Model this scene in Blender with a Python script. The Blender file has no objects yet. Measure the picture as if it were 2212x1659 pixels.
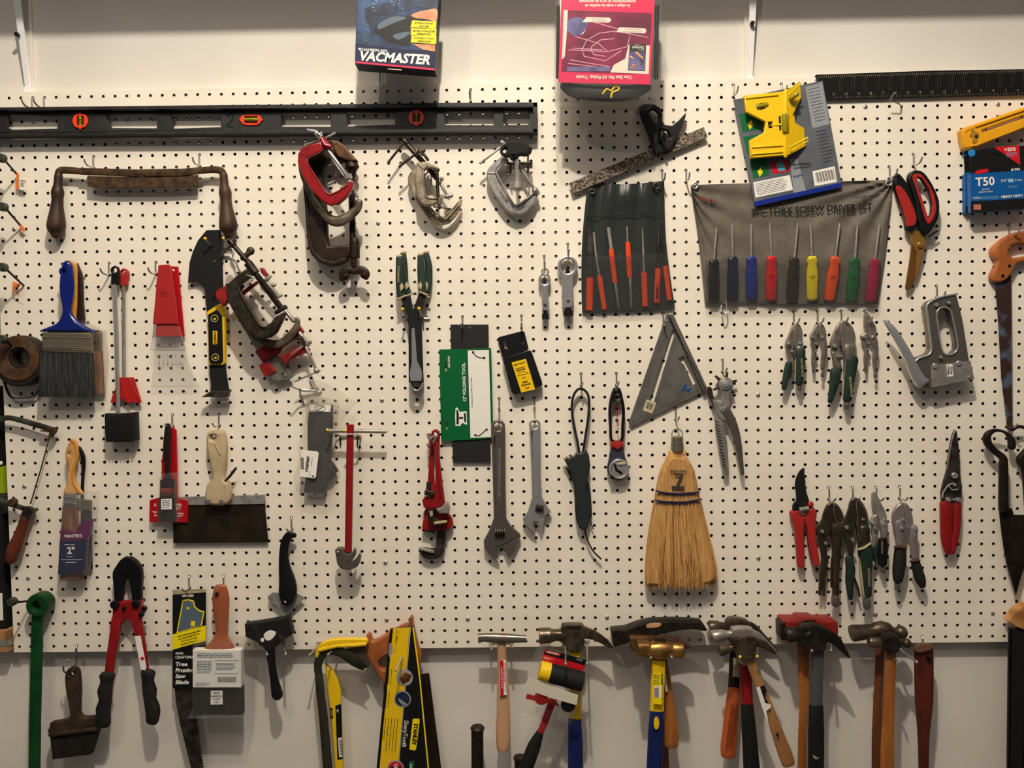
import bpy, bmesh, math, random
from mathutils import Vector, Matrix
random.seed(7)
SC = bpy.context.scene
COL = SC.collection
# ---------------------------------------------------------------- camera
F = 1790.0                      # focal length for a 2212 px wide frame
RM = ((0.99983726, 0.01470861, 0.01044527), (-0.01425457, 0.99900379, -0.04228756), (-0.01105686, 0.04213178, 0.99905088))
CX, CY, CZ = 1.08963, 0.55356, 1.79088   # right of first hole, below top row, in front of the board (m)
Z0 = 2.0                        # height of the top row of holes above the floor
cam = bpy.data.objects.new('camera', bpy.data.cameras.new('camera')); COL.objects.link(cam)
def w3(r): return Vector((r[0], r[2], -r[1]))
ax, ay, az = w3(RM[0]), -w3(RM[1]), -w3(RM[2])
cam.matrix_world = Matrix(((ax.x, ay.x, az.x, CX), (ax.y, ay.y, az.y, -CZ), (ax.z, ay.z, az.z, Z0 - CY), (0, 0, 0, 1)))
cam.data.sensor_width = 36; cam.data.lens = 36 * F / 2212; cam.data.clip_start = .05
SC.camera = cam
# ---------------------------------------------------------------- light
SC.view_settings.view_transform = 'Standard'; SC.view_settings.look = 'None'
SC.view_settings.gamma = 1; SC.view_settings.use_curve_mapping = False
SC.view_settings.exposure = 0.0
wd = bpy.data.worlds.new('room_air'); SC.world = wd; wd.use_nodes = True
nt = wd.node_tree; bg = nt.nodes['Background']
tc = nt.nodes.new('ShaderNodeTexCoord'); sx = nt.nodes.new('ShaderNodeSeparateXYZ'); cr = nt.nodes.new('ShaderNodeValToRGB')
nt.links.new(tc.outputs['Generated'], sx.inputs[0])
mr = nt.nodes.new('ShaderNodeMapRange'); mr.inputs[1].default_value = -1; mr.inputs[2].default_value = 1
nt.links.new(sx.outputs['Z'], mr.inputs[0]); nt.links.new(mr.outputs[0], cr.inputs[0]); nt.links.new(cr.outputs[0], bg.inputs[0])
e = cr.color_ramp.elements
e[0].position = .3; e[0].color = (.085, .095, .13, 1); e[1].position = .75; e[1].color = (.36, .335, .32, 1)
m_ = e.new(.5); m_.color = (.16, .17, .205, 1)
bg.inputs[1].default_value = 0.385
def lamp(name, x, y, z, watt, size, col):
    l = bpy.data.lights.new(name, 'POINT'); l.energy = watt; l.shadow_soft_size = size; l.color = col
    o = bpy.data.objects.new(name, l); o.location = (x, y, z); COL.objects.link(o); return o
lamp('ceiling_lamp', 1.06, -1.42, 3.12, 134, .03, (1, .90, .765))
lamp('far_ceiling_lamp', .2, -2.3, 3.1, 26, .05, (1, .90, .78))
# ---------------------------------------------------------------- helpers
OX, OY, OS = 0, 0, 1.0
def Z(x, y, s=3.95):
    global OX, OY, OS
    OX, OY, OS = x, y, s
def W(x, y, d=0):               # a spot of the board plane (or a plane d mm in front of it)
    u = (OX + x / OS - 1106) / F; v = (OY + y / OS - 829.5) / F
    r = [RM[0][i] * u + RM[1][i] * v + RM[2][i] for i in range(3)]
    t = (CZ - d / 1000) / r[2]
    return Vector((CX + r[0] * t, -d / 1000, Z0 - (CY + r[1] * t)))
def PX(d=0): return .001 / OS * (CZ * 1000 - d) / (CZ * 1000)   # metres per (zoomed) pixel at depth d
def hole_at(x, y):
    p = W(x, y, 0); c = round(p.x / .0254); r = round((Z0 - p.z) / .0254)
    return Vector((c * .0254, 0, Z0 - r * .0254))
def cat(pts, n, closed):
    if n < 2: return pts
    out = []; m = len(pts)
    for i in range(m if closed else m - 1):
        g = lambda k: pts[k % m] if closed else pts[max(0, min(m - 1, k))]
        a, b, c, d = g(i - 1), g(i), g(i + 1), g(i + 2)
        for k in range(n):
            t = k / n
            out.append(tuple(.5 * (2 * b[j] + (c[j] - a[j]) * t + (2 * a[j] - 5 * b[j] + 4 * c[j] - d[j]) * t * t + (3 * b[j] - a[j] - 3 * c[j] + d[j]) * t ** 3) for j in range(len(b))))
    if not closed: out.append(tuple(pts[-1]))
    return out
def grab(o):
    m = bpy.data.meshes.new_from_object(o)
    v = [tuple(x.co) for x in m.vertices]; f = [tuple(x.vertices) for x in m.polygons]
    bpy.data.meshes.remove(m); return v, f
def flatmesh(splines, th, b):   # metres, in the XZ plane, thickness th centred on 0
    c = bpy.data.curves.new('t', 'CURVE'); c.dimensions = '2D'; c.fill_mode = 'BOTH'
    for s in splines:
        sp = c.splines.new('POLY'); sp.points.add(len(s) - 1); sp.use_cyclic_u = True
        for i, p in enumerate(s): sp.points[i].co = (p[0], p[1], 0, 1)
    b = min(b, th * .49)
    c.extrude = th / 2 - b; c.bevel_depth = b; c.bevel_resolution = 1 if b > .0006 else 0; c.offset = -b
    o = bpy.data.objects.new('t', c); v, f = grab(o)
    bpy.data.objects.remove(o); bpy.data.curves.remove(c)
    return v, f
def pl(pts, d, th=4, b=.5, sm=0, holes=(), g=(0, 0)):   # traced plate: front face d mm off the board, th thick, g = slope of its depth
    def cv(q, s):
        return [(p.x, p.z) for p in (W(a[0], a[1], d) for a in cat(q, 3 if s else 0, True))]
    hs = []
    for h in holes:
        if isinstance(h, tuple): hs.append(cv([(h[0] + h[2] * math.cos(a * .5236), h[1] + (h[3] if len(h) > 3 else h[2]) * math.sin(a * .5236)) for a in range(12)], 0))
        else: hs.append(cv(h, 0))
    o = cv(pts, sm); v, f = flatmesh([o] + hs, th / 1000, b / 1000)
    y = -(d - th / 2) / 1000; c = W(pts[0][0], pts[0][1], d)
    return [(x, y - z - g[0] * (x - c.x) + g[1] * (w - c.z) * -1, w) for x, w, z in v], f
def tube(P, R, flat=1, n=2, cap=1, seg=12, cl=False):
    v = []; f = []; N = len(P)
    def ring(p, s, q, r):
        for k in range(seg):
            a = 2 * math.pi * k / seg; c, t = math.cos(a), math.sin(a)
            if n != 2: c = math.copysign(abs(c) ** (2 / n), c); t = math.copysign(abs(t) ** (2 / n), t)
            v.append(tuple(p + s * (r * c) + q * (r * flat * t)))
    ps = None; fr = []
    for i in range(N):
        a, b = (P[i - 1], P[(i + 1) % N]) if cl else (P[max(0, i - 1)], P[min(N - 1, i + 1)])
        t = (b - a).normalized() if (b - a).length > 1e-9 else Vector((0, 0, 1))
        if ps is None:
            s = t.cross(Vector((0, 1, 0)))
            if s.length < .15: s = t.cross(Vector((1, 0, 0)))
        else: s = ps - t * ps.dot(t)
        s.normalize(); 
        if abs(t.y) < .6:
            s2 = t.cross(Vector((0, 1, 0))).normalized()
            if ps is None or s2.dot(ps) > 0: s = s2
            elif s2.dot(ps) < -.2: s = -s2
        ps = s; fr.append((t, s, t.cross(s).normalized()))
    rings = []
    if cap == 1 and not cl:
        t, s, q = fr[0]; r = R[0]
        for h, k in ((.95, .3), (.6, .8)): rings.append((P[0] - t * (r * h * min(1, flat)), s, q, r * k))
    for i in range(N): rings.append((P[i], fr[i][1], fr[i][2], R[i]))
    if cap == 1 and not cl:
        t, s, q = fr[-1]; r = R[-1]
        for h, k in ((.6, .8), (.95, .3)): rings.append((P[-1] + t * (r * h * min(1, flat)), s, q, r * k))
    for g in rings: ring(*g)
    M = len(rings)
    for i in range(M if cl else M - 1):
        for k in range(seg):
            k2 = (k + 1) % seg; j = (i + 1) % M
            f.append((i * seg + k, i * seg + k2, j * seg + k2, j * seg + k))
    if not cl:
        f.append(tuple(range(seg))[::-1]); f.append(tuple((M - 1) * seg + k for k in range(seg)))
    return v, f
def sw(path, r, d=12, flat=1, n=2, sm=0, cap=1, seg=12, mm=0, cl=False):   # swept bar; radii in zoomed pixels (or mm)
    if not isinstance(r, (list, tuple)): r = [r] * len(path)
    q = [(p[0], p[1], p[2] if len(p) > 2 else d, k) for p, k in zip(path, r)]
    if sm: q = cat(q, sm, cl)
    P = [W(a, b, c) for a, b, c, k in q]
    R = [k / 1000 if mm else k * PX(c) for a, b, c, k in q]
    return tube(P, [max(x, 1e-4) for x in R], flat, n, cap, seg, cl)
def wr(path, r=1.8, d=12, sm=0, seg=8, cl=False): return sw(path, r, d=d, sm=sm, mm=1, seg=seg, cl=cl)
def cy(x, y, d0, d1, r, seg=20, r2=None, ns=0):  # short cylinder facing the room, from depth d0 to d1
    a, b = W(x, y, d0), W(x, y, d1); b.x, b.z = a.x, a.z
    m = (b - a) * .12; r = r * PX(d1); r2 = r if r2 is None else r2 * PX(d1)
    return tube([a, b - m, b], [r, r2, r2 * .86], cap=0, seg=seg)
def ba(x, y, d, r, k=1):
    c = W(x, y, d); v = []; f = []; r *= PX(d); S, H = 12, 7
    for i in range(H + 1):
        t = math.pi * i / H
        for j in range(S):
            a = 2 * math.pi * j / S
            v.append((c.x + r * math.sin(t) * math.cos(a), c.y - r * k * math.sin(t) * math.sin(a), c.z + r * math.cos(t)))
    for i in range(H):
        for j in range(S): f.append((i * S + j, (i + 1) * S + j, (i + 1) * S + (j + 1) % S, i * S + (j + 1) % S))
    return v, f
def thd(x0, y0, x1, y1, r, d=14, pit=9, d2=None):   # threaded rod
    L = math.hypot(x1 - x0, y1 - y0); n = max(2, int(L / pit)); pa = []; rr = []
    for i in range(n):
        for k, q in ((0, .80), (.35, 1), (.65, 1)):
            t = (i + k) / n; pa.append((x0 + (x1 - x0) * t, y0 + (y1 - y0) * t, d + ((d2 if d2 is not None else d) - d) * t)); rr.append(r * q)
    return sw(pa, rr, seg=10, cap=0)
def bx(x, y, w, h, ang, d, th, b=.5):   # box by centre, size, rotation (deg, clockwise on screen)
    c, s = math.cos(math.radians(ang)), math.sin(math.radians(ang))
    return pl([(x + u * c - v * s, y + u * s + v * c) for u, v in ((-w / 2, -h / 2), (w / 2, -h / 2), (w / 2, h / 2), (-w / 2, h / 2))], d, th, b)
def tx(s, x, y, h, d, ang=0, w=1.0, al='CENTER', bold=0, shear=0, th=.15):   # lettering; h = capital height in zoomed pixels
    c = bpy.data.curves.new('t', 'FONT'); c.body = s; c.align_x = al; c.align_y = 'CENTER'; c.size = 1; c.offset = bold; c.shear = shear
    c.extrude = .0; c.resolution_u = 2
    o = bpy.data.objects.new('t', c); v, f = grab(o)
    bpy.data.objects.remove(o); bpy.data.curves.remove(c)
    k = h * PX(d) / .70; p = W(x, y, d); ca, sa = math.cos(math.radians(ang)), math.sin(math.radians(ang))
    out = []
    for a, b, _ in v:
        a *= k * w; b *= k
        out.append((p.x + a * ca - b * sa, -(d + th) / 1000, p.z + a * sa + b * ca))
    return out, f
def put(name, ms, mat, loc=(0, 0, 0), par=None, ang=32):
    V = []; FF = []
    for v, f in ms:
        k = len(V); V += [(a - loc[0], b - loc[1], c - loc[2]) for a, b, c in v]; FF += [tuple(i + k for i in q) for q in f]
    m = bpy.data.meshes.new(name); m.from_pydata(V, [], FF); m.materials.append(mat)
    if len(V) < 60000:
        bm_ = bmesh.new(); bm_.from_mesh(m); bmesh.ops.recalc_face_normals(bm_, faces=bm_.faces); bm_.to_mesh(m); bm_.free()
    m.shade_smooth(); m.set_sharp_from_angle(angle=math.radians(ang)); m.update()
    o = bpy.data.objects.new(name, m); COL.objects.link(o)
    if par is not None: o.parent = par
    else: o.location = loc
    return o
ROOT = None
def T(name, label, category, x, y, d=8, group=None):
    global ROOT
    o = bpy.data.objects.new(name, None); COL.objects.link(o); o.empty_display_size = .02
    o.location = W(x, y, d); o['label'] = label; o['category'] = category
    if group: o['group'] = group
    ROOT = o; return o
def P(name, mat, *ms, par=None, label=None, ang=32):
    o = put(name, ms, mat, ROOT.location, par or ROOT, ang)
    if label: o['label'] = label
    return o
def PS(name, mat, *ms, par=None, label=None, ang=32):
    for m in ms: P(name, mat, m, par=par, label=label, ang=ang)
def fl(pts, d, sm=0): return pl(pts, d, .3, .05, sm)
def fq(x0, y0, x1, y1, d): return fl([(x0, y0), (x1, y0), (x1, y1), (x0, y1)], d)
def fine(x, y, w, n, pit, h, d, ang=0, seed=1):     # rows of print too fine to read
    r = random.Random(seed); out = []; c, s = math.cos(math.radians(ang)), math.sin(math.radians(ang))
    for i in range(n):
        u = 0; ww = w * (r.uniform(.55, 1) if i == n - 1 else r.uniform(.88, 1))
        while u < ww:
            k = min(r.uniform(2.2, 6) * h, ww - u); v = i * pit
            out.append(bx(x + (u + k / 2) * c - v * s, y + (u + k / 2) * s + v * c, k, h * .62, ang, d, .2, .03)); u += k + h * .7
    return out
def tag(o, label=None, category=None, group=None, kind=None):
    for k, v in (('label', label), ('category', category), ('group', group), ('kind', kind)):
        if v: o[k] = v
    return o
# ---------------------------------------------------------------- materials
def lin(c): return tuple((((x / 255 + .055) / 1.055) ** 2.4 if x > 10 else x / 3294.6) ** 1.12 for x in c) + (1,)
def mk(name, c, rough=.5, metal=0, c2=None, sc=60, st=(1, 1, 1), lo=.4, hi=.6, bump=0, coat=0, det=4, spec=.35):
    m = bpy.data.materials.new(name); m.use_nodes = True; n = m.node_tree.nodes; l = m.node_tree.links
    b = n['Principled BSDF']; b.inputs['Base Color'].default_value = lin(c); b.inputs['Roughness'].default_value = rough
    b.inputs['Metallic'].default_value = metal; b.inputs['Coat Weight'].default_value = coat; b.inputs['Specular IOR Level'].default_value = spec
    m.diffuse_color = lin(c)
    if c2 or bump:
        t = n.new('ShaderNodeTexCoord'); mp = n.new('ShaderNodeMapping'); mp.inputs['Scale'].default_value = st
        no = n.new('ShaderNodeTexNoise'); no.inputs['Scale'].default_value = sc; no.inputs['Detail'].default_value = det
        l.new(t.outputs['Object'], mp.inputs[0]); l.new(mp.outputs[0], no.inputs['Vector'])
        if c2:
            r = n.new('ShaderNodeValToRGB'); r.color_ramp.elements[0].position = lo; r.color_ramp.elements[1].position = hi
            r.color_ramp.elements[0].color = lin(c); r.color_ramp.elements[1].color = lin(c2)
            l.new(no.outputs[0], r.inputs[0]); l.new(r.outputs[0], b.inputs['Base Color'])
        if bump:
            u = n.new('ShaderNodeBump'); u.inputs['Strength'].default_value = bump; u.inputs['Distance'].default_value = .002
            l.new(no.outputs[0], u.inputs['Height']); l.new(u.outputs[0], b.inputs['Normal'])
    return m
def clear(name, tint=(251, 251, 251), body=.035, rough=.1):
    m = bpy.data.materials.new(name); m.use_nodes = True; n = m.node_tree.nodes; l = m.node_tree.links
    n.remove(n['Principled BSDF']); out = n['Material Output']
    tr = n.new('ShaderNodeBsdfTransparent'); tr.inputs[0].default_value = lin(tint)
    df = n.new('ShaderNodeBsdfDiffuse'); df.inputs[0].default_value = lin(tuple(min(255, x) for x in tint))
    gl = n.new('ShaderNodeBsdfGlossy'); gl.inputs['Roughness'].default_value = rough
    lw = n.new('ShaderNodeLayerWeight'); lw.inputs[0].default_value = .5; pw = n.new('ShaderNodeMath'); pw.operation = 'POWER'; pw.inputs[1].default_value = 4
    fr = n.new('ShaderNodeMath'); fr.operation = 'MULTIPLY_ADD'; fr.inputs[1].default_value = .35; fr.inputs[2].default_value = .025
    l.new(lw.outputs['Facing'], pw.inputs[0]); l.new(pw.outputs[0], fr.inputs[0])
    a = n.new('ShaderNodeMixShader'); a.inputs[0].default_value = body; l.new(tr.outputs[0], a.inputs[1]); l.new(df.outputs[0], a.inputs[2])
    b = n.new('ShaderNodeMixShader'); l.new(fr.outputs[0], b.inputs[0]); l.new(a.outputs[0], b.inputs[1]); l.new(gl.outputs[0], b.inputs[2])
    l.new(b.outputs[0], out.inputs[0]); return m
MT = {}
def M(k): return MT[k]
MT.update(
 board=mk('painted_hardboard', (238, 230, 216), .55, 0, (244, 237, 224), 6, bump=0),
 wall=mk('painted_wall', (226, 221, 212), .8, 0, (233, 228, 220), 3, bump=.04),
 wood_dull=mk('raw_lumber', (150, 110, 74), .8, 0, (176, 134, 92), 30, (1, 1, .1)),
 steel=mk('grey_steel', (158, 154, 147), .36, .55, (178, 174, 166), 40),
 steel_dk=mk('dark_steel', (92, 86, 80), .45, .7, (62, 57, 52), 50),
 chrome=mk('chrome', (208, 207, 206), .22, .72),
 zinc=mk('zinc_wire', (190, 188, 182), .28, .8),
 black=mk('black_plastic', (22, 22, 23), .42),
 blackm=mk('matte_black', (20, 20, 21), .75),
 rubber=mk('black_rubber', (28, 27, 26), .7, 0, (40, 38, 36), 80, bump=.3),
 red=mk('red_paint', (150, 32, 35), .35, 0, (130, 24, 28), 40, lo=.45, hi=.75),
 redpl=mk('red_plastic', (170, 50, 46), .4),
 yellow=mk('yellow_plastic', (238, 200, 30), .4),
 white=mk('white_paper', (226, 222, 212), .6),
 ink=mk('black_ink', (16, 16, 16), .6),
 rust=mk('rusty_iron', (64, 48, 34), .75, .25, (94, 72, 50), 70, bump=.4),
 iron=mk('brown_cast_iron', (42, 31, 23), .5, .4, (58, 43, 32), 60, bump=.25),
 cast=mk('worn_cast_steel', (128, 118, 102), .45, .6, (92, 82, 68), 55, bump=.25),
 alu=mk('aluminium', (186, 184, 180), .34, .55, (162, 160, 154), 60, bump=.15),
 green=mk('green_rubber', (38, 60, 51), .6, 0, (31, 51, 43), 60),
 tan=mk('tan_rubber', (180, 166, 130), .6),
 clear=clear('clear_plastic'), haze=clear('cloudy_plastic', (251, 250, 248), .035, .2),
)
# ---------------------------------------------------------------- setting
def boxm(x0, x1, y0, y1, z0, z1):
    v = [(x, y, z) for x in (x0, x1) for y in (y0, y1) for z in (z0, z1)]
    return v, [(0, 1, 3, 2), (4, 6, 7, 5), (0, 4, 5, 1), (2, 3, 7, 6), (0, 2, 6, 4), (1, 5, 7, 3)]
WY = .026                                                # wall face behind the board
tag(put('wall_back', [boxm(-.9, 3.3, WY, WY + .1, 0, 3.4)], M('wall')), kind='structure')
tag(put('floor', [boxm(-.9, 3.3, -4, WY, -.1, 0)], mk('concrete', (120, 116, 110), .8, 0, (104, 100, 95), 5)), kind='structure')
tag(put('ceiling', [boxm(-.9, 3.3, -4, WY + .1, 3.4, 3.5)], M('wall')), kind='structure')
# ---------------------------------------------------------------- pegboard with real holes
mi = []
def pegboard():
    p = .0254; c0, c1, r0, r1 = -1, 94, 0, 47; K = 12; R = .0034; yb = .005; v = []; f = []; idx = {}
    def add(x, y, z):
        k = (round(x * 1e5), round(y * 1e5), round(z * 1e5))
        if k not in idx: idx[k] = len(v); v.append((x, y, z))
        return idx[k]
    for c in range(c0, c1 + 1):
        for r in range(r0, r1 + 1):
            x, z = c * p, Z0 - r * p; sq = []; ci = []; cb = []
            for k in range(K):
                a = 2 * math.pi * k / K; ca, sa = math.cos(a), math.sin(a); m = max(abs(ca), abs(sa))
                if k % 3 == 0: q = (ca / m, sa / m)
                else: q = (math.copysign(1, ca) if abs(ca) > .4 else ca, math.copysign(1, sa) if abs(sa) > .4 else sa)
                sq.append((x + q[0] * p / 2, z + q[1] * p / 2)); ci.append((x + R * ca, z + R * sa))
            # square outline: 4 mids + 4 corners, corners doubled by two circle points
            S = [add(a, 0, b) for a, b in sq]; C = [add(a, 0, b) for a, b in ci]; B = [add(a, yb, b) for a, b in ci]; Q = [add(a, yb, b) for a, b in sq]
            for k in range(K):
                j = (k + 1) % K
                f.append((S[k], S[j], C[j], C[k]) if S[k] != S[j] else (S[k], C[j], C[k]))
                f.append((C[k], C[j], B[j], B[k])); mi.append(len(f) - 1)
                f.append((Q[k], B[k], B[j], Q[j]) if Q[k] != Q[j] else (Q[k], B[k], B[j])); mi.append(len(f) - 1)
    x0, x1, z0, z1 = (c0 - .5) * p, (c1 + .5) * p, Z0 - (r1 + .5) * p, Z0 + .5 * p
    e = [(x0, z0), (x1, z0), (x1, z1), (x0, z1)]
    for i in range(4):
        a, b = e[i], e[(i + 1) % 4]
        f.append((add(a[0], 0, a[1]), add(b[0], 0, b[1]), add(b[0], yb, b[1]), add(a[0], yb, a[1])))
    return v, f
bd = put('pegboard', [pegboard()], M('board'), ang=30)
bd.data.materials.append(mk('hardboard_core', (74, 50, 36), .8))
for k in mi: bd.data.polygons[k].material_index = 1
tag(bd, 'large white perforated hardboard panel that all the tools hang on', 'pegboard')
def screw_mesh():
    v, f = [], []
    rings = [(.0046, 0), (.0044, -.0012), (.0030, -.0024), (.0012, -.0027)]
    for r, y in rings:
        for k in range(14): a = 2 * math.pi * k / 14; v.append((r * math.cos(a), y, r * math.sin(a)))
    for i in range(3):
        for k in range(14): f.append((i * 14 + k, i * 14 + (k + 1) % 14, (i + 1) * 14 + (k + 1) % 14, (i + 1) * 14 + k))
    f.append(tuple(range(42, 56)))
    return v, f
Z(0, 0, 1)
s0 = None
for x, y in ((1870, 232), (2160, 225), (818, 485), (1635, 855), (1637, 1206), (826, 866), (833, 1213), (835, 1337), (1010, 1335), (1310, 1332), (2150, 1325), (1892, 1327), (49, 1050), (60, 1248), (27, 494), (67, 259), (275, 261)):
    h = hole_at(x, y)
    if s0 is None: s0 = put('screw', [screw_mesh()], M('zinc'), (0, 0, 0), bd); o = s0
    else: o = s0.copy(); COL.objects.link(o)
    o.location = h
# furring strips between wall and board
k = 1
for a in ((-.0381, 2.42, Z0 - .006, Z0 + .0127), (.765, .81, .80, 1.99), (1.575, 1.61, .80, 1.99), (-.0381, -.01, .79, 1.99)):
    tag(put('trim_%d' % k, [boxm(a[0], a[1], .0052, WY, a[2], a[3])], M('wall') if k == 1 else M('wood_dull')), kind='structure'); k += 1
# wall shelf above the picture and its three braces
Z(0, 0, 1)
col_strut = mk('white_enamel', (244, 244, 244), .3)
sh = put('wall_shelf', [boxm(-.85, 3.2, -.30, WY, 2.36, 2.38)], M('wall'))
tag(sh, 'white shelf board running along the wall above everything', 'shelf')
for x, y, g in ((51, 198, 'leftmost'), (812, 190, 'middle'), (1625, 176, 'right-hand')):
    a = W(x, y, 0); r = bpy.data.objects.new('shelf_brace', None); COL.objects.link(r); r.location = (a.x, WY, a.z)
    tag(r, {'leftmost': 'white diagonal shelf brace at the far left of the wall', 'middle': 'white shelf brace hidden behind the blue boxed vacuum kit', 'right-hand': 'white diagonal shelf brace right of the pink pack, by the pushpin'}[g], 'shelf brace', 'shelf braces above the board')
    def ch(w, dd):
        v = [(s * w * (.8 + t * 1.1), WY - .010 - t * .05 + dd, a.z + t * (2.36 - a.z)) for t in (0, 1) for s in (-1, 1)]
        v += [(s * w, y + .006, z) for s, (_, y, z) in zip((-1, 1, -1, 1), v)]
        return v, [(0, 1, 3, 2), (4, 5, 7, 6), (0, 1, 5, 4), (2, 3, 7, 6), (0, 2, 6, 4), (1, 3, 7, 5)]
    put('strut', [ch(.0055, 0)], col_strut, (0, WY, a.z), r)
    st = boxm(-.011, .011, WY - .005, WY + .001, a.z, 2.36)
    put('foot_clip', [boxm(-.006, .006, WY - .016, WY, a.z - .004, a.z + .014)], col_strut, (0, WY, a.z), r)
    put('wall_strip', [st], M('wall'), (0, WY, a.z), r)
for x, y, l in ((39, 76, 'black pushpin in the wall beside the left shelf brace'), (1624, 52, 'black pushpin in the wall on the right shelf brace')):
    T('pushpin', l, 'pushpin', x, y, -WY * 1000, 'black pushpins in the wall'); a = ROOT.location
    P('pin_head', M('black'), cy(x, y, 4, 12, 4.6)); P('pin', M('zinc'), wr([(x, y, -27), (x, y, 6)], 1))
# ---------------------------------------------------------------- long level
MT.update(
 lvl=mk('level_body', (40, 40, 42), .5, 0, (54, 53, 52), 30, bump=.15), orange=mk('orange_ring', (240, 74, 34), .45),
 vial=mk('vial_fluid', (150, 140, 30), .15), brownw=mk('old_handle_wood', (54, 37, 28), .55, 0, (80, 54, 38), 35, (1, 1, .25), bump=.3))
Z(0, 0)
T('spirit_level', 'long black box level with three orange ringed vials across the top left', 'level', 2200, 900, 6)
L = lambda y, x: y
out = [(-400, 915), (0, 915), (1100, 903), (2212, 892), (3260, 885), (3800, 876), (4585, 872), (4586, 1130), (3800, 1131), (2212, 1143), (1100, 1150), (0, 1157), (-400, 1160)]
def win(a, b, t0, t1, b0, b1, w0=26): return [(a + w0, t0), (b, t1), (b, b1), (a + w0 * .6, b0)]
hs = [[(68, 972), (490, 985), (490, 1096), (110, 1106), (60, 1090)], [(910, 972), (1338, 968), (1340, 1094), (950, 1092), (905, 1010)], [(1455, 970), (1885, 966), (1886, 1084), (1478, 1097)],
 [(2395, 958), (2822, 960), (2825, 1080), (2402, 1080)], [(2953, 950), (3370, 960), (3372, 1062), (2965, 1078)], [(3790, 946), (4214, 946), (4214, 1068), (3800, 1066)],
 [(4293, 942), (4508, 946), (4520, 960), (4520, 1050), (4500, 1064), (4296, 1066)]]
vi = [((682, 1030), 34, 44), ((2140, 1020), 68, 38), ((3552, 1003), 36, 42)]
P('web', M('lvl'), pl([(x, y + (26 if y < 1000 else -26)) for x, y in out], 20, 8, .6, holes=hs + [[(c[0] - a, c[1] - b), (c[0] + a, c[1] - b), (c[0] + a, c[1] + b), (c[0] - a, c[1] + b)] for c, a, b in vi]))
P('flange', M('lvl'), pl([(x, y) if y < 1000 else (x, y - 215) for x, y in out], 32, 26, 1.2), pl([(x, y) if y > 1000 else (x, y + 222) for x, y in out], 32, 26, 1.2), pl([(4548, 874), (4586, 874), (4586, 1130), (4548, 1130)], 32, 26, 1))
for (x, y), a, b in vi:
    if a > 50: o = [(x - a, y - b), (x + a, y - b), (x + a + 20, y - 14), (x + a + 34, y), (x + a + 20, y + 14), (x + a, y + b), (x + 30, y + b + 10), (x - 30, y + b + 10), (x - a, y + b), (x - a - 20, y + 14), (x - a - 34, y), (x - a - 20, y - 14)]
    else: o = [(x - 16, y - 62), (x, y - 76), (x + 16, y - 62), (x + 46, y - 50), (x + 66, y), (x + 46, y + 50), (x + 18, y + 60), (x, y + 76), (x - 18, y + 60), (x - 46, y + 50), (x - 66, y), (x - 46, y - 50)]
    i = [(x - a + 4, y - b + 4), (x + a - 4, y - b + 4), (x + a - 4, y + b - 4), (x - a + 4, y + b - 4)]
    if a > 50: i = [(x - a + 14, y - b + 8), (x + a - 14, y - b + 8), (x + a - 6, y), (x + a - 14, y + b - 8), (x - a + 14, y + b - 8), (x - a + 6, y)]
    fr_ = P('vial_frame', M('orange'), pl(o, 23, 5, .6, 1, holes=[i]), label='orange vial ring')
    if a > 50: P('vial', M('vial'), sw([(x - a + 10, y), (x + a - 10, y)], 15, 19), par=fr_); P('marks', M('ink'), bx(x - 14, y, 4, 34, 0, 23.2, .4, .1), bx(x + 14, y, 4, 34, 0, 23.2, .4, .1), par=fr_)
    else: P('vial', M('vial'), sw([(x + 4, y - b + 6), (x + 4, y + b - 6)], 13, 19), par=fr_); P('marks', M('ink'), bx(x, y - 10, 30, 4, 0, 23.2, .4, .1), bx(x, y + 10, 30, 4, 0, 23.2, .4, .1), par=fr_)
P('paint_mark', M('blackm'), sw([(1930, 985), (1990, 975), (1985, 1020), (1935, 1075), (1985, 1080)], 11, 20.3, flat=.2))
# ---------------------------------------------------------------- drawknife
T('drawknife', 'rusty old drawknife with two turned wooden handles below the long level', 'drawknife', 1200, 1500, 10)
P('blade', M('rust'), pl([(742, 1500), (1200, 1510), (1690, 1492), (1688, 1588), (1400, 1602), (900, 1606), (748, 1590)], 26, 4, 1))
P('back', M('rust'), sw([(690, 1462), (1150, 1478), (1560, 1472), (1730, 1452)], [30, 32, 32, 28], 25, flat=.5, n=4))
PS('tang', M('rust'), sw([(700, 1462, 22), (560, 1452, 22), (508, 1460, 22), (496, 1500, 22), (500, 1570, 22)], [28, 30, 30, 28, 22], flat=.7, sm=4), sw([(1720, 1455, 22), (1840, 1448, 22), (1895, 1465, 22), (1905, 1500, 22), (1908, 1570, 22)], [28, 30, 30, 26, 22], flat=.7, sm=4))
for hx in ([(500, 1500), (494, 1580), (492, 1640), (490, 1700), (487, 1760), (484, 1850), (480, 1920), (476, 1960), (478, 1990)], [(1908, 1495), (1915, 1580), (1922, 1640), (1928, 1700), (1932, 1760), (1940, 1850), (1948, 1920), (1952, 1960), (1955, 1990)]):
    P('handle', M('brownw'), sw([(x, y) for x, y in hx], [34, 36, 52, 46, 50, 66, 76, 68, 46], 24, sm=3, seg=18, cap=1), label='dark turned wooden handle')
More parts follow.
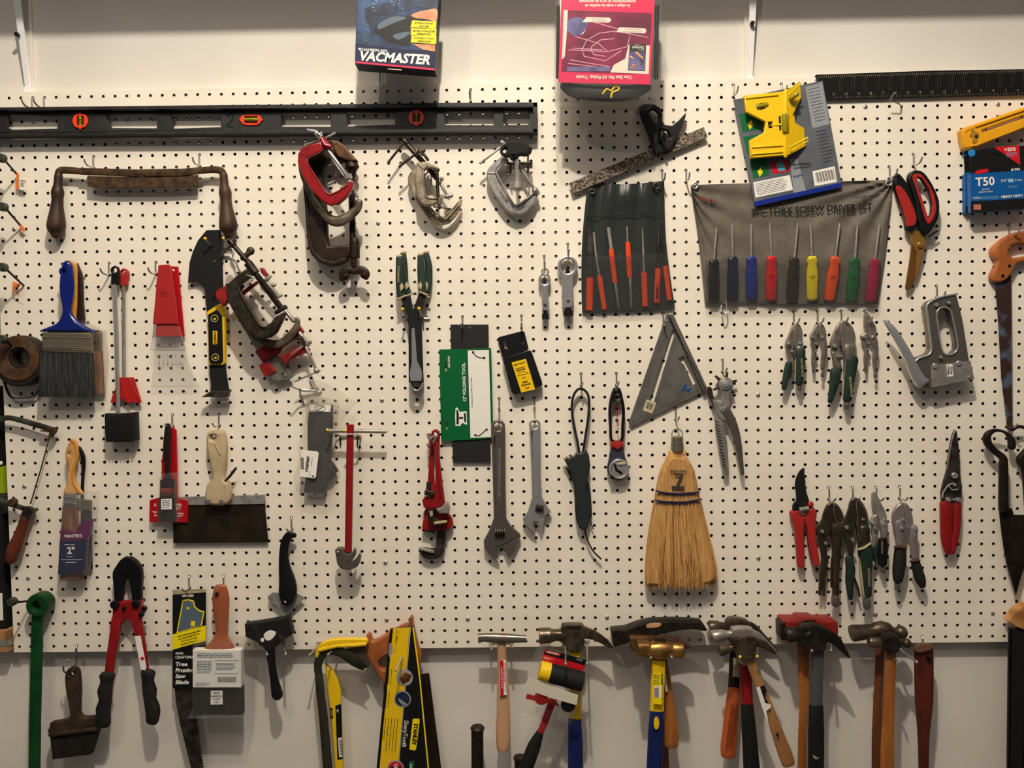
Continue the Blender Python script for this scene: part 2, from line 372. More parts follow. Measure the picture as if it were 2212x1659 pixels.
# ---------------------------------------------------------------- C-clamps, left cluster (zoom 4.608)
MT.update(clred=mk('clamp_red', (152, 28, 32), .3, 0, (128, 20, 24), 50, lo=.5, hi=.7, coat=.4), brz=mk('bronze_brown', (110, 78, 48), .5, .3, (78, 54, 36), 40))
def clamp_frame(name, mat, spine, w, d, depth, flat=.6, n=3): return P(name, mat, sw(spine, w, d, flat=flat, n=n, sm=4, seg=12))
Z(600, 260, 4.608)
T('c_clamp', 'biggest dark brown C-clamp with a wing nut, rearmost of the left clamp cluster', 'clamp', 350, 900, 10)
P('frame', M('iron'), pl([(232, 520), (245, 600), (268, 850), (282, 1100), (296, 1260), (330, 1340), (400, 1410), (500, 1455), (600, 1440), (700, 1385), (720, 1330), (720, 1228), (600, 1240), (505, 1248), (492, 1190), (486, 1000), (470, 760), (440, 560), (450, 470), (500, 390), (560, 360), (600, 400), (690, 420), (780, 405), (790, 395), (730, 330), (660, 250), (560, 190), (420, 195), (330, 280), (250, 400)], 46, 22, 5),
  pl([(232, 520), (245, 600), (268, 850), (284, 1100), (302, 1260), (340, 1340), (400, 1405), (500, 1448), (600, 1434), (690, 1384), (660, 1370), (560, 1405), (440, 1380), (350, 1290), (320, 1100), (300, 800), (262, 520)], 50, 30, 2), ang=40)
P('boss', M('iron'), sw([(765, 1215), (768, 1370)], [50, 50], 36, cap=0, seg=18), sw([(766, 1205), (766, 1230)], [46, 50], 36, seg=18))
P('anvil', M('brz'), pl([(520, 190), (600, 205), (680, 260), (740, 350), (785, 395), (740, 405), (680, 395), (600, 360), (560, 300)], 52, 12, 3))
P('screw_rod', M('iron'), thd(736, 560, 746, 1215, 33, 38, 17), thd(756, 1370, 760, 1470, 33, 38, 17), ang=50)
P('swivel_pad', M('iron'), sw([(735, 440), (740, 470), (742, 500), (742, 560)], [62, 72, 44, 30], 38, seg=16))
P('wing_nut', M('iron'), sw([(640, 1590), (650, 1530), (700, 1490), (765, 1500), (830, 1490), (880, 1530), (870, 1575)], [26, 44, 44, 36, 44, 40, 26], 40, flat=.45, sm=3), ba(672, 1545, 40, 44, .5), ba(862, 1535, 40, 44, .5))
T('c_clamp', 'worn grey C-clamp sandwiched behind the red one', 'clamp', 400, 800, 50)
P('frame', M('cast'), sw([(420, 270), (300, 330), (255, 420), (270, 540), (340, 720), (430, 880), (520, 985), (610, 1005), (700, 960), (790, 880), (810, 805)], [40, 48, 50, 48, 46, 46, 48, 52, 48, 42, 36], 66, flat=.55, n=2.6, sm=4), ang=50)
P('screw_rod', M('chrome'), sw([(430, 215, 66), (795, 765, 66)], [16, 13]), sw([(760, 690, 66), (800, 765, 66)], [14, 12], cap=0))
P('handle_bar', M('chrome'), wr([(275, 242, 72), (400, 205, 72), (420, 195, 72)], 1.8), ba(275, 242, 72, 12), ba(540, 278, 72, 14))
T('c_clamp', 'bright red C-clamp, front of the left clamp cluster', 'clamp', 450, 600, 80)
P('frame', M('clred'), pl([(430, 210), (330, 235), (240, 270), (200, 330), (195, 420), (235, 530), (330, 690), (450, 810), (520, 848), (600, 830), (690, 750), (740, 680), (755, 620), (738, 592), (700, 610), (690, 640), (600, 700), (520, 738), (470, 700), (400, 590), (300, 430), (285, 390), (300, 370), (400, 320), (450, 290)], 92, 18, 3), ang=40)
P('web', M('clred'), sw([(290, 390), (300, 440), (400, 600), (475, 710), (520, 742), (610, 700), (700, 640)], 7, 93, flat=.6), sw([(440, 190), (470, 250), (520, 260)], 24, 90))
P('lettering', mk('red_cast', (140, 16, 20), .4), tx('BRIGHT', 345, 595, 22, 92.2, -58, 1, bold=.02))
P('boss', M('clred'), sw([(445, 185), (510, 285)], [34, 34], 84, cap=0, seg=14))
P('screw_rod', M('chrome'), sw([(480, 265, 84), (695, 560, 84)], [17, 20]), sw([(690, 545, 84), (705, 585, 84)], [44, 40], cap=0), sw([(700, 580, 84), (745, 680, 84)], [22, 16]), sw([(380, 120, 84), (450, 200, 84)], [24, 22]))
P('handle_bar', M('chrome'), wr([(300, 95, 90), (360, 105, 90), (430, 150, 90), (420, 190, 90)], 2.2), ba(300, 95, 90, 14), ba(362, 106, 90, 17), ba(392, 132, 90, 18), ba(432, 128, 90, 15), ba(436, 155, 88, 16)); P('cross_pin', M('chrome'), wr([(480, 172, 88), (565, 128, 88)], 2), ba(565, 128, 88, 13))
T('peg_hook', 'steel peg hook seen inside the left C-clamp cluster', 'hook', 570, 450, 2)
P('wire', M('zinc'), wr([(520, 440, 3), (575, 440, 10), (575, 550, 14)], 1.7))
# ---------------------------------------------------------------- two pale clamps and the aluminium one (zoom 6.144)
Z(820, 280, 6.144)
MT.update(pale=mk('pale_cast_steel', (168, 156, 138), .45, .4, (128, 116, 98), 45, bump=.2), dksteel2=mk('oiled_steel', (74, 66, 56), .4, .6, (54, 48, 42), 50))
T('c_clamp', 'larger pale C-clamp with open jaw at lower right, behind a smaller one', 'clamp', 650, 900, 10)
P('frame', M('pale'), sw([(560, 520), (440, 620), (425, 740), (480, 850), (560, 950), (650, 1080), (740, 1180), (830, 1210), (920, 1180), (1010, 1090), (1060, 990), (1080, 930)], [50, 55, 40, 45, 55, 60, 62, 60, 52, 42, 30, 20], 24, flat=.35, n=3, sm=4),
  sw([(640, 1040), (720, 1120), (850, 1170), (950, 1080), (1050, 960)], 12, 34, sm=3), ang=45)
P('screw_rod', M('dksteel2'), sw([(340, 165, 30), (620, 480, 30), (760, 650, 30)], [36, 34, 34]), sw([(320, 140, 30), (370, 190, 30)], 40), ang=50)
P('screw_tip', M('steel'), sw([(800, 700, 30), (900, 880, 30)], 22), sw([(880, 890, 30), (950, 875, 30)], [30, 30]), ba(825, 655, 34, 30), ba(795, 690, 34, 26))
P('handle_bar', M('steel_dk'), wr([(325, 170, 34), (122, 425, 38)], 2.6), ba(122, 430, 38, 22), ba(370, 120, 34, 20))
T('c_clamp', 'smaller pale C-clamp hanging in front, long screw on its right side', 'clamp', 600, 700, 40)
P('frame', M('pale'), pl([(560, 425), (490, 450), (470, 560), (470, 700), (490, 880), (540, 960), (590, 1005), (640, 1010), (740, 985), (770, 960), (770, 905), (650, 905), (600, 860), (585, 700), (580, 560), (600, 520), (680, 505), (740, 520), (780, 520), (770, 490), (720, 450), (640, 422)], 52, 16, 3), sw([(580, 540), (586, 720), (600, 860), (650, 908), (760, 912)], 9, 53, sm=2), sw([(500, 440), (575, 520)], 9, 53), ang=40)
P('boss', M('pale'), sw([(800, 905), (800, 990)], [30, 30], 46, cap=0))
P('screw_rod', M('steel_dk'), thd(762, 540, 775, 905, 24, 46, 14), sw([(790, 990, 46), (795, 1040, 46)], 20), sw([(735, 535, 46), (775, 535, 46)], [26, 26]), ang=50)
P('handle_bar', M('steel_dk'), wr([(520, 290, 44), (270, 485, 50)], 2.6), wr([(560, 290, 44), (640, 400, 44)], 3), ba(268, 488, 50, 20), ba(580, 285, 46, 24), sw([(520, 270, 44), (570, 330, 44)], 22)); P('swivel_end', M('steel_dk'), wr([(725, 1020, 48), (810, 1035, 48), (945, 1050, 48)], 1.5), ba(800, 1030, 50, 24), ba(725, 1020, 50, 16))
T('peg_hook', 'steel peg hook seen through the two pale clamps', 'hook', 640, 480, 2)
P('wire', M('zinc'), wr([(640, 615, 3), (690, 615, 12), (682, 750, 14)], 2), wr([(625, 470, 58), (640, 560, 30), (600, 610, 3)], 2))
T('c_clamp', 'bright aluminium C-clamp with thin side handle, right-hand clamp of the row', 'clamp', 1700, 800, 10)
P('frame', M('alu'), pl([(1640, 340), (1560, 400), (1490, 460), (1430, 540), (1420, 640), (1450, 740), (1540, 890), (1640, 1030), (1720, 1100), (1800, 1130), (1900, 1120), (2000, 1050), (2070, 950), (2110, 830), (2095, 790), (2060, 830), (1960, 920), (1870, 985), (1800, 1000), (1740, 950), (1650, 800), (1560, 620), (1550, 540), (1600, 480), (1700, 400)], 28, 16, 3, sm=2),
  sw([(1700, 400), (1560, 545), (1570, 620), (1670, 800), (1760, 970), (1830, 1005), (1960, 915), (2080, 800)], 15, 30, sm=3), sw([(1440, 575), (1530, 580)], 8, 29), sw([(1800, 1030), (1810, 1110)], 12, 29), ang=45)
P('lettering', M('steel_dk'), tx('Wilton', 1640, 890, 40, 28.3, -57, 1.1, bold=.0), tx('4 in', 1560, 760, 30, 28.3, -57), tx('11400', 1680, 930, 26, 28.3, -57))
P('screw_rod', M('steel'), sw([(1830, 450, 30), (2040, 770, 30)], [22, 22]), ba(2060, 810, 30, 44), sw([(2070, 800, 28), (2095, 840, 28)], 34), sw([(1690, 300, 26), (1840, 470, 30)], 24))
P('handle_bar', M('chrome'), wr([(1600, 240, 34), (1340, 440, 38)], 2.8), ba(1340, 442, 38, 20), sw([(1620, 160, 34), (1665, 195, 34)], 22))
T('flaring_tool', 'small tool with black bean-shaped knob and grey cup, hung over the aluminium clamp', 'hand tool', 1800, 350, 40)
P('knob', M('blackm'), pl([(1600, 250), (1650, 190), (1720, 145), (1820, 130), (1920, 155), (1990, 210), (2020, 270), (1990, 320), (1940, 340), (1870, 335), (1830, 355), (1780, 385), (1720, 360), (1660, 350), (1605, 310)], 62, 18, 5, 3, holes=[(1660, 275, 28)]))
P('spindle', M('chrome'), sw([(1822, 350, 52), (1828, 530, 52)], [19, 19]), sw([(1828, 530, 52), (1830, 640, 52)], [26, 26], cap=0), sw([(1820, 380, 50), (1820, 540, 50)], [30, 20]))
P('cup', M('steel'), sw([(1830, 630, 52), (1830, 695, 52), (1832, 700, 52), (1832, 790, 52), (1832, 800, 52)], [40, 40, 100, 104, 96], cap=0, seg=22))
PS('prong', M('steel_dk'), wr([(1715, 260, 64), (1725, 330, 62), (1745, 400, 62)], 1.9), wr([(1975, 240, 64), (1970, 330, 62), (1970, 420, 60)], 1.9))
T('peg_hook', 'double prong peg hook carrying the black knob tool and aluminium clamp', 'hook', 1850, 440, 2)
P('wire', M('steel_dk'), wr([(1700, 445, 6), (2010, 445, 6)], 3.2), wr([(1740, 450, 8), (1735, 565, 10)], 2.2), wr([(1972, 450, 8), (1970, 565, 10)], 2.2), ba(2010, 445, 6, 22))
# ---------------------------------------------------------------- boxed vacuum kit
def col(n, c, r=.5, **k):
    if n not in MT: MT[n] = mk(n, c, r, **k)
    return MT[n]
col('print_black', (18, 18, 20)); col('print_white', (240, 238, 230)); col('navy', (22, 32, 74), .35); col('print_blue', (66, 100, 142), .35, c2=(34, 52, 92), sc=22, lo=.35, hi=.65)
col('skin_print', (222, 160, 122), .35, c2=(196, 126, 92), sc=40); col('print_yellow', (246, 226, 20), .4); col('print_red', (205, 30, 48), .4); col('dark_blue_print', (26, 36, 58), .35, c2=(50, 72, 108), sc=25)
Z(550, 0)
D = 130
T('vacuum_kit_box', 'blue and navy cardboard box with three yellow stickers and a hand picture, top centre', 'box', 1200, 590, D)
bd_ = P('carton', col('box_side', (34, 40, 62), .5), pl([(880, -260), (1580, -250), (1572, 0), (1536, 600), (856, 546), (872, 0)], D, 42, .4))
P('picture', col('print_blue', ()), fl([(880, -250), (1572, -245), (1556, 0), (1540, 440), (868, 376), (876, 0)], D + .3))
P('lower_band', col('navy', ()), fl([(860, 376), (1540, 442), (1536, 576), (856, 525)], D + .35))
P('stripe', col('pink_stripe', (226, 52, 92)), fl([(856, 522), (1537, 585), (1536, 600), (855, 537)], D + .6))
P('dashboard', col('dark_blue_print', ()), fl([(880, 260), (1000, 280), (1180, 360), (1330, 380), (1330, 432), (868, 374)], D + .6), fl([(1200, 0), (1560, 0), (1550, 90), (1400, 60), (1260, 90), (1210, 110)], D + .6), fl([(960, 60), (1180, 20), (1200, 120), (1060, 140), (1010, 280), (960, 200), (940, 120)], D + .6, 2))
P('nozzle', col('print_black', ()), fl([(1020, 270), (1060, 190), (1170, 135), (1330, 140), (1450, 170), (1380, 200), (1330, 240), (1330, 380), (1250, 385), (1120, 330), (1060, 300)], D + .9, 2))
P('nozzle_shine', col('print_grey', (96, 112, 128)), fl([(1060, 200), (1170, 142), (1300, 150), (1180, 200), (1060, 250)], D + 1.1, 2), fl([(1180, 300), (1300, 270), (1320, 290), (1230, 340)], D + 1.1, 2))
P('gauge_marks', col('print_white', ()), *[bx(1100 + 90 * math.cos(a), 60 + 75 * math.sin(a), 10, 5, math.degrees(a), D + 1.1, .2, .03) for a in [x * .42 - 3.6 for x in range(9)]], *[bx(1290 + 60 * math.cos(a), 30 + 50 * math.sin(a), 8, 4, math.degrees(a), D + 1.1, .2, .03) for a in [x * .5 - 4.2 for x in range(7)]],
  ang=60)
P('steering_pad', col('print_steel_blue', (92, 124, 160)), *[bx(920 + 12 * i, 205 + 22 * j + 4 * i, 9, 10, 14, D + 1.1, .2, .03) for i in range(6) for j in range(7)], ang=60)
P('hand_picture', col('skin_print', ()), fl([(1335, 130), (1400, 100), (1480, 84), (1556, 80), (1552, 185), (1500, 175), (1440, 160), (1380, 155)], D + 1.2, 2), fl([(1330, 235), (1345, 230), (1345, 380), (1335, 330)], D + 1.2), fl([(1345, 372), (1540, 382), (1540, 440), (1440, 425)], D + 1.2))
for i, (y, a, b) in enumerate(((206, 'ATTACH TO ANY', 'VACUUM!'), (272, '\u00a1SE FIJA A CUALQUIER', 'ASPIRADORA!'), (335, 'CONVIENT \u00c0 TOUT', 'ASPIRATEUR!'))):
    st = P('sticker', col('print_yellow', ()), fl([(1345, y - 32), (1552, y - 22), (1548, y + 42), (1330, y + 26)], D + 1.4 + i * .1))
    P('sticker_text', col('print_black', ()), tx(a, 1445, y - 6, 14, D + 1.75, -3, .95, bold=.03), tx(b, 1445, y + 20, 14, D + 1.75, -3, .95, bold=.03), par=st)
P('title', col('print_white', ()), tx('VACMASTER', 1190, 497, 76, D + .7, -4.4, .98, bold=.035, shear=.22))
P('maker_name', col('print_white', ()), tx('CHAMBERLAIN', 1010, 428, 20, D + .7, -4.4, 1.25, bold=.02), fq(886, 408, 905, 424, D + .7))
P('tuck_slot', col('cardboard', (196, 178, 150)), bx(1195, 592, 120, 8, 4, D - .5, .6, .1))
# ---------------------------------------------------------------- pink blister pack
Z(1100, 0)
D = 150
col('pink', (222, 44, 98), .25, coat=.6); col('magenta', (150, 40, 84), .22, c2=(112, 26, 66), sc=18, coat=.7); col('net', (20, 20, 20), .7); col('cream', (232, 222, 204), .3); col('lilac', (128, 124, 170), .3, c2=(84, 80, 130), sc=30)
T('blister_pack', 'clear blister pack with an upside-down pink card, hung over the top edge right of centre', 'blister pack', 830, 860, D)
P('shell', M('clear'), pl([(405, -300), (1300, -290), (1290, 0), (1262, 700), (1258, 840), (1210, 862), (450, 850), (404, 820), (390, 780), (400, 0)], D + 4, 70, 5), pl([(345, -300), (1310, -290), (1300, 0), (1282, 870), (384, 876), (392, 0)], D - 66, 2, .4))
P('net_bundle', col('net', ()), sw([(470, 730), (560, 775), (800, 800), (1040, 790), (1180, 740)], [40, 60, 62, 60, 40], D - 20, flat=.8, sm=3), sw([(1262, 60), (1250, 660)], [18, 20], D - 20), sw([(418, 60), (412, 660)], [14, 14], D - 20))
P('inner_liner', M('wall'), pl([(430, -290), (1260, -280), (1220, 690), (430, 680)], D - 30, 20, 3))
P('yellow_hook', M('yellow'), sw([(800, 800), (830, 760), (870, 775), (900, 740), (935, 745), (930, 770), (880, 790), (870, 830)], 9, D - 8, sm=2))
card = P('card', col('pink', ()), fl([(455, -290), (1250, -285), (1240, 0), (1204, 722), (418, 704), (445, 0)], D - 1.5))
P('photo', col('magenta', ()), fl([(465, 86), (1220, 112), (1190, 634), (445, 612)], D - 1.2))
P('photo_border', col('cream', ()), fl([(862, 618), (890, 555), (990, 500), (1020, 380), (1200, 388), (1190, 632)], D - 1), fl([(465, 84), (500, 86), (490, 300), (475, 480), (460, 500), (450, 505)], D - 1), fl([(580, 300), (660, 210), (655, 250), (630, 290)], D - 1))
P('cargo_net_picture', col('print_pink', (226, 168, 186), .3), *[sw(q, 3, D - .9, flat=.1, seg=4, cap=0) for q in ([(500, 425), (840, 440), (1000, 400)], [(540, 410), (800, 425)], [(560, 310), (760, 370), (840, 440)], [(620, 425), (660, 345), (760, 285), (900, 265)], [(620, 425), (640, 480), (820, 518), (960, 430)], [(700, 430), (700, 400), (780, 340), (900, 330)], [(700, 430), (720, 465), (820, 480)], [(520, 510), (860, 570)], [(500, 540), (850, 585)], [(900, 265), (1190, 320)], [(660, 170), (940, 250)], [(1030, 310), (1005, 400)])])
P('person_picture', col('lilac', ()), fl([(500, 180), (560, 145), (660, 170), (665, 230), (600, 300), (540, 300), (495, 250)], D - .9, 1), fq(495, 570, 860, 608, D - .8))
P('callout', col('cream', ()), fl([(622, 190), (660, 145), (855, 150), (872, 170), (855, 193), (700, 190)], D - .8), fl([(870, 272), (915, 272), (940, 232), (1160, 242), (1172, 262), (1158, 286)], D - .8))
P('inset', col('print_black', ()), fl([(1028, 368), (1168, 376), (1160, 607), (1012, 600)], D - .8)); P('inset_picture', col('lilac', ()), fl([(1022, 440), (1162, 446), (1156, 600), (1016, 594)], D - .6)); P('inset_hand', col('skin_print', ()), sw([(1080, 445), (1120, 480), (1140, 500)], 9, D - .4, flat=.1), sw([(1030, 480), (1060, 500)], 8, D - .4, flat=.1), sw([(1045, 585), (1060, 555), (1085, 560)], 10, D - .4, flat=.1)); P('inset_hook', col('print_black', ()), sw([(1120, 490), (1120, 520), (1140, 530), (1135, 545), (1118, 545)], 6, D - .3, flat=.1))
P('card_text', col('cream', ()), tx('One Size Fits All Pickup Trucks', 810, 658, 28, D - 1.1, 178.7, .93, bold=.03, shear=.15), tx('Se adapta a todas las medidas de', 840, 48, 24, D - 1.1, 178.7, .84, bold=.03, shear=.15), tx('compartimientos de carga de camionetas', 840, 12, 24, D - 1.1, 178.7, .84, bold=.03, shear=.15), tx('ZipHook', 1100, 405, 21, D - .5, 178, .9, bold=.02), tx('SYSTEM', 1090, 383, 9, D - .5, 178), tx('UNIQUE', 1130, 427, 9, D - .5, 178))
P('callout_text', col('print_grey', ()), tx('Hooks Adjust Easily', 770, 180, 11, D - .5, 178, 1), tx('For Any Size Load', 760, 160, 11, D - .5, 178, 1), tx('Color Coded Corner Makes', 1050, 270, 10, D - .5, 178, 1), tx('Installation Quick & Easy', 1050, 250, 10, D - .5, 178, 1))
# ---------------------------------------------------------------- combination square
T('combination_square', 'combination square with black head on a rusty pitted rule', 'square', 1300, 1200, 10)
P('rule', mk('pitted_rule', (70, 58, 48), .55, .5, (158, 148, 132), 210, (1, 1, 1), .42, .62, det=6), pl([(512, 1562), (1660, 1084), (1694, 1170), (540, 1655)], 14, 2.5, .3))
P('head', M('black'), pl([(1100, 918), (1130, 895), (1180, 884), (1240, 890), (1290, 920), (1308, 970), (1305, 1030), (1330, 1065), (1390, 1072), (1440, 1030), (1512, 955), (1505, 1000), (1440, 1160), (1385, 1262), (1252, 1318), (1235, 1290), (1195, 1160), (1130, 1000)], 24, 14, 1.5, holes=[[(1200, 925), (1240, 930), (1272, 960), (1275, 1010), (1245, 1055), (1215, 1010), (1190, 950)], [(1232, 1190), (1245, 1125), (1300, 1098), (1350, 1110), (1385, 1165), (1370, 1185), (1320, 1170), (1325, 1140), (1295, 1135), (1280, 1165), (1262, 1190), (1262, 1225), (1240, 1215)]]))
P('clamp_screw', M('black'), sw([(1300, 1140), (1300, 1190)], [30, 30], 27, seg=12), sw([(1305, 1190), (1335, 1275)], [14, 14], 27)); P('bubble_end', M('zinc'), cy(1092, 955, 12, 22, 18))
# ---------------------------------------------------------------- black framing rule
Z(1652, 0)
T('steel_rule', 'long black steel rule with white inch numbers at the top right edge', 'rule', 1300, 740, 8)
P('blade', col('rule_black', (26, 25, 24), .4), pl([(428, 650), (440, 636), (600, 632), (1430, 602), (2500, 585), (2500, 806), (2000, 815), (530, 850), (505, 750)], 9, 2.5, .3))
mk_ = []
for i in range(16):
    x = 590 + i * 104.6; y = 806 - i * 2.3
    mk_.append(tx(str(21 - i), x, y - 2, 20, 9.2, 2, .9))
    for k in range(4): mk_.append(bx(x + k * 26 + 10, y + 24 - k * .5, 3, 12 if k else 20, 0, 9.1, .2, .03))
for i in range(104):
    x = 455 + i * 17.5; mk_.append(bx(x, 655 - (i * 17.5) * .029 + (0 if i % 6 else 5), 3, 16 if i % 6 else 26, 0, 9.1, .2, .03))
P('markings', col('rule_paint', (170, 158, 136), .6), *mk_, ang=60)
P('tables', col('rule_paint_dim', (64, 56, 46), .6), *[bx(640 + i * 104.6, 722 - i * 3, 4, 120, 0, 9.05, .2, .03) for i in range(16)], *[bx(660 + i * 104.6, 722 - i * 3, 4, 110, 0, 9.05, .2, .03) for i in range(16)], ang=60)
T('peg_hook', 'short peg hook under the black steel rule', 'hook', 1160, 905, 2)
P('wire', M('zinc'), wr([(1168, 905, -3), (1165, 903, 5), (1150, 890, 18), (1070, 850, 26), (1105, 795, 38)], 1.6))
# ---------------------------------------------------------------- sheets and pouches
def sheet(top, bot, dfun, nu=40, nv=24, th=.6, side=None):
    def at(pl_, u):
        t = u * (len(pl_) - 1); i = min(int(t), len(pl_) - 2); t -= i
        return pl_[i][0] * (1 - t) + pl_[i + 1][0] * t, pl_[i][1] * (1 - t) + pl_[i + 1][1] * t
    top = cat(top, 5, False) if len(top) > 2 else top; bot = cat(bot, 5, False) if len(bot) > 2 else bot
    v = []; f = []
    for k in (0, 1):
        for j in range(nv + 1):
            for i in range(nu + 1):
                a, b = at(top, i / nu), at(bot, i / nu); t = j / nv
                dx = side(i / nu, t) if side else 0
                v.append(tuple(W(a[0] * (1 - t) + b[0] * t + dx, a[1] * (1 - t) + b[1] * t, dfun(i / nu, t) - k * th)))
    n = (nu + 1) * (nv + 1)
    for k in (0, 1):
        for j in range(nv):
            for i in range(nu):
                q = k * n + j * (nu + 1) + i; g = (q, q + 1, q + nu + 2, q + nu + 1); f.append(g if k else g[::-1])
    R_ = [i for i in range(nu + 1)] + [j * (nu + 1) + nu for j in range(1, nv + 1)] + [nv * (nu + 1) + i for i in range(nu - 1, -1, -1)] + [j * (nu + 1) for j in range(nv - 1, 0, -1)]
    for a, b in zip(R_, R_[1:] + R_[:1]): f.append((a, b, b + n, a + n))
    return v, f
Z(1100, 400)
col('vinyl', (56, 60, 58), .25, coat=.5); MT['vinyl_clear'] = clear('smoky_clear_vinyl', (240, 240, 238), .015, .12); col('punch_orange', (226, 84, 36), .4); col('grey_cloth', (116, 110, 100), .7, c2=(104, 98, 89), sc=30)
T('tool_pouch', 'glossy dark vinyl roll pouch holding orange sleeved punches', 'tool pouch', 1000, 500, 4)
fold = lambda u, t: 7 + 6 * (1 - t) ** 1.2 * math.sin(u * 26 + t * 2) * abs(2 * u - 1) ** .7 + 3.5 * math.exp(-((u - .5) / .25) ** 2 - ((t - .1) / .1) ** 2) * 2 + (1.6 * abs(math.sin(u * 7.5 * math.pi)) if t > .55 else 0)
P('backing', M('vinyl'), sheet([(668, -12), (900, -8), (1100, -14), (1322, -38)], [(622, 1088), (900, 1078), (1150, 1072), (1416, 1055)], fold, 60, 40, side=lambda u, t: (-28 * (1 - u) + 20 * u * 0 - 30 * u) * math.sin(math.pi * t) * .9), ang=60)
P('seam', col('stitch', (14, 16, 16), .6), sw([(655, 268), (760, 262), (1180, 246), (1330, 240)], 4, 14, flat=.4, cap=0, seg=6))
PS('grommet', M('steel_dk'), tube([W(1255 + 26 * math.cos(a), 8 + 26 * math.sin(a), 13) for a in [k * math.pi / 6 for k in range(12)]], [.0022] * 12, seg=8, cl=True), tube([W(705 + 22 * math.cos(a), 55 + 18 * math.sin(a), 13) for a in [k * math.pi / 6 for k in range(12)]], [.002] * 12, seg=8, cl=True))
P('clear_pocket', M('vinyl_clear'), sheet([(652, 612), (1000, 600), (1352, 578)], [(622, 1086), (1000, 1076), (1416, 1054)], lambda u, t: 17 + 2.2 * abs(math.sin(u * 7 * math.pi)), 60, 8, .3), ang=60)
pn = [([(690, 362), (690, 790)], 25, .2, [(688, 790), (682, 1068)], 30, None, 'flat bladed chisel at the left end of the black pouch'),
 ([(722, 400), (735, 560), (766, 770)], 11, 1, [(768, 772), (812, 1060)], 22, None, 'orange sleeved punch, second from the left in the black pouch'),
 ([(845, 362), (870, 545)], 15, .8, [(868, 545), (902, 833)], 22, [(905, 833), (934, 1048)], 'punch with high orange sleeve, third from the left in the black pouch'),
 ([(1004, 350), (1010, 486)], 7, 1, [(1010, 486), (1027, 787)], 22, [(1030, 787), (1043, 1045)], 'thin pin punch with the highest orange sleeve in the black pouch'),
 ([(1137, 360), (1150, 742)], 12, 1, [(1150, 744), (1158, 1034)], 25, None, 'long tapered punch with low orange sleeve, fifth in the black pouch'),
 ([(1278, 360), (1274, 540), (1268, 710)], 15, 1, [(1268, 710), (1257, 1004)], 24, None, 'punch whose low orange sleeve carries upright black letters, sixth in the black pouch'),
 ([(1286, 345), (1328, 688)], 13, 1, [(1330, 688), (1366, 980)], 22, None, 'rightmost orange sleeved punch, leaning, in the black pouch')]
for i, (a, ra, fl_, b, rb, c, lab) in enumerate(pn):
    T('punch', lab, 'punch', b[0][0], b[1][1], 8, 'orange punches in the black pouch')
    n_ = len(a); P('shank', M('steel' if i in (1, 2, 3, 4) else 'steel_dk'), sw(a, [ra * (.45 if i in (4, 5, 6) and k == 0 else 1) for k in range(n_)], 12, flat=fl_, cap=0, n=4 if fl_ < 1 else 2))
    P('sleeve', M('punch_orange'), sw(b, rb, 12, flat=.75, n=3, cap=0, seg=14))
    if c: P('tip', M('steel'), sw(c, [14, 12], 12))
    if i == 5: P('lettering', M('print_black'), tx('BUFFALO', 1264, 905, 20, 21.5, 88, .95, bold=.03))
# ---------------------------------------------------------------- torx driver roll
T('tool_pouch', 'grey cloth roll printed SCREW DRIVER SET with nine clear pockets', 'tool pouch', 1900, 600, 3)
def tf(u, t):
    a = math.atan2(t * .75 + .02, u + .02); b = math.atan2(t * .75 + .02, 1 - u + .02)
    return 8 + (1 - t) ** .8 * (5.5 * math.sin(a * 19) * math.exp(-u * 2.6) + 5.5 * math.sin(b * 19) * math.exp(-(1 - u) * 2.6)) + (2.0 * abs(math.sin(u * 9 * math.pi)) if t > .62 else 0)
P('backing', M('grey_cloth'), sheet([(1548, 10), (1640, -4), (2050, -16), (2690, -30), (3270, -45)], [(1668, 1012), (2000, 1000), (2400, 1015), (2800, 1005), (3148, 1012)], tf, 100, 44, side=lambda u, t: ((10 * (1 - u)) + 15 * u) * math.sin(math.pi * t)), ang=60)
P('lettering', M('ink'), tx('9PC.TORX SCREW DRIVER SET', 2580, 205, 46, 16, 1.5, 1.13, bold=.03), ang=60); P('small_lettering', M('ink'), tx('NO.ND TORX', 3050, 100, 22, 17, 2, 1.05), ang=60)
P('red_stamp', M('red'), tx('TOOL MILL', 1690, 125, 24, 16, -12, 1, bold=.02), ang=60)
P('clear_pockets', M('vinyl_clear'), sheet([(1672, 640), (2100, 615), (2700, 610), (3182, 612)], [(1668, 1016), (2100, 1006), (2700, 1010), (3150, 1016)], lambda u, t: 23 + 2.5 * abs(math.sin(u * 9 * math.pi)), 90, 8, .3), ang=60)
PS('grommet', M('steel'), *[tube([W(x + 24 * math.cos(a), y + 22 * math.sin(a), 13) for a in [k * math.pi / 6 for k in range(12)]], [.0024] * 12, seg=8, cl=True) for x, y in ((1584, 5), (3238, -18))])
dr = [((1770, 362), (1746, 650), (1744, 985), 'black', (24, 24, 25), ''), ((1900, 335), (1908, 625), (1904, 985), 'dark navy', (30, 28, 66), ''), ((2063, 332), (2067, 625), (2065, 968), 'blue', (24, 52, 150), ''),
 ((2222, 320), (2238, 620), (2232, 975), 'red', (214, 26, 34), 'T-25'), ((2463, 325), (2432, 632), (2408, 985), 'dark brown', (58, 38, 28), 'T-27'), ((2570, 325), (2584, 622), (2584, 975), 'yellow', (232, 212, 34), 'T-30'),
 ((2820, 325), (2782, 625), (2730, 980), 'orange', (236, 92, 24), 'T-40'), ((2973, 325), (2950, 636), (2915, 980), 'green', (16, 110, 56), 'T-45'), ((3158, 340), (3120, 645), (3080, 990), 'magenta', (176, 26, 74), '')]
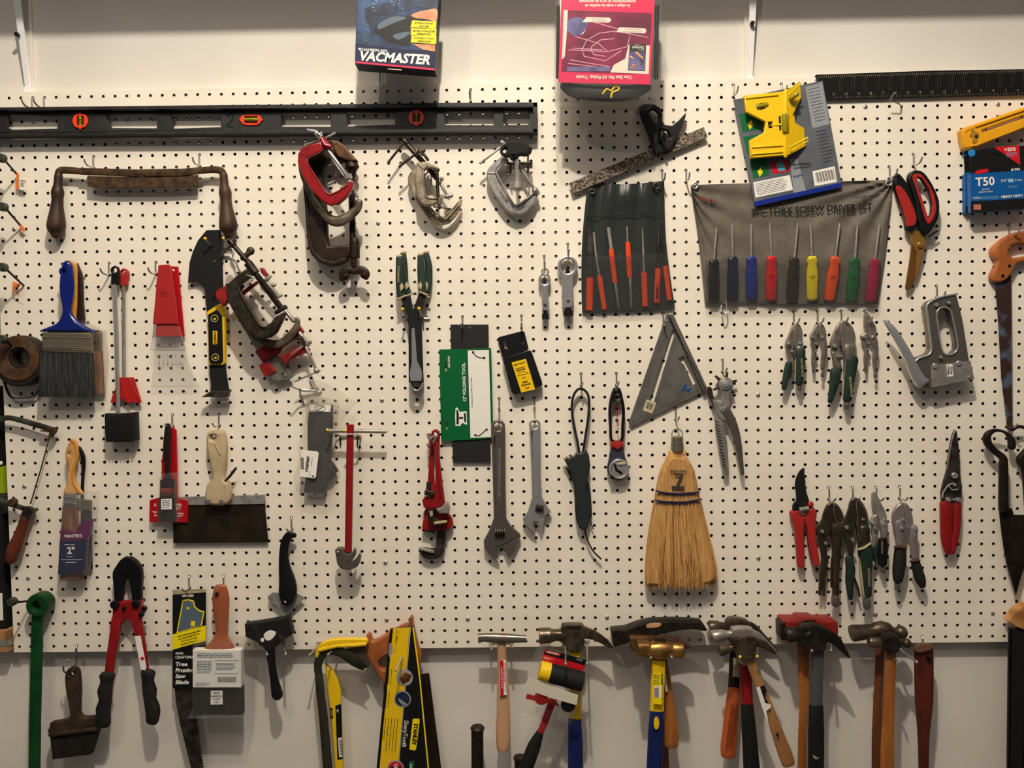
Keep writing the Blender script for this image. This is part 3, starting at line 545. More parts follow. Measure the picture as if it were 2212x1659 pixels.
for i, (a, b, c, nm, rgb, s) in enumerate(dr):
    T('screwdriver', '%s handled star screwdriver in the grey driver roll' % nm, 'screwdriver', c[0], c[1], 10, 'star screwdrivers in the grey roll')
    P('shaft', M('steel'), sw([a, (a[0] * .9 + b[0] * .1, a[1] + 30), b], [9, 11, 11], 17, cap=0))
    q = lambda t: (b[0] + (c[0] - b[0]) * t, b[1] + (c[1] - b[1]) * t)
    P('handle', mk(nm.replace(' ', '_') + '_handle', rgb, .3), sw([q(0), q(.06), q(.14), q(.25), q(.4), q(.97)], [40, 48, 38, 44, 50, 46], 16, flat=.5, n=3, sm=0, cap=1, seg=12), ang=50)
    if s: P('lettering', M('print_black'), tx(s, *q(.45), 17, 25.4, 0, 1, bold=.02))
# ---------------------------------------------------------------- card backed packaging and the yellow post level
Z(0, 0, 1)
col('card_grey', (112, 116, 122), .3, c2=(96, 100, 108), sc=14); col('card_blue', (30, 52, 140), .35); col('card_green', (28, 110, 70), .4); col('silver_print', (152, 156, 162), .3)
gq = (.0, -.02)
T('packaging_card', 'grey and blue printed packaging card with a barcode, behind the yellow level', 'packaging card', 1720, 300, 14)
P('card', M('card_grey'), pl([(1584, 216), (1777, 174), (1819, 402), (1631, 444)], 18, .8, .1)); P('bottom_band', M('card_blue'), fl([(1629, 436), (1818, 394), (1819, 404), (1631, 446)], 18.4))
P('top_panel', M('silver_print'), fl([(1739, 187), (1776, 177), (1792, 268), (1755, 277)], 18.3)); P('side_panel', M('silver_print'), fl([(1706, 344), (1722, 341), (1742, 415), (1715, 420)], 18.3))
PS('picture', M('card_green'), fl([(1596, 246), (1638, 238), (1646, 278), (1604, 286)], 18.4), fl([(1605, 295), (1640, 290), (1648, 330), (1616, 336)], 18.4), fl([(1620, 345), (1654, 340), (1662, 378), (1628, 386)], 18.4))
P('red_picture', M('print_red'), fl([(1664, 350), (1702, 345), (1706, 370), (1670, 376)], 18.4)); P('cyan_detail', col('cyan_print', (92, 170, 190)), fl([(1676, 352), (1690, 348), (1700, 368), (1682, 370)], 18.7))
P('yellow_detail', M('print_yellow'), *[fl([(x, y), (x + 8, y - 9), (x + 12, y + 3), (x + 5, y + 12)], 18.7) for x, y in ((1615, 268), (1636, 370))])
P('text_box', M('print_white'), fl([(1627, 394), (1706, 378), (1713, 410), (1632, 427)], 18.4)); P('barcode_label', M('print_white'), fl([(1755, 370), (1803, 359), (1808, 393), (1760, 402)], 18.4))
P('barcode', M('ink'), *[bx(1763 + i * 2.05, 384 - i * .42, .6 + (i * 7 % 3) * .5, 22, -13, 18.7, .1, .02) for i in range(20)], ang=60)
P('fine_print', col('dim_print', (60, 62, 66)), *fine(1745, 194, 26, 11, 7, 1.6, 18.7, -13, 2), *fine(1762, 285, 26, 10, 7.5, 1.6, 18.7, -13, 3), *fine(1631, 398, 70, 8, 3.4, 1.3, 18.8, -12, 4), tx('INSTRUCTIONS', 1752, 183, 3, 18.8, 13), ang=60)
P('brand_text', M('card_blue'), tx('Empire', 1723, 380, 5, 18.7, 12, 1, bold=.02))
T('post_level', 'bright yellow folding plastic post level hooked over the grey card', 'level', 1680, 270, 20)
P('left_leaf', M('yellow'), pl([(1608, 206), (1697, 197), (1697, 335), (1622, 341), (1619, 303), (1651, 286), (1654, 262), (1612, 241)], 42, 10, 1.2, holes=[[(1634, 225), (1654, 221), (1655, 235), (1636, 237)], [(1659, 263), (1669, 262), (1670, 276), (1661, 277)]]), *[sw(q, 1.6, 43, n=4) for q in ([(1612, 212), (1680, 205)], [(1626, 318), (1690, 314)], [(1624, 333), (1690, 328)], [(1620, 306), (1624, 336)])], ang=45)
P('right_leaf', M('yellow'), pl([(1698, 197), (1734, 169), (1738, 204), (1716, 246), (1722, 262), (1745, 270), (1750, 309), (1706, 334), (1698, 335)], 46, 10, 1.2, holes=[[(1687 + 17, 250), (1706, 248), (1708, 288), (1704, 288)], [(1718, 250), (1720, 244), (1722, 260), (1719, 261)]], g=(-.5, 0)), sw([(1704, 206, 50), (1730, 180, 60)], 1.8), sw([(1708, 318, 50), (1744, 298, 64)], 2.2), sw([(1712, 326, 50), (1746, 304, 64)], 1.6), ang=45)
P('hinge', M('yellow'), sw([(1697, 197, 40), (1697, 337, 40)], 4.5), sw([(1664, 270, 40), (1682, 270, 42), (1697, 268, 42)], 2.5))
PS('vial', M('vial'), sw([(1637, 230), (1655, 227)], 5.5, 40), sw([(1694, 250), (1696, 282)], 6, 45), sw([(1710, 212, 48), (1722, 203, 52)], 4.5))
PS('vial_guard', M('ink'), bx(1645, 229, 4, 12, 0, 44.5, .6, .1), bx(1685, 266, 4, 30, -3, 43, 1, .1), bx(1664, 268, 8, 5, -5, 42.5, .6, .1))
# ---------------------------------------------------------------- right edge: yellow guide, staple boxes
Z(1652, 0)
col('amber', (232, 172, 34), .45)
T('saw_guide', 'long amber yellow slotted plastic guide slanting out of the right edge', 'guide', 1900, 1150, 10)
P('body', M('amber'), pl([(1680, 1110), (1705, 1088), (1950, 1005), (2700, 745), (2740, 900), (2212, 1090), (1750, 1270), (1715, 1252)], 34, 22, 2, holes=[[(1850, 1108), (2620, 835), (2630, 862), (1856, 1132)]]))
P('rail', M('amber'), sw([(1800, 1078), (2640, 790)], 9, 35, n=4), sw([(1740, 1100), (1700, 1130), (1745, 1250), (1790, 1240)], 7, 35, flat=.4)); P('pivot', col('amber_dark', (170, 130, 40), .5), pl([(1760, 1095), (1790, 1095), (1795, 1120), (1825, 1130), (1830, 1165), (1815, 1200), (1800, 1225), (1770, 1215), (1775, 1180), (1745, 1160), (1760, 1130)], 35, 2, .4, 2))
P('pivot_screw', M('black'), cy(1800, 1165, 34, 36.5, 12))
col('staple_blue', (20, 96, 160), .35); col('box_black', (30, 30, 30), .4)
for k, (lab, dx, dy, d) in enumerate((('blue and black staple box tucked behind the one with the red corner', -47, 8, 14), ('front blue and black staple box with a red +25% corner, right edge', 0, 0, 38))):
    T('staple_box', lab, 'box', 1950, 1700, d - 10, 'staple boxes at the right edge')
    S_ = lambda q: [(x + dx, y + dy) for x, y in q]
    P('carton', M('staple_blue'), pl(S_([(1755, 1480), (2270, 1450), (2275, 1776), (1760, 1810)]), d, 13, .4))
    P('hang_tab', M('box_black'), pl(S_([(1745, 1290), (1940, 1262), (2275, 1240), (2290, 1450), (1755, 1482)]), d, 1.2, .2, holes=[S_([(1885, 1320), (1935, 1300), (2010, 1318), (2008, 1338), (1940, 1330), (1888, 1338)])]))
    if k: 
        P('red_corner', M('print_red'), fl([(1955, 1255), (2172, 1240), (2180, 1408)], d + .4)); P('base_band', M('box_black'), fl([(1760, 1718), (2274, 1690), (2275, 1776), (1760, 1812)], d + .3))
        P('lettering', M('print_white'), tx('T50', 1880, 1552, 70, d + .4, 3, 1, bold=.02), tx('# 504', 2140, 1446, 20, d + .5, 3, 1.1, bold=.03), tx('+25%', 2092, 1276, 28, d + .7, 3, 1.1, bold=.03), tx('HEAVY DUTY', 2110, 1675, 19, d + .5, 3, 1.1, bold=.04), tx('GENUINE', 1885, 1615, 11, d + .5, 3), tx('ARROW STAPLES', 1885, 1637, 11, d + .5, 3), tx('1250', 1800, 1690, 20, d + .5, 3), tx('1/4"', 2040, 1542, 24, d + .5, 3), tx('6 mm', 2165, 1535, 18, d + .5, 3), ang=60)
        P('fine_print', col('pale_blue_print', (150, 190, 214)), *fine(1830, 1684, 170, 2, 12, 7, d + .5, -3, 5), *fine(2080, 1590, 90, 2, 12, 5, d + .5, -3, 6), bx(2100, 1540, 46, 30, 0, d + .4, .2, .03), *fine(2060, 1305, 100, 4, 12, 5, d + .8, -2, 8), ang=60)
        P('brand_mark', M('print_red'), fl([(1790, 1470), (1830, 1448), (1905, 1440), (1912, 1460), (1870, 1478), (1810, 1485)], d + .6)); P('round_mark', col('mark_blue', (40, 140, 200)), cy(1765, 1305, d, d + .5, 30)); P('flag_print', col('flag_print', (190, 120, 100)), fq(1782, 1744, 1845, 1790, d + .6))
    else: P('base_band', M('box_black'), fl(S_([(1760, 1750), (2274, 1720), (2275, 1776), (1760, 1812)]), d + .3)); P('front_label', M('staple_blue'), fl(S_([(1745, 1462), (2200, 1430), (2275, 1460), (1760, 1520)]), d + .6)); P('round_mark', M('mark_blue') if 'mark_blue' in MT else M('staple_blue'), cy(1765 + dx, 1305 + dy, d, d + .5, 24))
"""snips"""
Z(1652, 400)
col('gold', (176, 134, 74), .35, metal=.6)
T('snips', 'garden snips with red and black looped grips and gold blades', 'snips', 1300, 0, 10)
P('blade', M('gold'), pl([(1245, 395), (1340, 395), (1378, 440), (1372, 510), (1352, 600), (1322, 700), (1290, 790), (1300, 600), (1268, 510), (1248, 450)], 20, 5, 1, 1), cy(1322, 512, 18, 24, 26))
P('lower_blade', col('bronze_blade', (128, 92, 50), .45, metal=.5), pl([(1262, 470), (1310, 560), (1322, 690), (1290, 790), (1250, 880), (1205, 893), (1212, 800), (1238, 640)], 15, 4, 1, 1))
P('latch', M('black'), sw([(1400, 440), (1440, 410), (1476, 390)], [7, 9, 7], 22, n=4))
for o, hl, dd, h in (([(1110, -50), (1120, -90), (1150, -102), (1190, -60), (1235, 10), (1285, 150), (1312, 250), (1302, 340), (1250, 395), (1212, 375), (1205, 280), (1160, 150), (1120, 20)], [(1122, 20), (1165, 10), (1230, 100), (1290, 240), (1296, 300), (1280, 340), (1215, 350), (1205, 280), (1160, 150)], 34, []),
  ([(1228, -60), (1250, -112), (1300, -130), (1365, -108), (1440, 0), (1492, 130), (1492, 250), (1470, 315), (1395, 418), (1345, 402), (1310, 300), (1290, 150), (1250, 20)], [(1262, -70), (1300, -100), (1345, -85), (1420, 20), (1462, 140), (1460, 240), (1420, 320), (1385, 320), (1350, 220), (1310, 80)], 36, [[(1305, -75), (1345, -60), (1405, 30), (1436, 150), (1428, 240), (1398, 284), (1372, 200), (1335, 80), (1300, -10)]])):
    g_ = P('grip', M('black'), pl(o, dd - 6, 16, 4, 1, holes=h)); P('grip_pad', M('redpl'), pl(hl, dd - 4, 6, 1.5, 1, holes=h), par=g_, label='red rubber pad on the black grip')
# ---------------------------------------------------------------- staple gun
col('gunmetal', (128, 122, 114), .3, metal=.65)
T('staple_gun', 'chrome and grey hand staple gun marked HEAVY DUTY', 'staple gun', 1600, 1400, 8)
P('body', M('gunmetal'), pl([(1370, 1040), (1400, 992), (1520, 945), (1635, 928), (1648, 965), (1692, 1150), (1745, 1480), (1787, 1658), (1420, 1735), (1300, 1710), (1268, 1560), (1300, 1470), (1390, 1440), (1418, 1400), (1400, 1200), (1385, 1085)], 34, 24, 3, holes=[[(1468, 1090), (1500, 1050), (1545, 1045), (1580, 1070), (1600, 1130), (1642, 1330), (1640, 1400), (1600, 1440), (1545, 1442), (1512, 1395), (1480, 1200)]]))
P('edge_trim', M('chrome'), sw([(1640, 930), (1520, 950), (1410, 995), (1382, 1045), (1392, 1120), (1412, 1300), (1425, 1400), (1395, 1450), (1310, 1480), (1280, 1520)], 9, 35, sm=3), sw([(1468, 1090), (1500, 1048), (1550, 1045), (1585, 1070), (1602, 1130), (1644, 1330), (1640, 1405), (1600, 1442), (1545, 1444), (1510, 1395), (1478, 1200)], 7, 35, sm=3, cl=True))
P('magazine', M('steel'), pl([(1425, 1540), (1758, 1500), (1790, 1656), (1428, 1730)], 38, 8, 1), label='lighter steel side plate')
lv = P('lever', M('chrome'), sw([(1018, 1152, 40), (1075, 1215, 42), (1150, 1330, 42), (1230, 1480, 40), (1290, 1620, 36), (1340, 1690, 34)], [10, 28, 34, 40, 50, 52], flat=.6, sm=3, n=3), label='long chrome squeeze lever')
PS('rivet', M('chrome'), *[cy(x, y, 36, 41, r) for x, y, r in ((1460, 1022, 15), (1565, 1003, 14), (1495, 1468, 14), (1445, 1540, 22), (1648, 1518, 22), (1375, 1668, 18), (1735, 1636, 9))])
lb = P('sticker', M('print_white'), bx(1580, 1580, 52, 104, -5, 38.6, .4, .1)); P('sticker_text', M('ink'), tx('HEAVY', 1568, 1580, 18, 38.9, 86, .95, bold=.03), tx('DUTY', 1594, 1580, 18, 38.9, 86, .95, bold=.03), par=lb)
# ---------------------------------------------------------------- upper row of locking pliers
MT.update(nick=mk('nickel', (172, 163, 152), .3, .65, (142, 132, 120), 60), oldnick=mk('brown_nickel', (112, 100, 82), .27, .8, (94, 82, 66), 50))
def lock(label, m, jaw, jaw2, hl, hr, riv, knob, d=22, grips=(), txt=None, jaw_m=None):
    T('locking_pliers', label, 'pliers', jaw[0][0], jaw[0][1], 8)
    P('jaw', M(m), pl(jaw, d, 9, 2, 1), ang=50); P('upper_jaw', M(m), pl(jaw2, d + 4, 9, 2.2, 1), ang=50)
    P('lower_handle', M(m), sw(hl[0], hl[1], d - 3, flat=.55, n=3, sm=3)); P('upper_handle', M(m), sw(hr[0], hr[1], d + 1, flat=.7, n=2.6, sm=3))
    PS('rivet', M('chrome'), *[cy(x, y, d + 2, d + 8, r) for x, y, r in riv]); j2 = [(a * .82 + sum(q[0] for q in jaw2) / len(jaw2) * .18, b * .86 + sum(q[1] for q in jaw2) / len(jaw2) * .14) for a, b in jaw2]; P('edge_line', M('chrome'), sw(j2, 2.2, d + 4.2, flat=.6, sm=2, cl=True, seg=6))
    P('adjusting_screw', M('gunmetal'), sw([(knob[0], knob[1] - knob[2] * 1.7), (knob[0], knob[1])], knob[2] * .5, d + 1), sw([(knob[0], knob[1]), (knob[0], knob[1] + knob[2] * 1.2)], [knob[2], knob[2]], d + 1))
    for pa, r, mm in grips: P('grip', M(mm), sw(pa, r, d + 2, flat=.8, n=2.6, sm=3))
    if txt: P('lettering', M('tan'), tx('MASTERFORCE', txt[0], txt[1], txt[2], txt[4], txt[3], .9, bold=.02))
lock('locking pliers with green and tan grips, leftmost of the upper row', 'nick', [(248, 1188), (215, 1260), (178, 1350), (190, 1420), (212, 1500), (250, 1500), (250, 1400), (262, 1330), (275, 1250)], [(255, 1185), (290, 1182), (322, 1230), (328, 1300), (322, 1380), (300, 1400), (262, 1390), (252, 1330)],
 ([(205, 1400), (220, 1500), (225, 1640)], [22, 24, 16]), ([(300, 1390), (300, 1500), (288, 1680)], [34, 30, 26]), ((203, 1348, 13), (296, 1347, 13), (230, 1417, 12)), (297, 1722, 18),
 grips=[([(310, 1412), (302, 1500), (292, 1685)], [36, 40, 34], 'green'), ([(290, 1415), (272, 1520), (262, 1670)], [14, 14, 10], 'tan'), ([(205, 1525), (185, 1620), (162, 1735)], [30, 30, 20], 'green')], txt=(318, 1555, 18, -86, 36))
lock('small bare nickel locking pliers, second in the upper row', 'nick', [(445, 1185), (415, 1240), (390, 1290), (402, 1340), (420, 1360), (450, 1300), (470, 1220)], [(470, 1180), (505, 1195), (528, 1255), (525, 1320), (480, 1330), (465, 1250)],
 ([(405, 1290), (420, 1400), (412, 1500), (415, 1600)], [18, 20, 16, 10]), ([(495, 1290), (508, 1400), (496, 1500), (490, 1570)], [22, 24, 20, 16]), ((405, 1293, 11), (487, 1296, 11), (433, 1352, 10), (432, 1417, 9)), (490, 1612, 13), 20)
lock('large locking pliers with green and tan grips, third in the upper row', 'nick', [(640, 1175), (600, 1240), (562, 1350), (580, 1420), (585, 1500), (620, 1560), (655, 1480), (640, 1390), (650, 1280)], [(645, 1170), (690, 1158), (745, 1195), (778, 1290), (770, 1400), (745, 1470), (690, 1460), (665, 1400), (650, 1300)],
 ([(600, 1430), (612, 1520), (618, 1600)], [32, 30, 20]), ([(720, 1380), (725, 1480), (705, 1600), (695, 1800)], [50, 48, 38, 32]), ((590, 1370, 17), (706, 1370, 17), (622, 1457, 15)), (700, 1868, 24),
 grips=[([(740, 1490), (730, 1570), (712, 1700), (702, 1820)], [56, 50, 44, 40], 'green'), ([(700, 1510), (692, 1600), (680, 1700), (672, 1820)], [14, 18, 18, 14], 'tan'), ([(605, 1590), (590, 1700), (556, 1845)], [46, 38, 20], 'green')], txt=(735, 1720, 20, -84, 40))
lock('small needle nose locking pliers, rightmost of the upper row', 'nick', [(860, 1095), (850, 1190), (858, 1260), (822, 1285), (840, 1340), (880, 1330), (890, 1200)], [(870, 1092), (890, 1098), (945, 1190), (960, 1250), (940, 1300), (895, 1310), (885, 1200)],
 ([(840, 1290), (866, 1400), (858, 1500), (862, 1600)], [18, 20, 16, 10]), ([(925, 1290), (945, 1400), (935, 1500), (940, 1580)], [26, 24, 18, 14]), ((842, 1293, 11), (918, 1298, 11), (878, 1345, 11), (877, 1400, 9)), (942, 1618, 13), 20)
# ---------------------------------------------------------------- saw, shears, red handled snips
MT.update(orwood=mk('varnished_beech', (186, 118, 68), .4, 0, (160, 96, 52), 30, (1, 1, .3)), bluerust=mk('blued_rusty_blade', (74, 56, 48), .6, .4, (100, 112, 132), 26, lo=.5, hi=.62))
T('hand_saw', 'rusty bladed hand saw with orange wooden handle at the right edge', 'saw', 2030, 600, 6)
def teeth(a, b, n, h):   # saw tooth edge from a to b
    q = []; dx, dy = (b[0] - a[0]) / n, (b[1] - a[1]) / n; L = math.hypot(dx, dy); nx, ny = -dy / L * h, dx / L * h
    for i in range(n): q += [(a[0] + dx * i, a[1] + dy * i), (a[0] + dx * (i + .5) + nx, a[1] + dy * (i + .5) + ny)]
    return q + [b]
P('blade', M('bluerust'), pl([(1946, 690), (2100, 650)] + teeth((2098, 780), (2108, 2080), 55, -9) + [(2072, 2085), (2020, 1650), (1992, 1150), (1965, 830)], 12, 1.4, .1))
P('handle', M('orwood'), pl([(2150, 400), (2050, 448), (1950, 540), (1966, 615), (1992, 645), (1975, 700), (1944, 770), (1958, 815), (2018, 826), (2080, 790), (2125, 720), (2168, 660), (2300, 650), (2440, 600), (2460, 450), (2380, 390), (2260, 385)], 22, 20, 4, 1, holes=[[(2082, 570), (2105, 515), (2170, 495), (2300, 500), (2350, 540), (2300, 590), (2170, 615), (2115, 620)]]))
PS('bolt', M('black'), cy(2026, 775, 20, 23, 15), cy(2083, 690, 20, 23, 14))
Z(1652, 800)
col('shear_steel', (58, 50, 42), .5, metal=.6, c2=(42, 36, 30), sc=40)
T('hedge_shears', 'old dark one-piece spring shears with looped bows at the right edge', 'shears', 2100, 1200, 10)
P('bow', M('shear_steel'), sw([(2106, 655), (2100, 590), (2050, 530), (1970, 512), (1905, 545), (1898, 610), (1950, 680), (2030, 745), (2035, 800), (2036, 900), (2036, 1190)], [28, 26, 12, 14, 26, 30, 26, 28, 32, 34, 36], 28, flat=.9, n=4, sm=4), ang=50)
P('bow', M('shear_steel'), sw([(2106, 500), (2180, 480), (2270, 520), (2290, 620), (2230, 700), (2180, 770), (2230, 860), (2260, 1190)], [20, 14, 22, 30, 30, 32, 34, 36], 22, flat=.9, n=4, sm=4), ang=50)
P('blade', M('shear_steel'), pl([(2002, 1180), (2112, 1178), (2128, 1234), (2330, 1236), (2300, 1450), (2190, 1760), (2146, 1922), (2070, 1660), (2028, 1420)], 24, 4, 1))
T('tin_snips', 'slim metal snips with two straight red grips, lower right', 'snips', 1600, 900, 8)
P('blade', M('steel_dk'), pl([(1622, 505), (1642, 520), (1664, 700), (1670, 880), (1610, 900), (1548, 885), (1570, 700), (1600, 560)], 18, 6, 2)); P('blade_edge', M('steel'), sw([(1625, 510), (1603, 570), (1574, 710), (1555, 850)], 6, 19))
P('joint', M('steel_dk'), pl([(1550, 880), (1665, 880), (1688, 990), (1680, 1100), (1668, 1135), (1512, 1135), (1508, 1040), (1535, 930)], 22, 8, 2)); P('spring', M('chrome'), wr([(1645, 1015), (1600, 1020), (1570, 990)], 1.6, 28), wr([(1600, 965), (1560, 985), (1525, 1040), (1515, 1085)], 1.6, 28))
PS('rivet', M('chrome'), *[cy(x, y, 20, 28, r) for x, y, r in ((1610, 895, 26), (1607, 972, 15), (1556, 1098, 20), (1640, 1100, 20), (1602, 1100, 10))])
col('grip_red', (144, 34, 34), .35)
PS('grip', M('grip_red'), sw([(1543, 1135), (1546, 1300), (1550, 1450), (1568, 1560)], [50, 50, 46, 26], 20, flat=.55, n=3, sm=3), sw([(1640, 1140), (1636, 1300), (1618, 1450), (1596, 1560)], [34, 34, 30, 20], 20, flat=.7, n=3, sm=3))
# ---------------------------------------------------------------- left side brushes, rods, scrapers
col('blue_handle', (24, 40, 120), .25, coat=.5); col('ferrule', (150, 142, 122), .35, metal=.7); col('bristle_grey', (70, 72, 72), .9, c2=(34, 36, 36), sc=260, st=(1, 1, .06)); col('bristle_tan', (150, 112, 86), .9, c2=(112, 80, 62), sc=260, st=(1, 1, .06))
col('bristle_dark', (44, 36, 30), .9, c2=(28, 24, 20), sc=260, st=(1, 1, .06)); col('lacquer_yellow', (206, 150, 62), .35); col('dark_handle', (46, 34, 30), .35)
def brush_tuft(top, bot, d, th, n, r=.45, seed=3):   # bristles: solid core plus individual hairs at the free end
    rr = random.Random(seed); out = [pl([top[0], top[1], bot[1], bot[0]], d - .8, th - 1.6, 2)]
    for i in range(n):
        u = rr.random(); a = (top[0][0] + (top[1][0] - top[0][0]) * u, top[0][1] + (top[1][1] - top[0][1]) * u); b = (bot[0][0] + (bot[1][0] - bot[0][0]) * u, bot[0][1] + (bot[1][1] - bot[0][1]) * u)
        k = rr.uniform(.86, 1.04); e_ = rr.uniform(-12, 12); dd = d - rr.uniform(-.3, .7)
        out.append(sw([a, (b[0] * .5 + a[0] * .5, b[1] * .5 + a[1] * .5), (b[0] + e_, a[1] + (b[1] - a[1]) * k)], [r, r, r * .6], dd, mm=1, cap=0, seg=4))
    return out
Z(0, 400)
T('paint_brush', 'wide brush in clear wrap with dark handle, rearmost of the three at the upper left', 'brush', 700, 700, 4, 'wide brushes at the upper left')
P('handle', M('dark_handle'), pl([(645, 690), (672, 710), (697, 790), (704, 1000), (716, 1165), (700, 1210), (860, 1250), (560, 1250), (640, 1120)], 14, 10, 3, 1)); P('ferrule', M('ferrule'), pl([(560, 1252), (862, 1255), (864, 1412), (562, 1412)], 14, 9, 2))
P('bristles', M('bristle_tan'), *brush_tuft([(570, 1412), (864, 1412)], [(590, 1780), (884, 1785)], 15, 10, 60)); P('wrap', M('haze'), pl([(700, 1150), (880, 1240), (905, 1500), (880, 1850), (640, 1880), (560, 1300)], 17, 14, 1))
T('paint_brush', 'yellow handled wide brush sandwiched between the blue and the dark one', 'brush', 600, 660, 16, 'wide brushes at the upper left')
P('handle', M('lacquer_yellow'), pl([(570, 655), (600, 645), (630, 662), (648, 710), (648, 1000), (645, 1160), (740, 1235), (400, 1240), (540, 1120), (560, 900)], 26, 9, 2.5, 1)); P('ferrule', M('ferrule'), pl([(400, 1245), (745, 1248), (745, 1410), (400, 1405)], 26, 9, 2)); P('bristles', M('bristle_dark'), *brush_tuft([(400, 1405), (745, 1408)], [(400, 1760), (760, 1765)], 26, 9, 20))
T('paint_brush', 'wide brush with glossy blue handle and grey bristles, front of the upper left trio', 'brush', 560, 640, 28, 'wide brushes at the upper left')
P('handle', M('blue_handle'), pl([(535, 652), (560, 642), (590, 655), (608, 700), (617, 780), (620, 900), (604, 1000), (598, 1080), (645, 1150), (720, 1202), (778, 1235), (776, 1252), (355, 1250), (362, 1225), (470, 1180), (512, 1115), (520, 1040), (503, 950), (498, 850), (508, 740), (518, 685)], 44, 13, 5, 1, holes=[(535, 735, 13)]), ang=60)
P('ferrule', M('ferrule'), pl([(355, 1255), (776, 1258), (778, 1435), (355, 1422)], 43, 13, 3), sw([(358, 1300), (776, 1302)], 5, 43), sw([(358, 1385), (776, 1392)], 5, 43), sw([(358, 1400), (776, 1408)], 5, 43))
P('bristles', M('bristle_grey'), *brush_tuft([(352, 1425), (775, 1436)], [(322, 1808), (798, 1800)], 43, 14, 260, .5), ang=60)
T('peg_hook', 'peg hook poking out right of the brush trio', 'hook', 735, 770, 2)
P('wire', M('zinc'), wr([(735, 770, -3), (725, 772, 4), (700, 800, 6), (655, 760, 8)], 1.6))
# rods with scoops
col('scoop_red', (176, 38, 34), .45)
T('scoop_rod', 'long chrome rod with red cap and red scoop, hanging behind its black twin', 'scoop rod', 1055, 740, 4, 'pair of long scoop rods')
P('cap', M('redpl'), pl([(1035, 715), (1060, 710), (1090, 730), (1096, 770), (1085, 810), (1083, 855), (1030, 858), (1018, 760)], 14, 9, 3, 1, holes=[(1048, 742, 14)])); P('rod', M('steel'), sw([(1055, 850), (1060, 1640)], 14, 10, cap=0))
P('scoop', M('scoop_red'), pl([(1022, 1640), (1140, 1640), (1205, 1855), (1178, 1862), (1130, 1848), (1090, 1866), (1045, 1820), (1000, 1852), (940, 1858), (962, 1780), (1010, 1680)], 15, 4, 1), sw([(1040, 1645), (1050, 1760), (1100, 1860)], 6, 15), sw([(1100, 1645), (1150, 1760), (1200, 1850)], 6, 15))
T('scoop_rod', 'long chrome rod with black cap and black grooved cup at its foot', 'scoop rod', 975, 720, 16, 'pair of long scoop rods')
P('cap', M('black'), pl([(945, 700), (975, 683), (1005, 700), (1012, 740), (1010, 850), (944, 850), (943, 760)], 26, 10, 3, holes=[(974, 725, 20)])); P('rod', M('chrome'), sw([(980, 845), (998, 1300), (1012, 1960)], 16, 22, cap=0))
P('cup', M('blackm'), pl([(886, 1950), (960, 1955), (1145, 1940), (1148, 2060), (1152, 2178), (1100, 2178), (1095, 2190), (1000, 2196), (896, 2190), (888, 2080)], 34, 26, 4), *[sw([(910 + i * 32, 1956), (912 + i * 32, 2188)], 7, 35, n=4) for i in range(8)])
# ice scrapers
T('ice_scraper', 'bright red ice scraper with clear blade, the rear one of two', 'scraper', 1500, 700, 6, 'pair of red ice scrapers')
P('handle', col('bright_red', (176, 24, 36), .3), pl([(1440, 690), (1518, 694), (1524, 760), (1572, 1290), (1545, 1298), (1440, 1290), (1430, 1000)], 12, 5, 1.2, holes=[[(1462, 714), (1488, 716), (1490, 732), (1464, 732)]])); P('blade', M('clear'), pl([(1330, 1290), (1560, 1290), (1600, 1500), (1700, 1722), (1290, 1726), (1310, 1500)], 13, 3, .5))
PS('rib', M('clear'), *[sw([(1360 + i * 34, 1440), (1352 + i * 42, 1560)], 6, 14) for i in range(6)]); P('blade_edge', M('haze'), sw([(1292, 1720), (1700, 1716)], 5, 13), sw([(1550, 1300), (1600, 1500), (1650, 1660)], 5, 13))
T('ice_scraper', 'dull red ice scraper with clear blade, the front one of two', 'scraper', 1400, 690, 16, 'pair of red ice scrapers')
P('handle', col('faded_red', (172, 48, 48), .4), pl([(1350, 682), (1440, 676), (1456, 692), (1500, 1000), (1517, 1186), (1302, 1186), (1320, 1000), (1336, 800)], 26, 7, 1.5), pl([(1335, 1180), (1515, 1180), (1530, 1290), (1326, 1294)], 22, 4, .6)); P('blade', M('clear'), pl([(1310, 1200), (1520, 1200), (1588, 1410), (1282, 1410)], 27, 6, .5)); P('blade_edge', M('haze'), sw([(1284, 1408), (1586, 1408)], 4, 26), sw([(1315, 1200), (1284, 1406)], 3, 26), sw([(1520, 1200), (1586, 1406)], 3, 26))
P('emblem', col('emblem_red', (110, 24, 26), .5), tx('FREEZE', 1392, 895, 8, 26.3), sw([(1355, 920), (1390, 908), (1430, 920), (1390, 932)], 2.5, 26.2, cl=True), bx(1392, 946, 70, 5, 0, 26.3, .2, .03))
# roofing knife
Z(400, 480, 4.366)
T('pull_scraper', 'black curved tool with a yellow and black handle held by two eyelets', 'pry tool', 280, 500, 6)
P('blade', M('blackm'), pl([(200, 75), (330, 70), (345, 300), (355, 600), (360, 790), (205, 850), (185, 650), (160, 590), (110, 560), (25, 570), (40, 380), (70, 280), (120, 170)], 14, 4, .6))
P('handle', M('yellow'), pl([(200, 845), (320, 765), (362, 792), (372, 900), (372, 1330), (345, 1350), (240, 1347), (218, 1325), (210, 900)], 26, 16, 3), pl([(375, 800), (385, 1300), (372, 1320), (372, 800)], 16, 6, 1))
h_ = P('handle_pad', M('black'), pl([(214, 872), (300, 822), (346, 885), (356, 1310), (332, 1338), (242, 1334), (224, 1300)], 28, 4, 1, holes=[(277, 908, 14), (284, 1276, 14)])); PS('eyelet', col('eyelet', (190, 176, 110), .4), *[tube([W(x + 32 * math.cos(a), y + 32 * math.sin(a), 28.4) for a in [k * math.pi / 8 for k in range(16)]], [.0010] * 16, seg=6, cl=True) for x, y in ((277, 908), (284, 1276))])
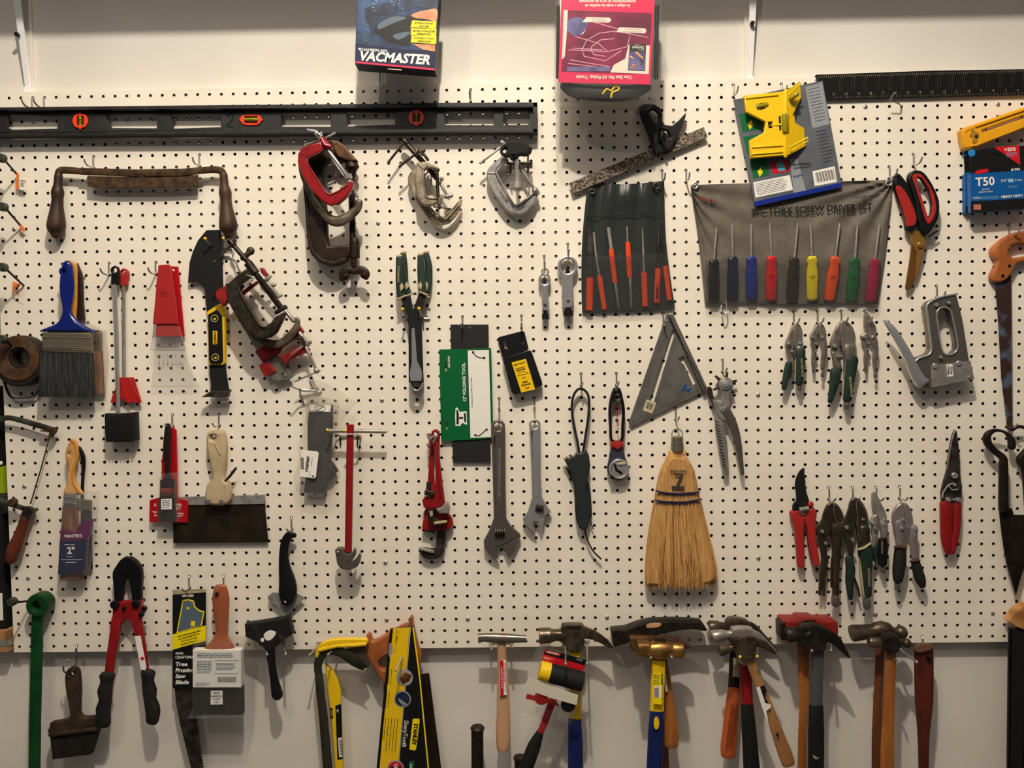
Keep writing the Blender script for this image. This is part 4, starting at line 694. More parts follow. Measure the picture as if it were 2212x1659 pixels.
P('badge', M('yellow'), sw([(281, 1028), (282, 1150)], 22, 28, flat=.15, n=4)); P('lettering', M('ink'), tx('STANLEY', 281, 1088, 22, 29.2, -90, .95, bold=.03))
P('foot', M('blackm'), pl([(226, 1345), (374, 1335), (395, 1480), (412, 1590), (235, 1600), (245, 1540), (230, 1440)], 20, 4, .6)); P('claw', M('steel_dk'), pl([(235, 1595), (412, 1588), (404, 1645), (148, 1652), (200, 1618)], 34, 14, 1.5, holes=[[(250, 1636), (300, 1622), (310, 1628), (262, 1642)]]), label='worn bare steel claw end')
# second clamp cluster
MT.update(dullcast=mk('dark_cast_steel', (78, 70, 58), .45, .55, (54, 48, 40), 50, bump=.3), jawred=mk('worn_red_paint', (152, 34, 30), .5, 0, (124, 26, 24), 50), barg=mk('grey_bar', (142, 138, 128), .4, .6))
T('bar_clamp', 'red and grey bar clamp slanting behind the left clamp cluster', 'clamp', 600, 900, 8)
P('bar', M('barg'), pl([(430, 800), (480, 760), (860, 1240), (1012, 1440), (962, 1492), (902, 1482), (780, 1315), (680, 1222)], 20, 5, .6), cy(922, 1412, 20, 24, 12), cy(944, 1445, 20, 22, 15))
PS('jaw', M('jawred'), pl([(298, 640), (372, 600), (410, 742), (350, 790), (280, 695)], 48, 18, 1.5), pl([(655, 1220), (760, 1150), (905, 1180), (880, 1235), (730, 1322)], 30, 16, 1.5), pl([(692, 1352), (780, 1300), (852, 1410), (745, 1458)], 28, 14, 1.5), pl([(888, 1265), (1040, 1190), (1130, 1158), (1168, 1200), (1155, 1232), (1100, 1242), (990, 1290), (942, 1345)], 34, 16, 1.5), pl([(1060, 955), (1112, 1030), (1085, 1065), (900, 1185), (870, 1140)], 30, 16, 1.5), pl([(700, 432), (730, 430), (782, 500), (760, 520), (715, 480)], 30, 14, 1.5), pl([(530, 650), (670, 555), (690, 570), (540, 690)], 28, 10, 1.5))
P('screw_rod', M('steel'), sw([(1140, 1180), (1240, 1400)], 15, 36)); P('stud', M('steel'), sw([(1080, 1045), (1165, 1155)], 18, 36)); P('hook_end', M('steel_dk'), sw([(1045, 1100), (1100, 1090), (1125, 1160)], [12, 22, 18], 38))
P('handle_bar', M('steel'), wr([(1040, 1500), (1240, 1410)], 2, 38), ba(1240, 1400, 38, 30), ba(1264, 1400, 38, 14)); P('grip_bar', M('steel'), wr([(995, 1248, 42), (1170, 1130, 38)], 1.6), ba(1180, 1130, 38, 18))
P('end_plate', M('barg'), pl([(800, 1460), (860, 1430), (905, 1490), (845, 1512)], 22, 6, 1))
T('c_clamp', 'grey C-clamp with round ended handle, middle of the left clamp cluster', 'clamp', 850, 1100, 30)
P('frame', M('cast'), sw([(540, 600), (470, 700), (480, 820), (580, 980), (700, 1100), (850, 1150), (950, 1110), (1030, 1020), (1060, 950), (1052, 905)], [26, 26, 26, 28, 34, 38, 38, 34, 26, 20], 44, flat=.6, n=3, sm=4)); P('screw_rod', M('steel'), sw([(570, 330), (880, 700)], 20, 44), sw([(860, 705), (905, 690)], 16, 44), sw([(945, 835), (1020, 925)], [16, 24], 44)); P('handle_bar', M('dullcast'), sw([(545, 340), (615, 280)], [26, 26], 50), ba(616, 272, 50, 40, .6)); P('wing_screw', M('steel'), sw([(770, 540), (805, 510)], [24, 14], 46), sw([(800, 600), (840, 590)], [16, 22], 44))
T('c_clamp', 'dark C-clamp with long black screw, front of the cluster beside the yellow-black handle', 'clamp', 600, 700, 55)
P('frame', M('dullcast'), pl([(600, 418), (500, 488), (400, 580), (378, 650), (398, 745), (480, 885), (580, 1030), (650, 1085), (720, 1100), (790, 1087), (850, 1042), (902, 940), (942, 850), (915, 850), (850, 890), (800, 950), (740, 990), (690, 962), (620, 842), (530, 690), (488, 640), (500, 590), (590, 522), (665, 505)], 74, 22, 3.5), sw([(500, 620), (530, 690), (625, 850), (700, 970), (750, 992)], 12, 75, sm=2), ang=42)
P('boss', M('dullcast'), sw([(592, 385), (665, 480)], [42, 40], 68, cap=0, seg=16)); P('screw_rod', M('dksteel2'), thd(662, 478, 905, 812, 31, 68, 13), sw([(440, 200), (600, 385)], [22, 24], 68), sw([(425, 180), (455, 215)], 32, 68), sw([(862, 850), (940, 800)], [22, 22], 68)); P('handle_bar', M('steel_dk'), wr([(278, 380, 78), (440, 205, 72), (470, 178, 70)], 2.6), ba(280, 378, 78, 20), ba(470, 176, 70, 16))
T('peg_hook', 'bent peg hook with yellow tips holding the left clamp cluster', 'hook', 350, 250, 2)
P('wire', M('zinc'), wr([(340, 247, 3), (450, 252, 6), (430, 330, 10), (480, 375, 20), (510, 455, 40), (560, 490, 70), (650, 522, 76)], 2, sm=3)); P('cross_wire', M('zinc'), wr([(330, 320, 3), (430, 325, 5), (470, 370, 12)], 2)); PS('tip', M('yellow'), ba(360, 152, 46, 15), ba(188, 155, 40, 16)); PS('prong', M('zinc'), wr([(372, 190, 6), (360, 155, 46)], 1.5), wr([(250, 215, 16), (215, 195, 26), (190, 157, 40)], 1.7))
# plastic bag
Z(550, 800)
T('plastic_bag', 'clear plastic bag with a black rubber piece and white barcode sticker inside', 'bag', 550, 400, 4)
P('bag', M('haze'), sheet([(440, 185), (520, 85), (700, 160), (882, 275)], [(335, 1030), (480, 1080), (620, 1078), (690, 1040)], lambda u, t: 30 + 3 * math.sin(u * 16 + t * 5) * math.sin(t * 9), 40, 40, side=lambda u, t: -130 * u * math.sin(math.pi * min(1, t * 1.3)) ** .7 * (1 - u * .2) + 20 * (1 - u) * math.sin(t * 20)), ang=80)
P('rubber_part', M('blackm'), pl([(466, 300), (658, 300), (660, 460), (640, 800), (600, 1050), (416, 1045), (452, 760), (448, 460)], 24, 16, 3)); P('side_lug', M('blackm'), sw([(620, 780), (675, 850), (640, 920)], [30, 36, 20], 16, sm=2))
P('strap_label', M('print_white'), pl([(470, 294), (652, 300), (646, 356), (468, 354)], 28, 2, .3)); P('strap_print', M('ink'), tube([W(560 + 44 * math.cos(a), 325 + 26 * math.sin(a), 28.6) for a in [k * math.pi / 7 for k in range(14)]], [.0005] * 14, seg=4, cl=True), bx(560, 325, 70, 4, -30, 28.6, .3, .05), *fine(475, 345, 160, 1, 8, 7, 28.4, 3, 3)); P('paper', M('haze'), pl([(442, 195), (728, 262), (705, 480), (432, 440)], 8, .6, .1))
st = P('sticker', M('print_white'), pl([(402, 680), (430, 682), (535, 692), (547, 705), (522, 912), (505, 922), (385, 905)], 34, .5, .1)); P('sticker_print', M('ink'), tx('19207607', 452, 800, 24, 34.4, 82, 1, bold=.04), tx('QTY 1', 470, 880, 12, 34.4, 82), tx('MADE IN USA', 488, 780, 9, 34.4, 82), *[bx(405 + 2, 745 + i * 6.5, 26, 2 + i % 3, 8, 34.4, .2, .03) for i in range(16)], bx(497, 905, 16, 14, 5, 34.4, .2, .03), par=st, ang=60)
T('peg_hook', 'bent wire hook across the top of the clear plastic bag', 'hook', 420, 160, 2)
P('wire', M('zinc'), wr([(310, 90, 60), (325, 140, 50), (400, 165, 30), (540, 168, 26), (490, 140, 30), (468, 85, 40)], 2, sm=3)); P('stub', M('zinc'), wr([(385, 170, 8), (395, 220, 6), (420, 285, 4)], 2)); P('leg', M('zinc'), wr([(400, 175, 10), (560, 180, 6), (580, 185, -3)], 1.8))
# ---------------------------------------------------------------- basin wrench
T('basin_wrench', 'tall red tube wrench with a chrome cross bar at its top', 'wrench', 800, 800, 8)
P('tube', M('red'), sw([(818, 462), (799, 1545)], 31, 46, cap=0, seg=18)); P('cross_bar', M('steel'), sw([(640, 515), (1126, 522)], 17, 42, cap=0, seg=14)); 
P('jaw', M('gunmetal'), pl([(684, 1535), (715, 1515), (755, 1522), (772, 1558), (828, 1560), (848, 1520), (862, 1560), (840, 1612), (800, 1645), (860, 1612), (890, 1566), (903, 1600), (880, 1672), (820, 1702), (752, 1700), (705, 1660), (692, 1590)], 52, 16, 3, 1), ba(712, 1555, 50, 22))
T('peg_hook', 'double prong hook with yellow tips holding the red tube wrench', 'hook', 800, 560, 2, 'yellow tipped double hooks')
P('wire', M('zinc'), wr([(725, 560, 5), (905, 556, 5)], 2.2)); PS('prong', M('zinc'), wr([(735, 562, 5), (700, 545, 12), (625, 510, 60)], 2), wr([(790, 545, 58), (880, 548, 50), (905, 556, 5)], 2)); PS('leg', M('black'), wr([(732, 565, 4), (732, 635, 4)], 1.8), wr([(877, 565, 4), (877, 635, 4)], 1.8)); PS('tip', M('yellow'), ba(622, 508, 62, 14), ba(776, 515, 62, 12))
# ---------------------------------------------------------------- green handled pliers
Z(550, 400)
for k, (lab, d, gr) in enumerate((('green handled long pliers, mostly hidden behind an identical pair', 10, ([(1268, 588), (1275, 700), (1283, 850), (1310, 930)], [(1462, 585), (1485, 700), (1480, 850), (1455, 935)])), ('front pair of long green handled pliers with chrome nose, centre left', 30, ([(1232, 618), (1235, 760), (1238, 860), (1250, 950)], [(1415, 605), (1420, 750), (1428, 850), (1438, 915)])))):
    T('long_pliers', lab, 'pliers', 1350, 1000, d, 'green handled long pliers')
    P('body', M('blackm'), pl([(1250, 975), (1325, 935), (1350, 1065), (1400, 925), (1462, 948), (1398, 1112), (1424, 1210), (1436, 1600), (1442, 1700), (1405, 1755), (1372, 1764), (1332, 1740), (1314, 1680), (1312, 1200), (1298, 1100)], d + 8, 10, 2, holes=[[(1336, 1692), (1378, 1680), (1422, 1692), (1388, 1750), (1368, 1750)]]))
    for q in gr:
        g_ = P('grip', M('green'), sw([(x, y) for x, y in q], [26, 32, 32, 34], d + 8, flat=.6, n=3, sm=3)); s_ = -1 if q[0][0] < 1350 else 1
        P('grip_trim', M('tan'), sw([(q[3][0] - 30, q[3][1] + (24 if s_ < 0 else -6)), (q[3][0] + 36, q[3][1] - (6 if s_ < 0 else -24))], 9, d + 12), sw([(q[0][0] - 12, q[0][1] - 10), (q[0][0] + 16, q[0][1] - 14)], 12, d + 9), par=g_)
        P('grip_inset', M('tan'), pl([(q[2][0] - s_ * 16, q[2][1] - 30), (q[2][0] - s_ * 38, q[2][1] + 10), (q[2][0] - s_ * 8, q[2][1] + 50), (q[2][0] + s_ * 2, q[2][1])], d + 17, 6, 1), par=g_)
    if k:
        P('nose', M('chrome'), pl([(1338, 1232), (1350, 1216), (1364, 1222), (1372, 1300), (1386, 1500), (1425, 1580), (1430, 1640), (1420, 1672), (1330, 1672), (1320, 1600), (1340, 1520)], d + 10, 4, 1)); P('lettering', M('tan'), tx('MASTERFORCE', 1228, 760, 16, d + 19.5, 88, .9, bold=.02)); P('nose_rim', M('chrome'), sw([(1322, 1690), (1345, 1735), (1378, 1752), (1410, 1738), (1436, 1690)], 8, d + 9, sm=2))
T('peg_hook', 'yellow tipped double hook holding the green handled long pliers', 'hook', 1340, 1130, 2, 'yellow tipped double hooks')
P('wire', M('zinc'), wr([(1275, 1140, 4), (1490, 1136, 4)], 2.2)); PS('prong', M('zinc'), wr([(1290, 1138, 5), (1280, 1080, 30), (1262, 1062, 52)], 2), wr([(1440, 1138, 5), (1410, 1090, 30), (1402, 1056, 52)], 2)); PS('tip', M('yellow'), ba(1262, 1058, 54, 15), ba(1402, 1052, 54, 15)); P('leg', M('zinc'), wr([(1440, 1140, 4), (1440, 1215, 4)], 1.8))
# ---------------------------------------------------------------- folding tool
Z(0, 0, 1)
col('card_forest', (8, 104, 58), .4); MT['blackiron'] = mk('black_sheet_steel', (52, 52, 54), .5, .3)
T('folding_tool', 'dark steel folding strip on a green card reading 12" FOLDING TOOL', 'folding tool', 1015, 710, 4)
P('steel_strip', M('blackiron'), pl([(973, 701), (1055, 701), (1060, 999), (978, 999)], 8, 4, .5, holes=[(1014, 709, 3), (1019, 990, 3)]), bx(998, 728, 1, 52, 0, 8.4, .4, .1), bx(1043, 728, 1, 52, 0, 8.4, .4, .1)); c_ = P('card', M('card_forest'), pl([(949, 755), (1061, 752), (1066, 946), (1018, 950), (953, 953)], 11, 1, .1, holes=[[(961, 783), (964, 783), (966, 800), (962, 803)], [(963, 910), (966, 910), (968, 926), (964, 928)]]))
P('label', M('print_white'), fl([(1010, 757), (1056, 756), (1061, 944), (1016, 946)], 11.3), par=c_); P('label_edge', M('ink'), bx(1012, 852, 1.2, 190, -1.5, 11.4, .2, .05), par=c_)
P('title', M('print_white'), tx('12" FOLDING TOOL', 1003, 826, 6.6, 11.4, 91, 1.0, bold=.03), tx('639-6048', 970, 782, 4.6, 11.4, 91, 1, bold=.02), par=c_); P('fine_print', M('ink'), tx('For folding seams of 3/8" and 1" depths', 1019, 848, 3.4, 11.5, 91, .85), par=c_)
P('anvil_logo', M('print_white'), pl([(984, 882), (988, 880), (993, 890), (1000, 889), (1008, 888), (1009, 918), (1000, 914), (996, 916), (995, 920), (984, 920), (983, 900)], 11.4, .3, .05), par=c_); P('anvil_text', M('ink'), pl([(986, 886), (988, 884), (991, 893), (991, 916), (986, 917)], 11.7, .2, .05), pl([(1002, 893), (1006, 892), (1007, 913), (1003, 911)], 11.7, .2, .05), bx(996, 903, 9, 4, 0, 11.7, .2, .05), par=c_); PS('cord', M('steel_dk'), wr([(1022, 761), (1030, 770), (1045, 774)], .8, 12, sm=3), wr([(1027, 940), (1036, 940), (1050, 928)], .8, 12, sm=3)); PS('eyelet', M('ink'), *[cy(x, y, 11, 12, 2.6) for x, y in ((1022, 761), (1046, 773), (1027, 940), (1051, 928))])
# ---------------------------------------------------------------- blade dispenser
T('blade_dispenser', 'black blade dispenser with yellow label, tilted, hanging centre', 'dispenser', 1125, 725, 4)
P('bracket', M('black'), pl([(1075, 731), (1078, 728), (1128, 715), (1133, 717), (1142, 754), (1090, 775), (1086, 772)], 10, 3, .5, holes=[[(1087, 738), (1091, 738), (1094, 748), (1098, 754), (1095, 756), (1090, 752)], (1129, 741, 4)])); P('case', M('black'), pl([(1086, 774), (1140, 757), (1147, 757), (1150, 764), (1170, 822), (1172, 832), (1133, 848), (1112, 852), (1105, 848)], 26, 20, 1.5))
l_ = P('label', M('yellow'), fl([(1105, 783), (1136, 775), (1156, 841), (1126, 848)], 26.4)); P('label_print', M('ink'), bx(1124, 797, 20, 6.5, -14, 26.7, .2, .05), tx('100', 1131, 816, 4, 26.7, 14), tx('Blade', 1134, 825, 3.4, 26.7, 14, 1, bold=.04), tx('Dispenser', 1136, 830.5, 3.4, 26.7, 14, 1, bold=.04), sw([(1119, 812), (1123, 804), (1132, 802), (1142, 806), (1119, 812)], .5, 26.7, flat=.2), tx('HEAVY DUTY', 1122, 786, 3, 26.7, 14, 1, bold=.04), par=l_); P('brand_text', M('yellow'), tx('STANLEY', 1124, 797, 3.4, 26.9, 14, 1, bold=.04), par=l_); P('country_mark', M('print_red'), tx('USA', 1139, 838, 3.6, 26.7, 14, 1, bold=.04), par=l_)
# ---------------------------------------------------------------- nut splitters
Z(1100, 400)
for lab, o, h, b, tip in (('small chrome nut splitter with a hex nut above it', [(248, 805), (262, 765), (300, 748), (340, 765), (356, 805), (348, 850), (326, 885), (343, 1050), (284, 1054), (276, 885), (256, 850)], (302, 803, 34, 44), (307, 1055, 1145, 28), [(300, 805), (282, 835), (322, 835)]), ('larger chrome nut splitter with a round eye, right of its small twin', [(412, 690), (425, 640), (460, 610), (500, 600), (545, 615), (578, 650), (586, 700), (570, 750), (545, 800), (546, 1022), (455, 1022), (452, 800), (425, 750)], (498, 688, 60, 66), (503, 1020, 1118, 40), [(495, 695), (468, 758), (532, 758)])):
    T('nut_splitter', lab, 'nut splitter', h[0], h[1], 4, 'chrome nut splitters'); P('body', M('chrome'), pl(o, 22, 16, 2.5, 1, holes=[h])); P('wedge', M('black'), pl(tip, 16, 8, .8)); P('bolt', M('black'), sw([(b[0], b[1] - 5), (b[0], (b[1] + b[2]) / 2)], b[3] * .62, 15, n=3), sw([(b[0], (b[1] + b[2]) / 2), (b[0], b[2])], b[3], 15, n=4, cap=0)); P('set_screw', M('steel_dk'), cy(b[0], b[1] - 32, 21, 23, 13))
T('hex_nut', 'loose hex nut threaded on the hook above the small nut splitter', 'nut', 305, 740, 14); P('nut', M('steel'), pl([(268, 735), (285, 705), (328, 710), (345, 742), (330, 772), (285, 770)], 26, 7, 1, holes=[(306, 740, 17)]))
"""square"""
Z(0, 0, 1)
T('speed_square', 'grey triangular rafter square with engraved scales and blue mark', 'square', 1447, 690, 4)
MT['sq'] = mk('grey_alloy', (136, 134, 128), .42, .55, (122, 120, 114), 30)
P('plate', M('sq'), pl([(1440, 679), (1453, 679), (1528, 842), (1362, 922), (1358, 914)], 9, 3.5, .5, holes=[[(1452, 712), (1459, 716), (1412, 870), (1403, 866)], [(1465, 775), (1476, 769), (1505, 826), (1497, 832), (1478, 788), (1468, 780)]])); P('fence', M('sq'), pl([(1444, 679), (1454, 678), (1530, 842), (1520, 847)], 16, 14, 1)); P('fence_line', M('ink'), sw([(1446, 684), (1524, 842)], .8, 16.4))
P('scale', col('engraving', (70, 68, 64), .6), *[bx(1362 + (1440 - 1362) * t + (3.2 if i % 4 else 5), 912 + (684 - 912) * t + 1, 4 if i % 4 else 8, .8, 20, 9.2, .2, .03) for i, t in [(i, i / 46) for i in range(46)]], *[bx(1370 + (1520 - 1370) * t, 914 + (842 - 914) * t - (4 if i % 4 else 6), .8, 5 if i % 4 else 9, 20, 9.2, .2, .03) for i, t in [(i, i / 40) for i in range(40)]], *[bx(1418 + (1463 - 1418) * t, 872 + (724 - 872) * t, 5, .8, 20, 9.2, .2, .03) for t in [i / 36 for i in range(36)]], *[tx(str(k), 1383 + k * 10.5, 876 - k * 31, 4, 9.2, 70) for k in range(6)], ang=60)
P('blue_mark', col('marker_blue', (20, 84, 150)), sw([(1472, 846), (1482, 828), (1480, 842), (1492, 838), (1486, 846)], 1.6, 9.6, flat=.3, sm=3)); b_ = P('price_sticker', col('yellowed_paper', (206, 194, 160)), bx(1403, 878, 22, 25, 20, 9.5, .4, .1)); P('price_bars', M('engraving'), *[bx(1397 + i * 3, 875 + i * 1.1, 1.2 + i % 2, 14, 20, 9.8, .2, .03) for i in range(5)], par=b_)
# ---------------------------------------------------------------- punch pliers, strap wrench, die stock, adjustable wrenches
Z(1100, 800)
T('leather_punch', 'revolving leather punch pliers with a studded wheel at the top', 'punch pliers', 1845, 110, 6)
P('jaw', M('steel'), pl([(1790, 110), (1815, 70), (1850, 58), (1890, 75), (1912, 120), (1900, 175), (1882, 210), (1880, 300), (1860, 350), (1860, 400), (1880, 430), (1830, 430), (1780, 390), (1755, 320), (1740, 250), (1800, 265), (1812, 200), (1795, 160)], 26, 7, 2, 1)); P('anvil_jaw', M('steel_dk'), pl([(1694, 150), (1715, 138), (1732, 160), (1745, 220), (1765, 262), (1800, 270), (1800, 380), (1760, 390), (1735, 300), (1700, 215)], 20, 8, 2, 1))
w_ = P('punch_wheel', M('steel_dk'), cy(1838, 125, 14, 22, 68)); PS('punch_tube', M('steel_dk'), *[sw([(1838 + 55 * math.cos(a), 120 + 55 * math.sin(a)), (1838 + (108) * math.cos(a), 120 + 108 * math.sin(a))], [15, 10], 17, cap=0) for a in (-2.4, -1.35, -.3, .75, 2.7)], par=w_); P('hub', M('chrome'), cy(1846, 122, 24, 30, 42), cy(1846, 122, 28, 33, 20)); P('rivet', M('chrome'), cy(1818, 332, 24, 30, 20))
P('handle', M('steel'), sw([(1775, 300), (1790, 420), (1810, 560), (1830, 700), (1848, 880)], [34, 40, 40, 36, 22], 18, flat=.6, n=3, sm=3)); P('handle', M('gunmetal'), sw([(1840, 330), (1900, 440), (1940, 560), (1965, 700), (1990, 885)], [40, 38, 32, 26, 14], 24, flat=.6, n=3, sm=3)); P('knurling', M('steel_dk'), *[sw([(1752 + i * 4.3, 430 + i * 26), (1790 + i * 4.3, 446 + i * 26)], 3, 24) for i in range(16)], ang=60)
col('green_grey', (44, 52, 50), .5)
T('strap_wrench', 'dark green-grey strap wrench with a black loop standing above it', 'strap wrench', 610, 160, 6)
P('strap', M('rubber'), sw([(598, 700), (580, 600), (548, 440), (534, 300), (556, 200), (606, 156), (662, 190), (682, 270), (672, 420), (645, 600), (630, 700)], [11] * 11, 18, flat=1.6, n=4, sm=4)); P('tail', M('rubber'), sw([(645, 1365), (668, 1450), (715, 1540), (782, 1608)], 7, 14, flat=1.5, n=4, sm=4)); P('short_end', M('rubber'), sw([(688, 1260), (698, 1310), (718, 1352)], 5, 10, sm=3))
P('rear_handle', M('green_grey'), pl([(480, 830), (520, 850), (620, 900), (672, 950), (692, 1010), (706, 1200), (698, 1265), (660, 1270), (560, 1000)], 14, 10, 2, 1)); P('front_handle', M('green_grey'), pl([(458, 745), (478, 758), (490, 735), (512, 752), (528, 722), (548, 735), (566, 706), (610, 706), (662, 684), (682, 730), (692, 820), (668, 950), (658, 1020), (690, 1150), (692, 1240), (682, 1300), (668, 1350), (640, 1372), (600, 1350), (578, 1300), (562, 1200), (560, 1080), (550, 970), (528, 880), (490, 800)], 26, 13, 3), ang=45); P('worn_teeth', M('tan'), sw([(460, 748), (478, 760), (490, 738), (512, 754), (528, 724), (548, 737), (566, 708)], 4, 25.5))
T('die_stock', 'ratcheting wrench with black and red handle and a round chrome head', 'wrench', 925, 170, 6)
P('head', mk('blue_steel', (92, 94, 106), .35, .6), pl([(880, 640), (968, 640), (990, 740), (1020, 810), (1022, 860), (1005, 905), (960, 938), (915, 940), (862, 910), (836, 850), (850, 760)], 20, 10, 2.5, 1)); P('handle', M('black'), pl([(893, 156), (920, 148), (950, 156), (968, 215), (990, 330), (985, 480), (972, 610), (870, 610), (856, 480), (850, 340), (866, 230)], 26, 20, 5, 1, holes=[(924, 218, 22)]), ang=60); P('red_band', M('redpl'), pl([(870, 605), (972, 605), (974, 650), (930, 682), (868, 652)], 26.5, 20, 4)); P('lettering', M('red'), tx('Crescent', 925, 390, 26, 26.3, -88, 1.25, bold=.02), tx('\u00ae', 940, 498, 10, 26.3))
P('ratchet_ring', M('chrome'), tube([W(938 + 76 * math.cos(a), 842 + 76 * math.sin(a), 24) for a in [k * math.pi / 12 for k in range(24)]], [.0026] * 24, seg=8, cl=True), cy(938, 842, 20, 25, 66)); P('die', M('black'), sw([(900, 805), (915, 850), (960, 880)], 12, 25, flat=.5), cy(945, 800, 24, 27, 14), cy(880, 905, 20, 26, 22)); P('catch', M('tan'), sw([(930, 800), (985, 795)], 14, 26, flat=.6))
def adj(label, ring, sh, head, jaw, worm, txt, panel, m):
    T('adjustable_wrench', label, 'wrench', ring[0], ring[1], 5, 'chrome adjustable wrenches')
    P('body', M(m), pl(sh + head, 20, 12, 2.5, holes=[(ring[0], ring[1], ring[3])]), tube([W(ring[0] + ring[2] * math.cos(a), ring[1] + ring[2] * math.sin(a), 14) for a in [k * math.pi / 10 for k in range(20)]], [PX(0) * (ring[2] - ring[3]) * .8] * 20, seg=8, cl=True), ang=42)
    P('jaw', M(m), pl(jaw, 19, 9, 2), ang=42); P('rib', M(m), sw(panel, 5, 20.4, flat=.7, cl=True)); P('lettering', M('chrome'), tx(txt[0], txt[1], txt[2], txt[3], 20.1, txt[4], 1.1, bold=.02))
    P('worm_screw', M('steel_dk'), thd(worm[0], worm[1], worm[2], worm[3], worm[4], 20, 14))
adj('adjustable wrench of medium size, right of the larger one', (218, 466, 42, 30), [(170, 470), (180, 435), (218, 415), (258, 435), (268, 470), (270, 900), (282, 1085)], [(320, 1150), (360, 1212), (300, 1246), (262, 1262), (262, 1290), (215, 1290), (202, 1310), (232, 1396), (165, 1350), (120, 1292), (116, 1268), (160, 1200), (195, 1085), (186, 800)], [(262, 1262), (298, 1246), (300, 1290), (275, 1382), (240, 1302), (245, 1280)], (225, 1170, 295, 1185, 34), ('ALLOY ARTISAN 10"', 232, 750, 22, -88), [(195, 520), (246, 520), (250, 800), (250, 1060), (232, 1082), (215, 1060), (200, 800)], 'chrome')
Z(550, 800)
adj('largest adjustable wrench, engraved chrome alloy, beside the green folding tool card', (2078, 480, 50, 36), [(2020, 485), (2032, 445), (2078, 424), (2124, 445), (2138, 485), (2142, 1000), (2148, 1265)], [(2180, 1320), (2262, 1398), (2270, 1425), (2200, 1450), (2120, 1490), (2068, 1500), (2050, 1540), (2086, 1616), (2004, 1572), (1960, 1522), (1954, 1455), (2000, 1370), (2040, 1265), (2034, 1000)], [(2120, 1490), (2205, 1450), (2268, 1420), (2212, 1540), (2165, 1600), (2128, 1520)], (2050, 1380, 2140, 1380, 44), ('BULLET CHROME ALLOY', 2090, 870, 24, 88), [(2048, 560), (2110, 560), (2112, 900), (2108, 1230), (2084, 1262), (2060, 1230), (2052, 900)], 'gunmetal')
# ---------------------------------------------------------------- pipe wrenches
T('pipe_wrench', 'rear red pipe wrench whose dark hooked jaw hangs lowest', 'pipe wrench', 1510, 900, 4, 'red pipe wrenches')
P('handle', M('red'), pl([(1498, 570), (1515, 560), (1535, 600), (1530, 900), (1560, 1180), (1455, 1190), (1470, 1060), (1480, 900)], 12, 9, 2)); P('housing', M('red'), pl([(1455, 1190), (1560, 1195), (1650, 1228), (1690, 1290), (1680, 1342), (1620, 1376), (1500, 1372), (1428, 1362), (1442, 1260)], 22, 20, 4, 1)); P('heel_jaw', M('steel_dk'), pl([(1430, 1350), (1540, 1372), (1535, 1392), (1425, 1372)], 20, 14, 1))
P('hook_jaw', M('oil') if 'oil' in MT else M('steel_dk'), pl([(1560, 1375), (1626, 1368), (1622, 1500), (1592, 1590), (1500, 1616), (1430, 1592), (1404, 1540), (1410, 1518), (1522, 1526), (1545, 1500)], 18, 14, 3, 1)); P('jaw_teeth', M('steel'), sw([(1415, 1522), (1525, 1548)], 12, 20, n=4))
T('pipe_wrench', 'front red pipe wrench with knurled black nut', 'pipe wrench', 1540, 540, 20, 'red pipe wrenches')
P('handle', M('red'), pl([(1500, 560), (1512, 518), (1542, 503), (1572, 520), (1578, 560), (1572, 700), (1600, 950), (1626, 1150), (1560, 1180), (1490, 1190), (1440, 1172), (1428, 1110), (1450, 1078), (1500, 1072), (1490, 1010), (1540, 960), (1540, 700)], 36, 14, 4, holes=[(1540, 552, 16, 22)])); P('rib', M('red'), sw([(1556, 620), (1570, 900), (1590, 1080)], 10, 37)); P('lettering', M('clred'), tx('RIDGE TOOL', 1568, 960, 20, 37.4, -86, 1, bold=.02))
P('hook_jaw', M('dksteel2'), pl([(1478, 1185), (1532, 1185), (1536, 1262), (1580, 1285), (1640, 1282), (1632, 1310), (1570, 1332), (1505, 1318), (1474, 1262)], 40, 14, 3)); P('shank_slot', M('tan'), pl([(1490, 1200), (1520, 1200), (1520, 1240), (1500, 1252)], 40.4, 1, .2)); P('heel_jaw', M('steel'), pl([(1545, 1185), (1600, 1165), (1630, 1120), (1652, 1130), (1667, 1185), (1660, 1222), (1575, 1225)], 40, 16, 3)); P('jaw_teeth', M('tan'), sw([(1540, 1302), (1632, 1290)], 12, 41, n=4))
P('threaded_shank', M('dksteel2'), thd(1490, 950, 1482, 1020, 24, 34, 12)); P('adjusting_nut', M('dksteel2'), sw([(1452, 1042), (1536, 1048)], 24, 38, cap=0, n=3)); P('hanging_ring', M('steel'), wr([(1478, 545), (1490, 590), (1540, 555), (1530, 610)], 2.2, 40, sm=3), ba(1482, 550, 30, 16))
# ---------------------------------------------------------------- whisk broom
Z(1100, 800)
MT.update(straw=mk('broom_straw', (208, 168, 110), .8, 0, (172, 124, 70), 420, (1, 1, .05), .35, .65), straw2=mk('broom_straw_pale', (222, 180, 118), .8), straw3=mk('broom_straw_brown', (140, 92, 50), .8), navy_thread=mk('navy_thread', (22, 32, 84), .7))
T('whisk_broom', 'straw whisk broom with two rows of navy stitching', 'broom', 1430, 540, 10)
Lb = [(1375, 725), (1335, 790), (1300, 860), (1275, 950), (1258, 1040), (1245, 1120), (1222, 1250), (1195, 1400), (1178, 1550), (1168, 1700), (1168, 1800)]; Rb = [(1500, 730), (1545, 780), (1580, 850), (1605, 940), (1620, 1040), (1640, 1120), (1670, 1250), (1705, 1400), (1740, 1550), (1770, 1690), (1765, 1790)]
P('straw_core', M('straw'), pl(Lb + [(1200, 1850), (1450, 1850), (1700, 1835)] + Rb[::-1], 36, 26, 9, 1), ang=60)
rr = random.Random(11); st_ = [[], [], []]
